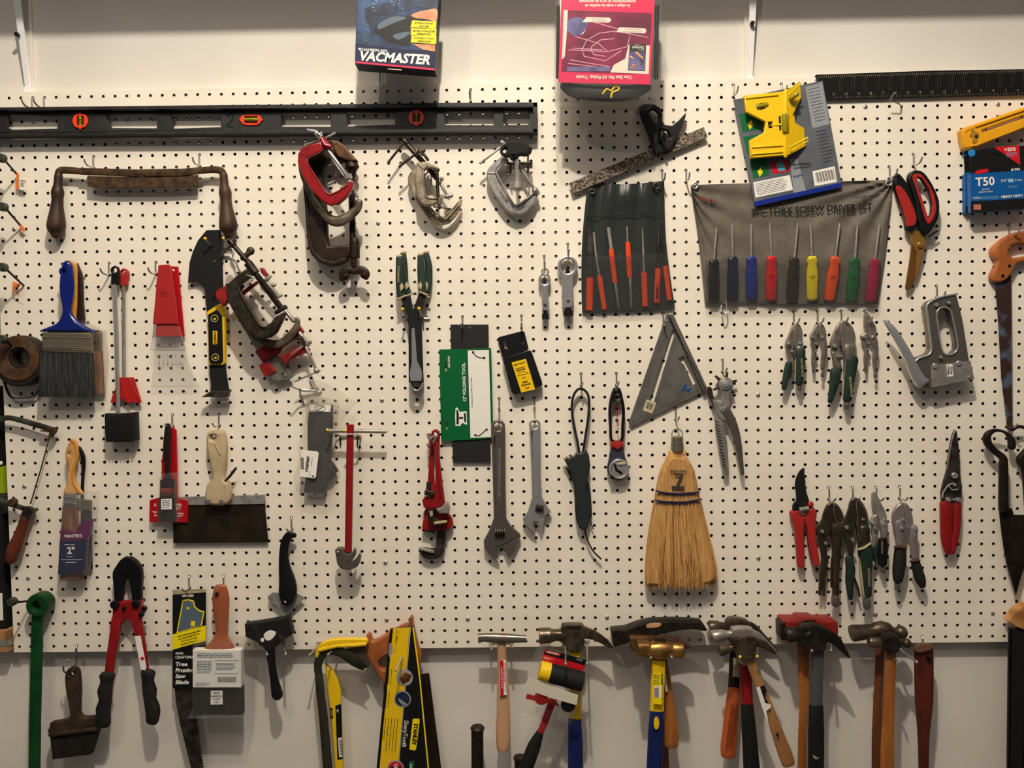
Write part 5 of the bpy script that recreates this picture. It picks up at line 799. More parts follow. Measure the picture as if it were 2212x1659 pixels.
for i in range(520):
    u = rr.random(); k0 = rr.choice([0, 0, 0, 4, 5, 6]); jit = rr.uniform(-.02, .02); pts = []
    edge = 1 - abs(2 * u - 1) ** 4
    for k in range(k0, 11, 2 if k0 == 0 else 1):
        a, b = Lb[k], Rb[k]; uu = min(1.01, max(-.01, u + jit * (k / 10) ** 2 * 2)); pts.append((a[0] + (b[0] - a[0]) * uu, a[1] + (b[1] - a[1]) * uu, 20 + 17.5 * edge * (.75 + .25 * k / 10) + rr.uniform(-.6, 1.2)))
    L_ = rr.uniform(-20, 55) * (1 if rr.random() > .1 else 1.7); x, y, d_ = pts[-1]; pts.append((x + (x - pts[-2][0]) * .2 + rr.uniform(-8, 8), y + L_ + 30 * edge, d_ - 2))
    st_[0 if i % 5 < 2 else 1 if i % 5 < 4 else 2].append(sw(pts, [.55] * (len(pts) - 1) + [.35], mm=1, cap=0, seg=4))
for k, nm in enumerate(('straw', 'straw2', 'straw3')): P('straw_fibres', M(nm), *st_[k], ang=60)['kind'] = 'stuff'
for pa in ([(1258, 1030), (1300, 1040), (1350, 1046), (1430, 1052), (1520, 1048), (1620, 1038)], [(1248, 1108), (1300, 1118), (1400, 1124), (1480, 1124), (1560, 1114), (1640, 1100)]):
    P('stitching', M('navy_thread'), sw(pa, 7, 39, sm=3), *[sw([(pa[0][0] + 18 + i * 30, pa[0][1] + 2 + 18 * math.sin(min(1, i / 12) * math.pi)), (pa[0][0] + 30 + i * 30, pa[0][1] + 26 + 14 * math.sin(min(1, i / 12) * math.pi))], 4, 39.5) for i in range(12)])
P('neck_binding', M('straw2'), sw([(1378, 700), (1492, 700)], 22, 24, n=3), sw([(1380, 715), (1494, 716)], 12, 26)); P('ferrule', M('ferrule'), sw([(1433, 625), (1433, 688)], [54, 57], 22, cap=0, seg=20), label='brass coloured metal ferrule'); P('cap', M('ferrule'), sw([(1433, 562), (1433, 570), (1433, 610), (1433, 622)], [40, 51, 51, 53], 22, cap=0, seg=20)); P('ring', M('zinc'), tube([W(1433 + 46 * math.cos(a), 548 + 48 * math.sin(a), 22) for a in [k * math.pi / 8 for k in range(16)]], [.0013] * 16, seg=6, cl=True))
P('ink_stamp', M('engraving'), tx('7', 1450, 940, 105, 40.5, 2, 1.1, bold=.015), bx(1440, 1000, 110, 26, 2, 40.4, .3, .1), *[bx(1385 + i * 20, 862, 12, 20, 0, 40.4, .3, .1) for i in range(7)], ang=60)
# ---------------------------------------------------------------- left lower group
Z(0, 800)
col('beige_grip', (196, 178, 146), .5, c2=(184, 166, 134), sc=30); MT['knife_blade'] = mk('tarnished_blade', (52, 44, 36), .4, .5, (70, 58, 44), 20)
T('taping_knife', 'wide dark bladed taping knife with a beige handle', 'taping knife', 1850, 540, 6)
P('blade', M('knife_blade'), pl([(1580, 1145), (2258, 1140), (2290, 1468), (1480, 1475), (1475, 1300)], 10, 1.5, .2)); P('back_strip', M('alu'), pl([(1500, 1082), (2262, 1062), (2264, 1142), (1500, 1152)], 13, 5, 1)); P('handle', M('beige_grip'), pl([(1765, 530), (1805, 520), (1850, 514), (1900, 525), (1920, 620), (1921, 740), (1905, 860), (1910, 940), (1950, 975), (1948, 1140), (1755, 1140), (1755, 990), (1802, 930), (1795, 850), (1765, 720), (1752, 620)], 30, 22, 6, 1, holes=[(1812, 575, 22)]), sw([(1830, 620), (1880, 720)], 5, 31), ang=60)
PS('screw', M('zinc'), cy(1783, 1118, 29, 31.5, 20), cy(1892, 1118, 29, 31.5, 20)); P('twist_tie', M('rubber'), sw([(1920, 945), (1960, 905), (2012, 836)], [8, 12, 11], 26, sm=2))
T('scraper', 'red plastic scraper with white lettering, behind a small dark brush', 'scraper', 1480, 500, 6)
P('body', M('bright_red'), pl([(1440, 485), (1478, 490), (1502, 512), (1516, 1080), (1530, 1095), (1602, 1112), (1602, 1300), (1282, 1295), (1274, 1290), (1275, 1108), (1380, 1080), (1378, 760), (1405, 600)], 16, 6, 1.2)); P('rib', M('bright_red'), sw([(1478, 520), (1492, 1070)], 6, 17)); P('lettering', M('print_white'), tx('SILVER', 1505, 1150, 22, 16.3, -1, 1, bold=.03), tx('DEPT.', 1510, 1180, 22, 16.3, -1, 1, bold=.03), tx('FOR A', 1540, 1222, 14, 16.3, -1, 1, bold=.03), tx('CITY"', 1535, 1245, 14, 16.3, -1, 1, bold=.03), tx('"CLE', 1318, 1210, 14, 16.3, -1, 1, bold=.03), tx('PA', 1326, 1238, 14, 16.3, -1, 1, bold=.03), tx('R', 1325, 1150, 26, 16.3))
T('paint_brush', 'small dark handled brush still in its clear sleeve, in front of the red scraper', 'brush', 1435, 450, 20)
P('handle', M('dark_handle'), sw([(1434, 462), (1432, 540), (1425, 640), (1428, 740), (1430, 860), (1430, 930)], [22, 32, 34, 32, 20, 40], 30, flat=.5, sm=3)); P('bristles', M('bristle_dark'), *brush_tuft([(1358, 1090), (1482, 1090)], [(1345, 1290), (1500, 1290)], 32, 9, 50)); cd = P('card_sleeve', col('dark_brown_print', (44, 26, 22), .35), pl([(1366, 935), (1486, 940), (1478, 1092), (1362, 1090)], 36, 12, .5)); P('card_text', M('gold'), tx('2', 1450, 955, 16, 36.4), *fine(1375, 1010, 90, 3, 14, 9, 36.4, 0, 4), *fine(1372, 1052, 95, 2, 12, 7, 36.4, 0, 5), par=cd, ang=60); P('red_panel', M('red'), fl([(1370, 1005), (1478, 1008), (1476, 1045), (1368, 1042)], 36.2), par=cd)
P('sticker', M('print_white'), pl([(1374, 1098), (1464, 1096), (1466, 1186), (1375, 1188)], 40, .4, .1)); P('sticker_print', M('print_grey'), *fine(1382, 1112, 72, 5, 14, 8, 40.4, 0, 6), ang=60); P('clear_sleeve', M('clear'), pl([(1385, 880), (1478, 880), (1505, 950), (1512, 1295), (1338, 1295), (1352, 930)], 39, 18, 2))
T('paint_brush', 'brush with long black handle hanging just behind the 2 inch one', 'brush', 690, 660, 6)
P('handle', M('black'), sw([(672, 655), (705, 720), (715, 800), (708, 900), (702, 1040)], [16, 20, 18, 14, 16], 12, flat=.6, sm=3)); P('ferrule', M('ferrule'), pl([(690, 1100), (775, 1110), (770, 1200), (690, 1195)], 14, 9, 2)); P('bristles', M('bristle_dark'), *brush_tuft([(690, 1195), (772, 1200)], [(680, 1700), (780, 1700)], 14, 9, 30))
T('paint_brush', '2 inch brush with pale wooden handle in a purple and navy sleeve', 'brush', 600, 600, 16)
MT['palewood'] = mk('pale_wood', (214, 170, 112), .45, 0, (198, 152, 96), 40, (1, 1, .2))
P('handle', M('palewood'), pl([(598, 592), (622, 586), (648, 620), (658, 680), (655, 760), (632, 850), (640, 960), (688, 1035), (690, 1062), (540, 1058), (568, 960), (566, 850), (550, 730), (566, 650)], 30, 11, 4, 1, holes=[(594, 714, 14)])); P('handle_edge', M('lacquer_yellow'), sw([(612, 592), (646, 640), (652, 750), (622, 860), (628, 960), (668, 1030)], 12, 30, flat=.6, sm=3)); P('stamp', M('print_grey'), tx('PREMIUM', 582, 820, 14, 30.3, -86, 1.1), ang=60)
P('ferrule', M('zinc'), pl([(540, 1052), (652, 1060), (646, 1168), (534, 1160)], 30, 12, 3), sw([(538, 1080), (650, 1088)], 4, 31), sw([(536, 1130), (648, 1138)], 4, 31)); P('bristles', M('bristle_tan'), *brush_tuft([(534, 1160), (646, 1166)], [(505, 1800), (700, 1790)], 30, 12, 110), ang=60)
sl = P('sleeve', col('purple_card', (104, 26, 86), .4), pl([(518, 1352), (640, 1392), (690, 1300), (778, 1276), (765, 1400), (740, 1446), (508, 1464)], 38, 12, .5)); P('lower_sleeve', M('navy'), pl([(508, 1462), (740, 1444), (722, 1716), (494, 1742)], 38, 12, .5)); P('sleeve_text', M('print_white'), tx("PAINTER'S", 625, 1415, 26, 38.4, 1, .9, bold=.02), tx('2"', 606, 1540, 56, 38.4, 0, 1, bold=.03), *fine(550, 1488, 140, 1, 10, 10, 38.4, 0, 3), *fine(570, 1590, 80, 1, 10, 6, 38.4, 0, 4), *fine(560, 1640, 100, 1, 10, 8, 38.4, 0, 5), bx(612, 1615, 180, 3, 0, 38.4, .2, .04), ang=60); P('clear_film', M('clear'), pl([(532, 1040), (820, 1040), (800, 1300), (740, 1720), (495, 1830), (515, 1350)], 40, 16, 1))
# fret saw, tape roll
MT['oldgreen'] = mk('chipped_green_paint', (78, 84, 74), .6, .3, (52, 46, 40), 40)
T('coping_saw', 'old coping saw with turned red-brown handle at the left edge', 'saw', 300, 500, 6)
P('frame', M('oldgreen'), sw([(260, 1200), (120, 1150), (0, 1115), (-180, 1090), (-330, 1000), (-380, 800), (-330, 600), (-180, 480), (-60, 440), (20, 415), (80, 405), (200, 432), (330, 470), (430, 500)], [18, 22, 24, 24, 24, 24, 24, 24, 24, 26, 22, 24, 24, 22], 20, flat=.6, n=4, sm=3)); P('blade', M('rust'), sw([(430, 540), (350, 840), (260, 1140)], 6, 20, n=4, flat=.5)); P('blade_clamp', M('rust'), pl([(400, 485), (480, 490), (470, 530), (435, 575), (410, 565), (415, 530), (340, 520), (335, 510), (400, 520)], 26, 10, 2), cy(125, 1120, 22, 34, 32))
P('collar', M('steel_dk'), sw([(262, 1180), (225, 1260)], [46, 48], 20, n=3, cap=0)); P('cross_rod', M('oldgreen'), sw([(200, 1165), (320, 1190)], 9, 24)); P('handle', mk('mahogany_handle', (112, 56, 38), .4, 0, (88, 42, 28), 30, (1, 1, .3), coat=.3), sw([(222, 1265), (195, 1340), (160, 1440), (125, 1530), (100, 1600)], [46, 46, 54, 66, 56], 22, sm=4, seg=18))
Z(0, 400)
T('tape_roll', 'brown roll of tape at the left edge beside the blue brush', 'tape roll', 140, 1480, 6)
MT['tapebrown'] = mk('brown_tape', (96, 68, 44), .5, 0, (74, 52, 34), 60); MT['tapedark'] = mk('dark_tape_edge', (38, 30, 26), .6)
cir = lambda x, y, r, n=28, k=1: [(x + r * math.cos(a), y + r * k * math.sin(a)) for a in [i * 2 * math.pi / n for i in range(n)]]
P('winding', M('tapedark'), pl(cir(150, 1500, 215, 28, 1.02), 40, 34, 3, holes=[cir(160, 1475, 110)])); P('tape_face', M('tapebrown'), pl(cir(142, 1480, 190), 42, 4, 1.5, holes=[cir(160, 1475, 92)]), *[tube([W(150 + r * math.cos(a), 1478 + r * math.sin(a), 42) for a in [k * math.pi / 14 for k in range(28)]], [.0005] * 28, seg=4, cl=True) for r in (110, 130, 150, 170)]); P('core', M('tapedark'), pl(cir(160, 1475, 96), 38, 30, 1, holes=[cir(170, 1472, 70)])); P('loose_end', M('tapedark'), sw([(20, 1620), (80, 1790), (170, 1818), (300, 1790), (345, 1700)], 5, 14, flat=3, n=4, sm=4))
# ---------------------------------------------------------------- bottom left
Z(0, 1239)
col('green_paint', (20, 80, 36), .45, c2=(14, 66, 30), sc=30); MT['greengrey'] = mk('green_grey_plastic', (66, 72, 62), .5)
T('ring_wrench', 'long green bar with a ring end, hanging at the far left bottom', 'bar tool', 310, 270, 6)
P('bar', M('green_paint'), sw([(322, 360), (312, 800), (300, 1250), (290, 2100)], [50, 50, 50, 50], 26, flat=.35, n=4, cap=0)); P('ring', M('green_paint'), pl(cir(312, 275, 98), 40, 32, 4, holes=[cir(308, 282, 40)]), pl([(265, 345), (372, 345), (368, 400), (272, 400)], 34, 16, 3))
MT['cutter_black'] = mk('cutter_black', (24, 23, 22), .45, .2)
T('bolt_cutter', 'bolt cutter with black jaws, red arms and black rubber grips', 'bolt cutter', 1080, -100, 8)
P('jaw', M('cutter_black'), pl([(985, -60), (1025, -115), (1080, -134), (1082, 20), (1050, 100), (1030, 240), (975, 235), (965, 120), (955, 0)], 30, 14, 3, 1)); P('jaw', M('cutter_black'), pl([(1082, -134), (1140, -118), (1185, -70), (1207, 0), (1200, 160), (1195, 240), (1130, 235), (1105, 100), (1084, 20)], 30, 14, 3, 1)); P('plate', M('red'), pl([(960, 245), (1060, 240), (1110, 235), (1205, 235), (1196, 340), (1110, 420), (1080, 380), (1040, 430), (955, 430), (955, 380)], 34, 16, 2.5))
PS('arm', M('red'), sw([(1000, 380), (975, 560), (950, 700), (930, 880)], [46, 44, 40, 40], 30, flat=.4, n=4), sw([(1155, 330), (1185, 480), (1215, 650), (1245, 860)], [46, 44, 36, 34], 30, flat=.4, n=4)); PS('bolt', M('cutter_black'), *[cy(x, y, 34, 40, r) for x, y, r in ((985, 262, 38), (1165, 252, 34), (1062, 290, 16), (1235, 295, 24), (1212, 345, 24))])
PS('grip', M('rubber'), sw([(915, 870), (912, 930), (895, 1000), (900, 1080), (882, 1150), (885, 1220), (888, 1285)], [66, 54, 62, 54, 62, 58, 56], 32, flat=.6, n=3, sm=2), sw([(1265, 850), (1262, 920), (1278, 1000), (1280, 1070), (1300, 1140), (1305, 1200), (1300, 1260)], [62, 50, 60, 52, 62, 60, 52], 32, flat=.6, n=3, sm=2)); ls = P('sticker', M('print_white'), pl([(1150, 535), (1200, 530), (1250, 800), (1240, 825), (1200, 820)], 39, .4, .1)); P('sticker_mark', M('print_red'), cy(1215, 725, 39, 39.5, 16), par=ls)
MT['oldbrown'] = mk('dirty_brown', (72, 56, 40), .7, 0, (52, 40, 30), 40, bump=.3)
T('block_brush', 'old dirt brown wide brush hanging at the bottom left', 'brush', 600, 830, 6)
P('handle', M('oldbrown'), pl([(556, 850), (575, 818), (610, 805), (650, 820), (668, 870), (678, 1000), (672, 1130), (690, 1225), (820, 1220), (845, 1232), (850, 1300), (432, 1370), (418, 1310), (435, 1272), (578, 1240), (580, 1130), (556, 1000), (548, 900)], 26, 16, 4, 1, holes=[(600, 862, 22)])); P('bristles', M('bristle_dark'), *brush_tuft([(424, 1360), (846, 1308)], [(446, 1590), (775, 1545)], 24, 18, 70), ang=60); P('bristle_band', M('oldbrown'), sw([(430, 1372), (846, 1320)], 18, 25, n=4))
# tree saw pack and boxed brush
T('saw_package', 'package of tree pruning saw blade, black and yellow card above a toothed blade', 'saw blade', 1610, 140, 5)
P('blade', M('steel_dk'), pl([(1490, 970), (1640, 975)] + teeth((1640, 1000), (1760, 1900), 34, -16) + [(1690, 1900), (1540, 1300), (1500, 1100)], 10, 1.4, .1)); cd = P('card', M('print_black'), pl([(1473, 140), (1757, 135), (1757, 975), (1473, 980)], 13, 1, .2, holes=[[(1550, 183), (1650, 178), (1652, 204), (1552, 208)]])); P('torn_top', M('tan'), fl([(1472, 145), (1520, 138), (1600, 146), (1757, 135), (1756, 160), (1472, 180)], 13.4), par=cd); P('lines', col('teal_line', (26, 48, 50), .5), *[bx(1615, 200 + i * 16, 280, 2.5, -.5, 13.2, .2, .04) for i in range(20)], par=cd, ang=60)
P('picture_outline', M('print_yellow'), fl([(1557, 225), (1610, 218), (1655, 232), (1665, 280), (1700, 310), (1744, 322), (1742, 340), (1722, 445), (1640, 470), (1505, 510)], 13.4), par=cd); P('picture', M('print_grey'), fl([(1566, 236), (1608, 228), (1646, 242), (1656, 288), (1696, 320), (1734, 332), (1710, 446), (1640, 462), (1516, 500)], 13.7), par=cd); P('picture_slots', M('print_yellow'), cy(1602, 296, 13.7, 14.1, 11), bx(1646, 428, 36, 44, 4, 14, .2, .05), par=cd)
P('yellow_band', M('print_yellow'), fl([(1473, 520), (1755, 443), (1755, 575), (1473, 650)], 14.1), par=cd); P('band_text', M('ink'), *[tx(s_, 1614, 512 + i * 25, 14, 14.5, 15, .72, bold=.02) for i, s_ in enumerate(('When Ordering Replacement Blade,', 'Carry Model Number With You.', 'To Fit Tree Pruner Saws', 'Fits Handle & Pruners To', 'Most Tree Pruner Models'))], par=cd, ang=60)
P('title', M('print_white'), *[tx(s_, 1495, 775 + i * 51, 34, 14.5, 0, 1.1, 'LEFT', bold=.04, shear=.2) for i, s_ in enumerate(('Tree', 'Pruning', 'Saw', 'Blade'))], tx('CRAFTSMAN', 1495, 716, 24, 14.5, 0, .95, 'LEFT', bold=.03), tx('SEARS', 1497, 682, 18, 14.5, 0, 1, 'LEFT', bold=.03), par=cd, ang=60)
T('paint_brush', 'wide brush with orange-brown handle in a clear box with white label', 'brush', 1870, 100, 20)
P('handle', mk('terracotta_handle', (162, 96, 66), .3, coat=.4), sw([(1884, 108), (1884, 200), (1888, 330), (1888, 430), (1890, 520), (1888, 600), (1884, 646)], [52, 74, 68, 56, 54, 104, 140], 36, flat=.34, n=2.6, sm=4, cap=1, seg=18), ang=60); P('hanging_hole', M('black'), cy(1856, 170, 40, 47, 15)); P('bristles', M('bristle_dark'), *brush_tuft([(1645, 960), (2066, 960)], [(1640, 1208), (2070, 1208)], 44, 18, 150), ang=60)
lb = P('label', M('print_white'), pl([(1644, 655), (2056, 655), (2056, 972), (1644, 972)], 52, 18, .6)); P('label_text', M('print_grey'), *fine(1682, 684, 330, 3, 14, 9, 52.5, 0, 3), *fine(1680, 748, 135, 8, 14, 8, 52.5, 0, 4), *fine(1846, 765, 170, 6, 11, 6, 52.5, 0, 5), *fine(1670, 935, 120, 3, 10, 5, 52.5, 0, 6), sw([(1835, 742), (2036, 742), (2036, 855), (1835, 855)], 1.6, 52.5, cl=True, flat=.2), par=lb, ang=60); P('barcode', M('ink'), *[bx(1858 + i * 6.2, 905, 1.6 + (i * 5 % 3) * 1.4, 46, 0, 52.5, .2, .03) for i in range(26)], par=lb, ang=60)
sk = P('sticker', M('print_white'), pl([(1798, 1000), (1898, 1000), (1900, 1116), (1796, 1118)], 53, .5, .1)); P('sticker_text', M('rust'), *[tx(s_, 1847, 1020 + i * 26, 15, 53.4, 0, .9, bold=.02) for i, s_ in enumerate(('MADE', 'COMPLETELY', 'IN THE', 'USA'))], par=sk, ang=60); P('clear_box', M('clear'), pl([(1640, 620), (1740, 600), (2110, 596), (2132, 690), (2112, 1232), (1592, 1242), (1640, 1160)], 54, 46, 1))
# knife, black scraper
Z(0, 0, 1)
T('utility_tool', 'black curved handle with a pale winged steel blade, above the black scraper', 'knife', 628, 1160, 8)
P('blade', M('alu'), pl([(578, 1289), (588, 1280), (646, 1282), (659, 1292), (641, 1308), (626, 1322), (612, 1334), (606, 1322), (595, 1307), (581, 1300)], 14, 2, .3)); P('handle', M('black'), sw([(638, 1157), (626, 1156), (617, 1170), (613, 1195), (615, 1225), (621, 1255), (622, 1280), (618, 1304)], [5, 9, 10, 10, 13, 18, 20, 11], 22, flat=.5, n=2.6, sm=4, seg=16)); P('paint_blob', M('print_white'), pl([(613, 1281), (619, 1279), (622, 1288), (618, 1301), (614, 1300)], 29, 1.5, .4, 1))
MT['grime'] = mk('grimy_black', (28, 27, 25), .6, 0, (60, 58, 52), 60, lo=.55, hi=.75, bump=.5)
T('wall_scraper', 'grimy black scraper with white paint spots hanging by the board edge', 'scraper', 590, 1400, 10)
P('head', M('grime'), pl([(528, 1349), (570, 1343), (624, 1334), (632, 1370), (604, 1390), (598, 1398), (575, 1405), (555, 1388), (530, 1376)], 40, 22, 2)); P('handle', M('black'), sw([(583, 1398), (587, 1430), (592, 1465), (599, 1500)], [11, 9, 9, 13], 32, sm=3)); P('paint_spots', M('print_white'), pl([(570, 1370), (582, 1362), (596, 1366), (590, 1378), (580, 1384), (572, 1380)], 41, 1, .3, 1), pl([(563, 1380), (569, 1378), (570, 1386), (564, 1386)], 41, 1, .3, 1))
# ---------------------------------------------------------------- lower row of pliers and red pruner (zoom 5.026)
Z(1680, 990, 5.026)
T('pruning_shears', 'red handled pruning shears with black curved blade, left of the lower pliers row', 'pruner', 280, 520, 6)
P('blade', M('blackm'), pl([(275, 112), (294, 115), (292, 180), (300, 240), (305, 330), (330, 420), (345, 470), (330, 530), (200, 535), (205, 460), (205, 400), (192, 310), (200, 230), (235, 150)], 22, 6, 1.5, 1)); P('shoulder', M('black'), pl([(200, 470), (230, 500), (240, 570), (168, 570), (168, 520), (185, 485)], 24, 10, 2), pl([(340, 490), (375, 480), (388, 510), (385, 545), (330, 555), (320, 520)], 24, 10, 2)); P('buffer_spring', M('steel'), thd(235, 560, 340, 545, 30, 28, 18))
PS('handle', M('redpl'), pl([(150, 580), (235, 572), (245, 610), (275, 640), (300, 640), (298, 700), (288, 780), (290, 900), (296, 1050), (290, 1190), (262, 1198), (225, 1175), (215, 1050), (200, 880), (180, 740), (148, 640)], 26, 16, 4, 1), pl([(335, 600), (342, 560), (395, 535), (432, 600), (420, 680), (418, 780), (432, 920), (465, 1150), (440, 1172), (395, 1175), (365, 1050), (335, 900), (325, 780), (300, 700), (302, 640)], 26, 16, 4, 1)); P('thumb_knob', M('redpl'), ba(358, 500, 24, 34, .5))
lock('large brown tarnished locking pliers, leftmost of the lower row', 'oldnick', [(590, 485), (540, 510), (505, 590), (480, 680), (425, 760), (430, 820), (480, 880), (560, 840), (600, 740), (625, 640), (620, 540)], [(600, 485), (650, 500), (690, 550), (720, 620), (725, 670), (700, 720), (640, 700), (610, 640), (600, 560)],
 ([(470, 800), (490, 920), (500, 1080), (475, 1250), (455, 1480)], [44, 36, 30, 26, 16]), ([(640, 740), (640, 860), (635, 1000), (628, 1180), (628, 1480)], [66, 60, 48, 42, 36]), ((478, 790, 18), (648, 800, 18), (515, 920, 16)), (625, 1520, 46), 26)
P('release_lever', M('oldnick'), sw([(590, 1080), (585, 1250), (580, 1400)], [14, 16, 10], 26, flat=.5, sm=2)); P('second_lever', M('oldnick'), sw([(540, 1060), (515, 1250), (498, 1400), (500, 1490)], [16, 18, 18, 14], 22, flat=.6, sm=3))
lock('large bronze toned locking pliers with green and tan grips, lower row', 'oldnick', [(825, 440), (790, 480), (770, 560), (740, 640), (690, 730), (705, 790), (740, 830), (780, 900), (830, 800), (850, 700), (860, 600), (870, 480)], [(840, 435), (880, 440), (930, 490), (970, 570), (988, 640), (1000, 740), (990, 900), (900, 960), (880, 900), (850, 720), (860, 660), (850, 560)],
 ([(730, 780), (770, 900), (790, 1020), (800, 1100)], [40, 38, 28, 20]), ([(935, 760), (940, 900), (945, 1000)], [62, 58, 60]), ((742, 745, 20), (912, 750, 20), (807, 884, 17), (920, 658, 13)), (968, 1550, 44), 30,
 grips=[([(950, 985), (955, 1080), (955, 1200), (972, 1480)], [84, 74, 60, 46], 'green'), ([(900, 1040), (915, 1150), (925, 1280), (950, 1490)], [22, 32, 34, 32], 'tan'), ([(770, 1090), (790, 1200), (780, 1350), (790, 1520)], [40, 50, 44, 26], 'green')], txt=(990, 1290, 24, -88, 46))
P('grip_trim', M('tan'), sw([(878, 990), (940, 975), (1005, 925)], 14, 44)); P('second_lever', M('oldnick'), sw([(830, 1300), (870, 1420), (890, 1500)], [14, 18, 12], 24, flat=.6))
lock('small needle nose locking pliers with black and green grips, lower row', 'steel', [(1045, 400), (1060, 390), (1072, 480), (1080, 600), (1050, 620), (1010, 690), (1020, 740), (1070, 740), (1090, 620), (1050, 560)], [(1080, 395), (1120, 480), (1160, 550), (1185, 620), (1180, 680), (1120, 690), (1085, 600), (1078, 480)],
 ([(1035, 700), (1055, 820), (1045, 920), (1045, 1000)], [30, 34, 26, 20]), ([(1145, 690), (1155, 780), (1148, 850)], [44, 40, 32]), ((1025, 700, 16), (1148, 715, 16), (1050, 755, 16), (1150, 660, 12)), (1145, 1200, 24), 22,
 grips=[([(1140, 890), (1135, 1000), (1135, 1140)], [46, 54, 46], 'black'), ([(1065, 960), (1060, 1030), (1050, 1110)], [24, 26, 16], 'green')], txt=(1135, 965, 16, 90, 36))
P('grip_trim', M('brz'), sw([(1115, 865), (1180, 868)], 12, 36))
MT['nickel_plate'] = mk('nickel_plate', (168, 158, 158), .28, .6)
lock('bright nickel locking pliers with dark rubber grips, rightmost of the lower row', 'nickel_plate', [(1350, 490), (1300, 520), (1262, 580), (1248, 640), (1262, 740), (1300, 760), (1350, 700), (1380, 600), (1390, 530)], [(1370, 488), (1410, 500), (1450, 560), (1470, 640), (1475, 720), (1440, 780), (1400, 760), (1395, 660), (1380, 560)],
 ([(1330, 700), (1325, 850), (1330, 960)], [72, 52, 46]), ([(1480, 750), (1465, 850), (1480, 960), (1490, 1090)], [42, 48, 42, 36]), ((1340, 755, 19), (1485, 760, 18), (1465, 822, 17), (1356, 664, 18)), (1300, 1375, 30), 26,
 grips=[([(1330, 990), (1325, 1100), (1312, 1220), (1305, 1320)], [58, 66, 62, 50], 'rubber'), ([(1495, 1130), (1520, 1220), (1550, 1320), (1570, 1380)], [46, 54, 54, 36], 'rubber')])
PS('grip_trim', M('brz'), sw([(1275, 965), (1385, 972)], 15, 36), sw([(1445, 1118), (1535, 1108)], 14, 36))
# ---------------------------------------------------------------- pry bar, hand saws
Z(550, 1239)
MT['olive'] = mk('worn_olive_steel', (62, 56, 44), .6, .2, (44, 48, 36), 20)
T('pry_bar', 'yellow and dark crowbar with a hooked claw at the bottom centre-left', 'pry bar', 600, 640, 20)
P('shaft', M('olive'), sw([(548, 860), (560, 1000), (590, 1250), (625, 1660), (650, 2000)], [34, 36, 38, 42, 42], 34, flat=.6, n=4)); P('hook', M('olive'), sw([(548, 870), (540, 780), (575, 690), (660, 650), (760, 680), (850, 740), (930, 800)], [34, 36, 38, 40, 46, 50, 30], 34, flat=.5, n=3, sm=3)); P('claw_notch', M('black'), sw([(870, 720), (905, 750), (955, 798)], [4, 7, 9], 46, flat=.4))
P('painted_edge', M('yellow'), sw([(532, 700), (560, 630), (640, 590), (760, 575), (950, 572)], [16, 24, 30, 28, 24], 36, flat=1, n=4, sm=3), sw([(560, 650), (700, 615), (850, 610), (940, 600)], 20, 40, sm=2), label='yellow painted top edge'); P('painted_claw', mk('brown_claw', (92, 78, 62), .5, .3), pl([(780, 640), (940, 610), (945, 690), (980, 790), (960, 808), (900, 770), (830, 680)], 32, 8, 2))
T('flat_bar', 'slim bright yellow bar with black barcode label, inside the crowbar hook', 'pry bar', 640, 760, 8)
P('bar', M('yellow'), pl([(598, 770), (620, 790), (660, 830), (705, 910), (732, 1000), (738, 1200), (758, 1700), (765, 2000), (700, 2000), (680, 1600), (650, 1200), (615, 950)], 20, 12, 3)); lb = P('label', M('print_black'), pl([(688, 1128), (738, 1112), (752, 1580), (706, 1592)], 20.5, 1, .2)); P('label_text', M('print_white'), tx('40', 706, 1170, 22, 21, -86), par=lb); P('barcode', M('print_white'), fl([(710, 1405), (745, 1398), (751, 1560), (722, 1570)], 20.9), par=lb); P('bars', M('ink'), *[bx(733 + i * .9, 1420 + i * 9, 26, 3 + i % 3, -4, 21.3, .2, .03) for i in range(15)], par=lb, ang=60); P('badge', M('ink'), sw([(655, 1148), (658, 1235)], 12, 20, flat=.2, n=4), par=lb); P('badge_text', M('yellow'), tx('STANLEY', 657, 1190, 10, 21.9, -88, 1, bold=.02), par=lb)
T('hand_saw', 'old hand saw with brown wooden handle behind the black and yellow saw sleeve', 'saw', 1300, 400, 6)
P('blade', M('iron'), pl([(1400, 862)] + [(1486, 850)] + teeth((1486, 852), (1640, 2060), 60, -6) + [(1300, 2060), (1250, 1400), (1100, 1000), (1100, 900)], 10, 1.4, .1)); MT['saww'] = mk('saw_handle_wood', (172, 106, 62), .45, 0, (150, 88, 50), 30, (1, 1, .3))
P('handle', M('saww'), pl([(945, 620), (948, 545), (966, 518), (985, 535), (1002, 580), (1060, 562), (1150, 508), (1260, 450), (1310, 432), (1322, 378), (1346, 380), (1352, 450), (1400, 650), (1422, 700), (1408, 800), (1395, 900), (1120, 960), (1105, 935), (1050, 880), (1005, 790), (950, 690)], 24, 22, 3.5, 1, holes=[[(1055, 750), (1100, 712), (1150, 690), (1150, 800), (1110, 825), (1085, 822), (1062, 800)]]), ang=50)
T('boxed_saw', 'new saw in a black and yellow cardboard sleeve with round pictures', 'saw', 1260, 700, 30)
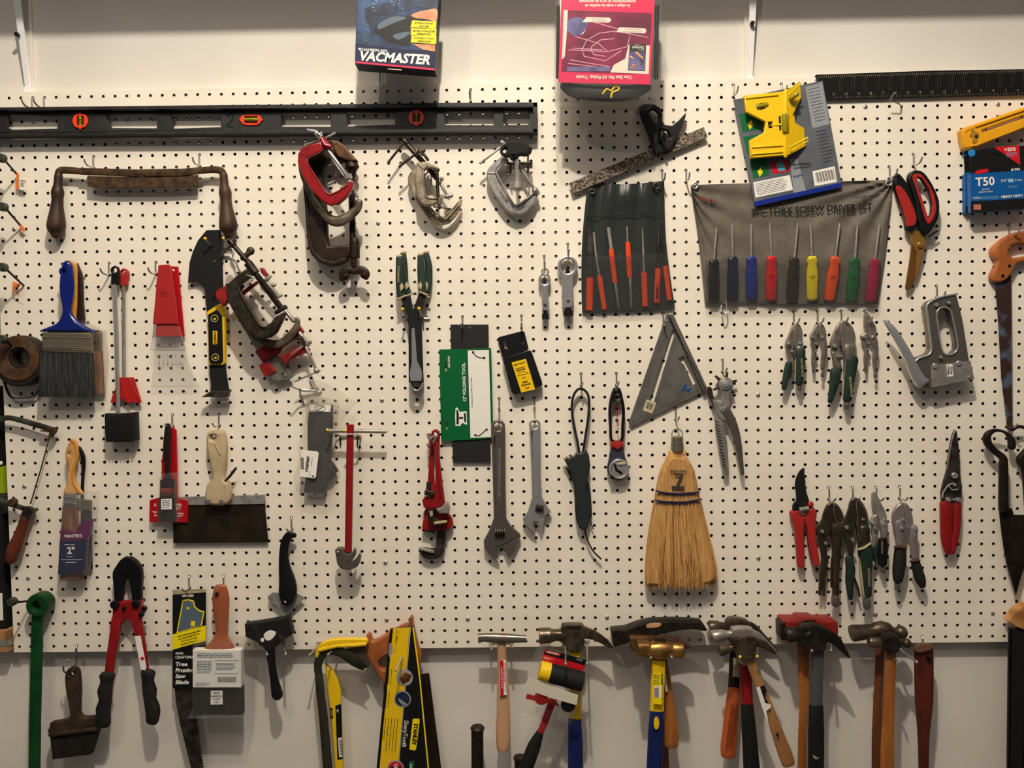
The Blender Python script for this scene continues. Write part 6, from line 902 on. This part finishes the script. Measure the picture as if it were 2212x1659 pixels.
cs = P('sleeve', M('print_black'), pl([(1155, 476), (1340, 456), (1356, 462), (1400, 850), (1540, 2060), (990, 2060), (1040, 1660)], 44, 8, .5, holes=[[(1238, 680), (1258, 662), (1278, 680), (1282, 720), (1268, 742), (1248, 715)]])); P('yellow_panel', M('yellow'), fl([(1182, 468), (1334, 458), (1308, 760), (1270, 1200), (1196, 2060), (1030, 2060), (1066, 1660), (1110, 1180)], 44.3), par=cs, label='yellow printed panel'); P('silver_line', M('silver_print'), sw([(1322, 458), (1300, 800), (1262, 1240), (1190, 2060)], 4, 44.6, flat=.2, cap=0), par=cs); P('yellow_edge', M('print_yellow'), sw([(1352, 462), (1410, 900), (1520, 2060)], 6, 44.6, flat=.3, cap=0), par=cs); P('saw_cutout', M('silver_print'), fl([(1150, 600), (1166, 590), (1178, 620), (1176, 680), (1150, 715), (1142, 690)], 44.7), par=cs)
for x, y, m, q in ((1280, 888, 'cardboard', [(1235, 900), (1290, 840), (1340, 870), (1320, 920), (1262, 945)]), (1263, 1070, 'dark_blue_print', [(1220, 1060), (1270, 1090), (1310, 1120), (1260, 1125), (1225, 1080)]), (1203, 1662, 'print_red', [(1150, 1650), (1250, 1650), (1250, 1690), (1150, 1690)])):
    r_ = P('round_picture', M('silver_print'), cy(x, y, 44, 45, 74), par=cs); P('picture', M(m), cy(x, y, 44.5, 45.4, 62), par=r_); P('picture_detail', M('brz' if m == 'cardboard' else 'silver_print' if m != 'print_red' else 'print_black'), fl(q, 45.7), par=r_)
    if m == 'cardboard': P('planks', M('orwood'), *[bx(1255 + i * 14, 865 + i * 4, 6, 60, 35, 45.9, .2, .03) for i in range(4)], par=r_)
P('logo_plate', M('print_yellow'), fl([(1350, 1240), (1405, 1238), (1408, 1260), (1380, 1490), (1370, 1510), (1322, 1502), (1322, 1480)], 44.7), par=cs); P('logo_text', M('ink'), tx('STANLEY', 1367, 1370, 34, 45.1, -96, .95, bold=.045), par=cs); P('title', M('print_white'), tx('SharpTooth', 1284, 1368, 38, 44.8, -96, .92, bold=.012), tx('USA', 1203, 1662, 30, 46, -96, 1, bold=.04), par=cs); P('side_text', M('ink'), tx('15" / 380mm', 1212, 540, 16, 44.8, -95), tx('11 tpi', 1200, 650, 14, 44.8, -95), *fine(1170, 815, 150, 3, 22, 8, 44.8, 95, 3), *fine(1150, 1005, 150, 3, 22, 8, 44.8, 95, 4), *fine(1222, 1240, 300, 5, 26, 8, 44.8, 95, 5), par=cs, ang=60)
P('green_tab', M('card_green'), fl([(1320, 1600), (1362, 1600), (1340, 2000), (1300, 2000)], 44.7), par=cs); P('green_tab_text', M('print_white'), tx('FINE FINISH', 1335, 1680, 16, 45, -86, 1, bold=.02), par=cs)
# ---------------------------------------------------------------- hammers
MT.update(hwood=mk('hickory', (176, 132, 88), .5, 0, (156, 112, 72), 30, (1, 1, .15)), hwood2=mk('orange_hickory', (178, 118, 60), .45, 0, (150, 94, 46), 30, (1, 1, .15)), hwood3=mk('dark_hickory', (120, 74, 42), .5, 0, (92, 56, 32), 30, (1, 1, .15)), hsteel=mk('worn_hammer_steel', (112, 100, 86), .36, .7, (84, 74, 62), 50), palewd=mk('pale_handle', (206, 166, 130), .5, 0, (188, 148, 112), 30, (1, 1, .15)), brass=mk('brass', (176, 138, 82), .35, .8, (128, 98, 60), 30), gripb=mk('black_grip', (26, 25, 24), .6), bat=mk('red_brown_varnish', (106, 46, 32), .35, 0, (78, 32, 22), 26, (1, 1, .25), coat=.3), iron2=mk('dark_forged', (58, 52, 46), .5, .5, (40, 36, 32), 50, bump=.2))
T('tack_hammer', 'small tack hammer with chrome head and pale handle marked MADE IN U.S.A', 'hammer', 2110, 600, 20, 'hammers along the bottom')
P('head', M('gunmetal'), sw([(1908, 548), (1960, 545), (2050, 548), (2120, 552), (2300, 556), (2320, 556)], [36, 38, 42, 44, 32, 32], 40, flat=.9, cap=0, seg=18)); P('size_mark', M('print_red'), tx('5 OZ', 2120, 524, 14, 50, 0, 1, bold=.03)); P('handle', M('palewd'), sw([(2108, 600), (2112, 760), (2120, 1000), (2122, 1200), (2120, 1400), (2118, 1500)], [37, 42, 52, 58, 62, 52], 38, flat=.5, sm=3, seg=16))
sk = P('sticker', M('print_white'), fl([(2086, 738), (2146, 738), (2152, 1034), (2092, 1040)], 50.8)); P('red_strip', M('print_red'), fl([(2088, 740), (2122, 740), (2126, 1036), (2096, 1040)], 51.1), par=sk); P('sticker_text', M('print_white'), tx('MADE IN U.S.A', 2108, 888, 17, 51.4, -89, 1.2), par=sk); P('small_text', M('print_red'), *fine(2140, 760, 250, 2, 12, 9, 51.3, 89, 2), par=sk, ang=60)
T('bar_stock', 'brown iron post with a flared top at the bottom, left of the tack hammer handle', 'post', 1900, 1310, 10)
P('cap', M('iron'), sw([(1902, 1302), (1902, 1318), (1902, 1330), (1900, 1352)], [50, 64, 56, 54], 40, cap=0, seg=16)); P('shaft', M('iron'), sw([(1900, 1350), (1902, 1660), (1902, 2100)], 53, 40, cap=0, seg=16))
Z(1100, 1239)
T('bar_stock', 'short brown post top at the bottom edge, behind the black rubber mallet grip', 'post', 95, 1570, 10)
P('cap', M('iron'), sw([(95, 1562), (95, 1580), (95, 1590)], [58, 62, 56], 20, cap=0, seg=16)); P('shaft', M('iron'), sw([(95, 1590), (95, 2000)], 52, 20, cap=0, seg=16))
Z(1090, 1330, 5.042)
T('claw_hammer', 'claw hammer with steel head and yellow-blue handle behind the packaged mallet', 'hammer', 760, 300, 16, 'hammers along the bottom')
def claw(m, face, neck, cheek, claw_, d, k=1.0, drop=None):   # face/neck/cheek/claw given as sweeps
    P('head', M(m), sw(face[0], face[1], d, flat=k, cap=0, seg=18), sw(neck[0], neck[1], d, flat=k, cap=0, seg=16, n=2.4, sm=2), pl(cheek, d + 12, 24, 4, 1), ang=42)
    P('claw', M(m), sw(claw_[0], claw_[1], d, flat=.45, n=3.5, sm=3, seg=14)); 
claw('hsteel', ([(376, 220), (384, 220), (498, 216), (510, 216)], [78, 88, 86, 70]), ([(500, 216), (560, 210), (650, 210)], [76, 62, 72]), [(620, 130), (660, 106), (780, 103), (860, 116), (880, 200), (870, 290), (845, 390), (700, 396), (662, 335), (620, 285)], ([(840, 170), (900, 190), (980, 215), (1060, 260), (1130, 315), (1175, 345)], [66, 62, 52, 42, 32, 10]), 40)
P('claw_slot', M('blackm'), sw([(1010, 200), (1080, 255), (1150, 325)], [3, 5, 6], 53, flat=.4)); P('eye', M('iron2'), pl([(680, 106), (830, 106), (826, 150), (685, 140)], 54, 3, .6)); P('upper_handle', M('yellow'), sw([(766, 385), (766, 700), (768, 1115)], [62, 60, 72], 38, flat=.5, n=3, cap=0)); P('grip', col('hammer_blue', (22, 40, 96), .5), sw([(764, 1110), (772, 1400), (775, 2100)], [72, 84, 86], 38, flat=.5, n=3))
T('packaged_mallet', 'clear packaged mallet with yellow face, red shaft and black ribbed grip', 'mallet', 640, 420, 55, 'hammers along the bottom')
P('blister', M('clear'), pl([(375, 330), (940, 490), (950, 520), (900, 660), (740, 1160), (720, 1182), (160, 1050), (142, 1020), (150, 970), (330, 400)], 62, 4, .8)); cd = P('card', M('print_black'), pl([(447, 360), (897, 480), (852, 604), (400, 484)], 64, .5, .1)); P('card_red', M('print_red'), fl([(428, 420), (878, 545), (852, 604), (400, 484)], 64.3), par=cd); P('logo', M('faded_red'), fl([(447, 368), (612, 410), (600, 445), (440, 405)], 64.5), par=cd); P('logo_text', M('print_white'), tx('CRAFTSMAN', 526, 407, 20, 64.9, -14.5, .8, bold=.03), *fine(430, 448, 120, 2, 14, 7, 64.8, 14, 3), tx('16 OZ', 815, 480, 22, 64.8, -14, .8), par=cd, ang=60); P('lower_card', M('faded_red'), fl([(245, 850), (560, 930), (600, 985), (230, 905)], 64.3)); P('red_disc', M('redpl'), cy(400, 890, 62, 66, 78)); P('black_disc', M('black'), cy(690, 965, 60, 64, 80))
P('head', M('blackm'), sw([(490, 622), (850, 720)], [104, 108], 78, cap=0, seg=24)); P('face', M('yellow'), sw([(378, 592), (390, 595), (490, 622)], [88, 104, 106], 78, cap=0, seg=24)); P('handle', M('redpl'), sw([(560, 830), (510, 960), (440, 1150), (392, 1265)], [42, 42, 40, 36], 78, flat=.5, n=3)); P('grip', M('gripb'), sw([(395, 1250), (330, 1400), (270, 1560), (180, 1800), (120, 2000)], [36, 72, 78, 82, 84], 76, flat=.6, sm=2)); P('grip_ribs', M('gripb'), *[sw([(278 - i * 9.5, 1468 + i * 24), (352 - i * 10.5, 1486 + i * 24)], 5, 92 - abs(i - 3) * .3) for i in range(8)]); P('handle_label', col('maroon', (104, 30, 44), .4), sw([(500, 985), (445, 1140)], 38, 84, flat=.3, n=4))
P('paper_band', col('tape_paper', (216, 210, 194), .7), pl([(255, 685), (520, 770), (802, 866), (786, 976), (500, 895), (182, 785), (210, 760), (240, 730)], 104, 1, .2)); PS('stud', M('clear'), cy(360, 1022, 62, 66, 32), cy(550, 1072, 62, 66, 32))
Z(1100, 1239)
T('brick_hammer', 'brick hammer with long dark chisel head above the brass hammer', 'hammer', 1250, 520, 10, 'hammers along the bottom')
P('head', M('iron2'), pl([(870, 492), (1000, 478), (1100, 440), (1200, 414), (1400, 407), (1560, 412), (1650, 420), (1690, 478), (1682, 496), (1560, 476), (1440, 490), (1300, 518), (1180, 545), (1050, 560), (1010, 598), (895, 632), (880, 560)], 50, 34, 3)); P('eye_wedge', M('palewd'), pl([(1172, 440), (1200, 426), (1285, 422), (1298, 440), (1270, 458), (1180, 465)], 50.8, 2, .5, 1)); P('handle', M('hwood3'), sw([(1240, 540), (1270, 1000), (1320, 1500), (1330, 2000)], [50, 50, 40, 50], 26, flat=.5))
T('peen_hammer', 'dull bronze peen hammer with orange wooden handle behind the brass hammer', 'hammer', 1380, 640, 30, 'hammers along the bottom')
P('head', M('dullbr') if 'dullbr' in MT else M('brz'), pl([(1030, 550), (1080, 545), (1450, 556), (1530, 610), (1556, 640), (1480, 652), (1100, 680), (1045, 660)], 74, 22, 4)); P('handle', M('hwood2'), sw([(1300, 680), (1330, 900), (1365, 1150), (1385, 1350), (1380, 1465)], [44, 46, 52, 66, 60], 58, flat=.45, sm=3)); P('sticker', M('print_white'), fl([(1318, 850), (1335, 850), (1352, 1005), (1335, 1010)], 70))
T('brass_hammer', 'brass headed hammer with yellow and blue handle', 'hammer', 1280, 640, 60, 'hammers along the bottom')
P('head', M('brass'), sw([(1088, 638), (1096, 638), (1185, 642), (1200, 644), (1280, 646), (1385, 650), (1395, 652), (1478, 655), (1488, 655)], [62, 72, 74, 66, 86, 68, 74, 74, 62], 98, cap=0, seg=24)); P('eye', M('iron2'), pl([(1238, 556), (1336, 558), (1338, 578), (1240, 576)], 112, 6, .8)); P('neck_handle', M('yellow'), sw([(1274, 735), (1268, 900), (1262, 1060), (1258, 1165)], [60, 60, 60, 62], 94, flat=.5, n=3, cap=0)); gp = P('grip', M('hammer_blue'), sw([(1260, 1160), (1250, 1350), (1240, 1660), (1232, 2100)], [60, 66, 70, 72], 94, flat=.5, n=3)); P('grip_oval', M('yellow'), pl(cir(1257, 1278, 24, 16, 2.3), 108, 2, .5), par=gp); P('grip_notches', M('blackm'), *[bx(1208 - i, 1330 + i * 40, 20, 3, 8, 104, .4, .1) for i in range(8)], par=gp)
sk = P('sticker', M('print_yellow'), fl([(1228, 848), (1308, 852), (1302, 1118), (1228, 1112)], 110)); P('sticker_bars', M('ink'), *[bx(1258, 976 + i * 7, 38, 2.4 + i % 3, 1, 110.4, .2, .03) for i in range(12)], bx(1302, 900, 9, 95, 1, 110.4, .2, .03), *fine(1232, 870, 55, 6, 14, 6, 110.4, 2, 3), par=sk, ang=60); P('barcode_field', M('print_white'), fl([(1236, 960), (1300, 962), (1296, 1062), (1234, 1058)], 110.2), par=sk)
Z(1500, 1320, 4.174)
T('claw_hammer', 'claw hammer with orange dimpled grip, rearmost of the trio right of the brass hammer', 'hammer', 360, 150, 8, 'hammers along the bottom')
claw('hsteel', ([(140, 160), (148, 155), (225, 142), (235, 140)], [60, 70, 56, 46]), ([(230, 140), (290, 135), (350, 130)], [44, 34, 50]), [(290, 112), (340, 70), (420, 76), (500, 104), (520, 200), (420, 300), (330, 300), (300, 200)], ([(440, 120), (520, 150), (600, 225), (680, 300), (742, 360)], [44, 44, 36, 28, 10]), 24)
P('upper_handle', M('gripb'), sw([(370, 300), (362, 500), (356, 705)], [44, 50, 54], 20, flat=.5)); P('grip', col('orange_rubber', (188, 98, 50), .6), sw([(358, 700), (335, 900), (320, 1080), (308, 1220), (304, 1300)], [56, 64, 68, 74, 66], 22, flat=.5, sm=2, seg=16)); P('grip_dimples', M('oranged') if 'oranged' in MT else col('dimple_brown', (128, 62, 32), .7), *[cy(300 + j * 24 + i * -3.2 + 30, 830 + i * 24, 26, 36.6, 3.4, seg=6) for i in range(17) for j in range(3)], ang=60); P('sticker', M('tan'), fl([(352, 420), (400, 425), (402, 595), (346, 592)], 32))
T('claw_hammer', 'polished claw hammer with red and black grip, middle of the trio', 'hammer', 480, 200, 34, 'hammers along the bottom')
claw('steel', ([(162, 235), (170, 232), (268, 214), (280, 212)], [54, 62, 50, 42]), ([(276, 212), (320, 206), (390, 200)], [38, 32, 44]), [(340, 180), (380, 156), (480, 154), (540, 176), (560, 280), (520, 480), (420, 480), (370, 300)], ([(470, 190), (560, 220), (640, 290), (700, 335), (738, 362)], [38, 38, 30, 20, 8]), 54)
P('upper_handle', M('red'), sw([(450, 400), (462, 600), (475, 835)], [50, 54, 56], 54, flat=.5, n=3, cap=0)); P('grip', M('gripb'), sw([(474, 830), (490, 1050), (515, 1400), (530, 1800)], [56, 66, 76, 78], 54, flat=.5, n=3))
T('claw_hammer', 'small claw hammer with tilted wooden handle and torn label, front of the trio', 'hammer', 450, 330, 62, 'hammers along the bottom')
claw('hsteel', ([(222, 358), (232, 356), (300, 340), (312, 338)], [46, 54, 40, 34]), ([(305, 340), (345, 328), (390, 318)], [32, 28, 50]), [(350, 262), (450, 225), (540, 228), (570, 260), (560, 330), (540, 432), (450, 446), (400, 420), (366, 350)], ([(520, 275), (580, 285), (640, 310), (690, 350), (735, 385)], [48, 40, 32, 24, 9]), 90)
P('handle', M('hwood'), sw([(500, 430), (545, 560), (600, 700), (680, 900), (760, 1130), (820, 1290), (850, 1380)], [46, 44, 44, 46, 56, 64, 60], 88, flat=.45, sm=2, seg=16)); P('label', M('print_white'), fl([(556, 690), (590, 682), (640, 830), (690, 842), (688, 870), (650, 900), (668, 1008), (640, 960), (605, 850)], 99)); P('label_dark', M('print_black'), fl([(590, 685), (630, 668), (654, 720), (630, 770), (672, 835), (640, 836)], 98.8)); P('hang_hole', M('black'), cy(747, 1107, 94, 100, 11))
T('sledge_hammer', 'small red sledge hammer with wooden handle behind the dark claw hammer', 'hammer', 1040, 180, 8, 'hammers along the bottom')
P('head', col('sledge_red', (150, 44, 40), .5, c2=(130, 36, 34), sc=40), pl([(800, 88), (830, 84), (930, 85), (960, 64), (1082, 68), (1112, 85), (1258, 86), (1298, 108), (1304, 160), (1302, 220), (1268, 240), (800, 270), (786, 240)], 54, 46, 5)); P('struck_face', M('iron2'), pl([(778, 115), (822, 92), (836, 180), (850, 272), (800, 268), (780, 245)], 55, 40, 4)); P('eye', M('brz'), pl([(975, 92), (1000, 82), (1080, 84), (1104, 98), (1070, 112), (1000, 108)], 54.8, 3, .6, 1), tube([W(1040 + 62 * math.cos(a), 97 + 16 * math.sin(a), 55.5) for a in [k * math.pi / 8 for k in range(16)]], [.0008] * 16, seg=5, cl=True)); P('handle', M('hwood2'), sw([(980, 260), (985, 500), (990, 800), (975, 1100), (970, 1800)], [56, 54, 44, 40, 48], 30, flat=.5, sm=2))
T('claw_hammer', 'dark steel claw hammer with grey shaft and black grip, in front of the red sledge', 'hammer', 1080, 250, 60, 'hammers along the bottom')
claw('iron2', ([(832, 215), (840, 213), (910, 210), (930, 210)], [66, 74, 66, 58]), ([(925, 210), (975, 210), (1020, 215)], [56, 58, 70]), [(960, 150), (1060, 130), (1150, 145), (1200, 165), (1210, 240), (1170, 380), (1052, 382), (985, 325), (950, 285)], ([(1130, 200), (1200, 220), (1270, 260), (1330, 330), (1372, 385), (1400, 425)], [66, 56, 48, 32, 18, 6]), 74)
P('shaft', mk('grey_fibreglass', (84, 84, 86), .3, coat=.4), sw([(1108, 370), (1104, 600), (1098, 858)], [58, 56, 58], 72, flat=.5, n=3, cap=0)); P('grip', M('gripb'), sw([(1098, 850), (1098, 1100), (1096, 1400), (1096, 1800)], [64, 72, 72, 72], 72, flat=.5, n=3)); P('paint_smear', M('tan'), pl([(1065, 1295), (1085, 1308), (1100, 1318), (1128, 1322), (1105, 1330), (1120, 1338), (1085, 1334), (1072, 1315)], 87, .6, .1))
T('ball_peen_hammer', 'larger ball peen hammer, the rear one of two', 'hammer', 1650, 200, 8, 'hammers along the bottom')
P('head', M('hsteel'), sw([(1412, 202), (1424, 200), (1560, 186), (1600, 180), (1640, 170), (1690, 165), (1740, 170), (1790, 190), (1810, 192)], [68, 76, 66, 62, 70, 78, 66, 44, 44], 44, cap=0, seg=20, sm=0), ba(1860, 192, 44, 62)); P('eye', M('iron2'), pl([(1700, 190), (1730, 165), (1745, 200), (1680, 240)], 62, 6, 1)); P('handle', M('hwood3'), sw([(1680, 250), (1668, 500), (1655, 800), (1645, 1100), (1645, 1800)], [44, 40, 42, 46, 50], 36, flat=.5))
T('ball_peen_hammer', 'smaller ball peen hammer with pale handle, the front one of two', 'hammer', 1780, 290, 60, 'hammers along the bottom')
P('head', M('hsteel'), sw([(1572, 280), (1582, 280), (1690, 284), (1710, 286), (1780, 290), (1850, 290), (1880, 292)], [44, 50, 48, 44, 60, 44, 30], 76, cap=0, seg=20), ba(1912, 290, 76, 44)); P('cheek', M('iron2'), pl([(1705, 260), (1740, 222), (1800, 215), (1850, 240), (1862, 300), (1850, 370), (1790, 388), (1730, 370), (1700, 320)], 90, 26, 5, 1)); P('handle', M('hwood2'), sw([(1772, 370), (1765, 600), (1752, 900), (1740, 1200), (1736, 1800)], [46, 48, 54, 62, 66], 72, flat=.5))
T('wooden_handle', 'thick red-brown varnished handle hanging upside down at the bottom right', 'handle', 2065, 300, 6)
P('handle', M('bat'), sw([(2066, 320), (2068, 420), (2070, 700), (2070, 820), (2068, 1000), (2065, 1160), (2066, 1415), (2068, 1800)], [80, 86, 84, 80, 64, 52, 46, 46], 34, flat=.42, n=2.6, sm=2, seg=18)); P('worn_end', mk('worn_wood_end', (120, 84, 62), .7), pl([(1990, 330), (2040, 300), (2110, 296), (2150, 318), (2130, 350), (2040, 375), (1995, 360)], 49, 4, 1, 1), label='bare worn wood at the upper end'); P('hang_hole', M('black'), cy(2100, 412, 40, 50, 22))
# ---------------------------------------------------------------- left and right margins
Z(0, 0, 1)
def zb(name, mat, x0, y0, x1, y1, d0, d1, par=None, lab=None):   # box between two depths, outline given at its front
    a, b = W(x0, y0, d1), W(x1, y1, d1); return P(name, mat, boxm(min(a.x, b.x), max(a.x, b.x), -d1 / 1000, -d0 / 1000, min(a.z, b.z), max(a.z, b.z)), par=par, label=lab)
T('side_shelf', 'wooden shelf end sticking in at the left edge beside the pegboard', 'shelf', -30, 1390, 10)
zb('board', M('wood_dull'), -300, 1366, 18, 1408, -20, 16); zb('metal_lip', M('steel'), -300, 1386, 19, 1396, -19, 17, lab='grey metal strip along the shelf edge')
T('black_case', 'black case standing on the side shelf at the left edge', 'case', -30, 1360, 10)
zb('body', M('blackm'), -260, 1112, 14, 1356, -20, 6); zb('label', M('print_white'), -60, 1282, 7, 1340, 6, 6.5)
T('lime_box', 'lime green and black box at the left edge above the black case', 'box', -40, 1110, 10)
zb('body', col('lime', (150, 170, 24), .5), -240, 1012, 8, 1068, -20, 6); zb('base', MT['greengrey'], -240, 1069, 10, 1110, -20, 6); zb('top', M('blackm'), -240, 838, -2, 1011, -20, 6)
P('white_print', M('print_white'), ba(2, 1000, 6.2, 4, .1))
T('shelf_post', 'black slotted steel shelving post at the bottom right corner', 'post', 2196, 1660, 10)
a, b = W(2183, 1358, 30), W(2216, 1358, 30); P('post', M('blackm'), boxm(a.x, b.x, -.030, -.028, .3, a.z), boxm(b.x - .002, b.x, -.030, .02, .3, a.z), boxm(a.x, a.x + .002, -.030, -.02, .3, a.z)); PS('slot_hole', M('iron2'), *[sw([(2192 + i % 2 * 8, 1400 + i * 38), (2192 + i % 2 * 8, 1408 + i * 38)], 3, 30, flat=.15) for i in range(7)])
T('plywood_shelf', 'splintered plywood edge resting on the black post at the right edge', 'shelf', 2200, 1350, 10)
P('board', mk('plywood_edge', (196, 146, 92), .7, 0, (150, 104, 62), 60, (.2, 1, 1)), pl([(2180, 1342), (2195, 1322), (2212, 1308), (2400, 1290), (2400, 1366), (2212, 1360), (2196, 1354)], 36, 22, .6))
# ---------------------------------------------------------------- knob ended hooks with tags at the left edge
Z(0, 0, 1); col('orange_tag', (232, 140, 70), .5)
for i, (x, y, x2, y2, s_, lab) in enumerate(((7, 343, 36, 376, 1, 'uppermost green knobbed hook at the left edge, with orange and white tag'), (10, 448, 44, 487, 2, 'second green knobbed hook down the left edge, with an orange strip'), (10, 578, 48, 614, 3, 'third green knobbed hook down the left edge, with a curling orange strip'), (10, 733, 40, 762, 0, 'green knobbed hook passing through the brown tape roll'), (30, 1298, 66, 1298, 4, 'knobbed hook carrying the long green bar'))):
    T('knob_hook', lab, 'hook', x2, y2, 2, 'knob ended hooks at the left edge'); P('rod', M('black'), wr([(x2 + 4, y2 + 3, -2), (x2, y2, 8), (x + 3, y + 3, 66)], 2.4)); P('knob', M('greengrey'), cy(x, y, 62, 74, 9.5), cy(x, y, 73, 77, 5))
    if s_ in (1, 2, 3): P('tag', M('orange_tag'), *( [pl([(35, 371), (41, 376), (42, 408), (34, 408)], 12, .8, .1)] if s_ == 1 else [pl([(43, 484), (56, 495), (51, 502), (42, 494)], 12, .8, .1)] if s_ == 2 else [pl([(28, 608), (44, 614), (40, 622), (30, 622), (34, 634), (52, 645), (30, 634), (26, 620)], 12, .8, .1)]))
    if s_ == 1: P('price_label', M('print_white'), pl([(41, 383), (52, 385), (55, 411), (42, 410)], 13, .6, .1)); P('price_print', M('ink'), *[bx(48, 390 + i * 3, 7, 1.2, 5, 13.4, .2, .03) for i in range(5)], ang=60)
    if s_ == 4: P('nail_end', M('orange_tag'), wr([(104, 1298, 4), (118, 1297, 10)], 1.2))
"""hooks"""
# ---------------------------------------------------------------- peg hooks
def hook_mesh(L=36, up=9, drop=24.5):
    q = [(0, 6, 0), (0, -1, 0), (0, -2.2, -1.5), (0, -2.2, -drop + 2), (0, -4, -drop), (0, -10, -drop - 1), (0, -L + 8, -drop), (0, -L, -drop + 4), (0, -L - 3, -drop + up)]
    v1, f1 = tube([Vector((a, b, c)) / 1000 for a, b, c in q], [.0019] * len(q), seg=8)
    return v1, f1
hooks = {}
def hk(x, y, what, L=36, up=9, drop=24.5, grp='single steel peg hooks', adj=0):
    k = (L, up, drop); h = hole_at(x, y) if not adj else W(x, y, 0)
    r = bpy.data.objects.new('peg_hook', None); COL.objects.link(r); r.location = h; r.empty_display_size = .01
    tag(r, 'steel peg hook holding ' + what, 'hook', grp)
    if k not in hooks: w_ = put('wire', [hook_mesh(L, up, drop)], M('zinc'), (0, 0, 0), r); hooks[k] = w_
    else: w_ = hooks[k].copy(); COL.objects.link(w_); w_.parent = r
Z(0, 0, 1)
for x, y, w_ in ((199, 338, 'the left end of the drawknife'), (431, 336, 'the right end of the drawknife'), (1222, 532, 'the larger nut splitter'), (1175, 558, 'the small nut splitter and loose nut'), (1127, 686, 'the black blade dispenser'), (1252, 808, 'the strap wrench by its loop'), (1329, 806, 'the black and red ratcheting wrench'), (1080, 861, 'the largest adjustable wrench'), (1153, 860, 'the medium adjustable wrench'), (1457, 881, 'the whisk broom'), (1558, 780, 'the leather punch'), (1713, 675, 'the leftmost upper locking pliers'), (1765, 674, 'the second upper locking pliers'), (1816, 673, 'the third upper locking pliers'), (1868, 672, 'the needle nose pliers of the upper row'), (1790, 1052, 'the brown locking pliers'), (1842, 1052, 'the bronze locking pliers'), (1892, 1051, 'the needle nose pliers of the lower row'), (1944, 1051, 'the nickel locking pliers of the lower row'),
  (1974, 335, 'the garden snips'), (1921, 362, 'the right corner of the grey driver roll'), (1481, 372, 'the left corner of the grey driver roll'), (1428, 372, 'the right corner of the black punch pouch'), (2024, 618, 'the staple gun'), (2183, 487, 'the orange handled saw'), (2182, 902, 'the spring shears'), (1583, 187, 'the left corner of the grey packaging card'), (1686, 186, 'the yellow post level'), (371, 897, 'the red scraper and small brush'), (471, 896, 'the taping knife'), (629, 1119, 'the tool with a winged blade'), (408, 1245, 'the tree saw package'), (484, 1244, 'the boxed orange-brown brush'), (164, 1396, 'the block brush'), (1994, 1376, 'the thick red-brown handle'), (1012, 697, 'the green folding tool card'), (1018, 197, 'the right part of the long level'), (335, 556, 'the red ice scrapers'), (229, 558, 'the pair of scoop rods'), (1442, 680, 'the triangular rafter square'), (937, 940, 'the pipe wrenches'), (1495, 650, 'nothing')):
    if w_ != 'nothing': hk(x, y, w_, *((36, 11, 24.5) if 'roll' in w_ or 'pouch' in w_ else (36, 9, 24.5)))
for x, y, w_ in ((65, 218, 'the left end of the long level, the darker one'), (90, 210, 'the left end of the long level, the bright one')): hk(x, y, w_, 38, 10, 24.5)
# double prong holders for hammers: a cross wire at the board and two ball ended prongs
Z(0, 0, 1)
for i, (x, y, hx, hy, dx, dd, tip, lab) in enumerate(((1222, 1434, 1222, 1383, 46, 118, 'zinc', 'the blue and yellow claw hammer'), (1406, 1421, 1395, 1380, 45, 118, 'zinc', 'the brass hammer'), (1599, 1419, 1600, 1378, 37, 114, 'yellow', 'the trio of claw hammers'), (1754, 1406, 1752, 1377, 41, 96, 'zinc', 'the dark claw hammer and red sledge'), (1942, 1431, 1885, 1377, 38, 98, 'zinc', 'the ball peen hammers'), (577, 1414, 572, 1388, 40, 60, 'zinc', 'the grimy black scraper'), (669, 1415, 690, 1388, 40, 60, 'zinc', 'the crowbar'))):
    T('double_hook', 'steel double prong hook holding ' + lab, 'hook', hx + dx / 2, hy, 2, 'double prong hooks along the bottom')
    P('cross_wire', M('zinc'), wr([(hx - 4, hy, -3), (hx - 4, hy, 4), (hx + dx + 4, hy - .5, 4), (hx + dx + 4, hy, -3)], 2.1)); PS('prong', M('zinc'), wr([(hx, hy, 4), (hx + (x - hx) * .5, hy + (y - hy) * .6, dd * .5), (x, y, dd)], 2.2), wr([(hx + dx, hy, 4), (hx + dx + (x - hx) * .5, hy + (y - hy) * .6, dd * .5), (x + dx, y - 1, dd)], 2.2)); PS('tip', M(tip), ba(x, y, dd + 2, 3.4), ba(x + dx, y - 1, dd + 2, 3.4))
T('wire_hook', 'short straight wire pair under the head of the tack hammer', 'hook', 1075, 1388, 2); P('cross_wire', M('zinc'), wr([(1058, 1385, 4), (1108, 1384, 4)], 2)); PS('prong', M('zinc'), wr([(1060, 1385, 4), (1062, 1403, 44)], 2), wr([(1103, 1384, 4), (1106, 1400, 44)], 2))
T('wire_hook', 'bent wire hook poking out below the grey driver roll', 'hook', 1560, 676, 2); P('wire', M('zinc'), wr([(1561, 676, -2), (1560, 668, 4), (1562, 656, 6), (1568, 652, 20), (1570, 672, 22), (1563, 680, 24), (1558, 660, 20)], 1.6, sm=3))
T('wire_hook', 'sloping prong through the slot of the black and yellow saw sleeve', 'hook', 868, 1410, 46); P('wire', M('tan'), wr([(870, 1412, 20), (866, 1425, 60), (856, 1446, 92)], 2.6)); P('tip', M('zinc'), ba(855, 1448, 94, 3))
T('wire_hook', 'curved dark wire through the eye of the old block brush', 'hook', 160, 1420, 2); P('wire', M('steel_dk'), wr([(164, 1402, 4), (166, 1415, 6), (162, 1440, 30), (150, 1455, 34), (138, 1450, 34), (137, 1440, 34)], 1.7, sm=3))
# low part of the wall: paler painted panel and corner strip
Z(0, 0, 1)
tag(put('trim_5', [boxm(W(45, 1450, -20).x, W(62, 1450, -20).x, WY - .004, WY + .002, .2, .785)], M('wall')), kind='structure')
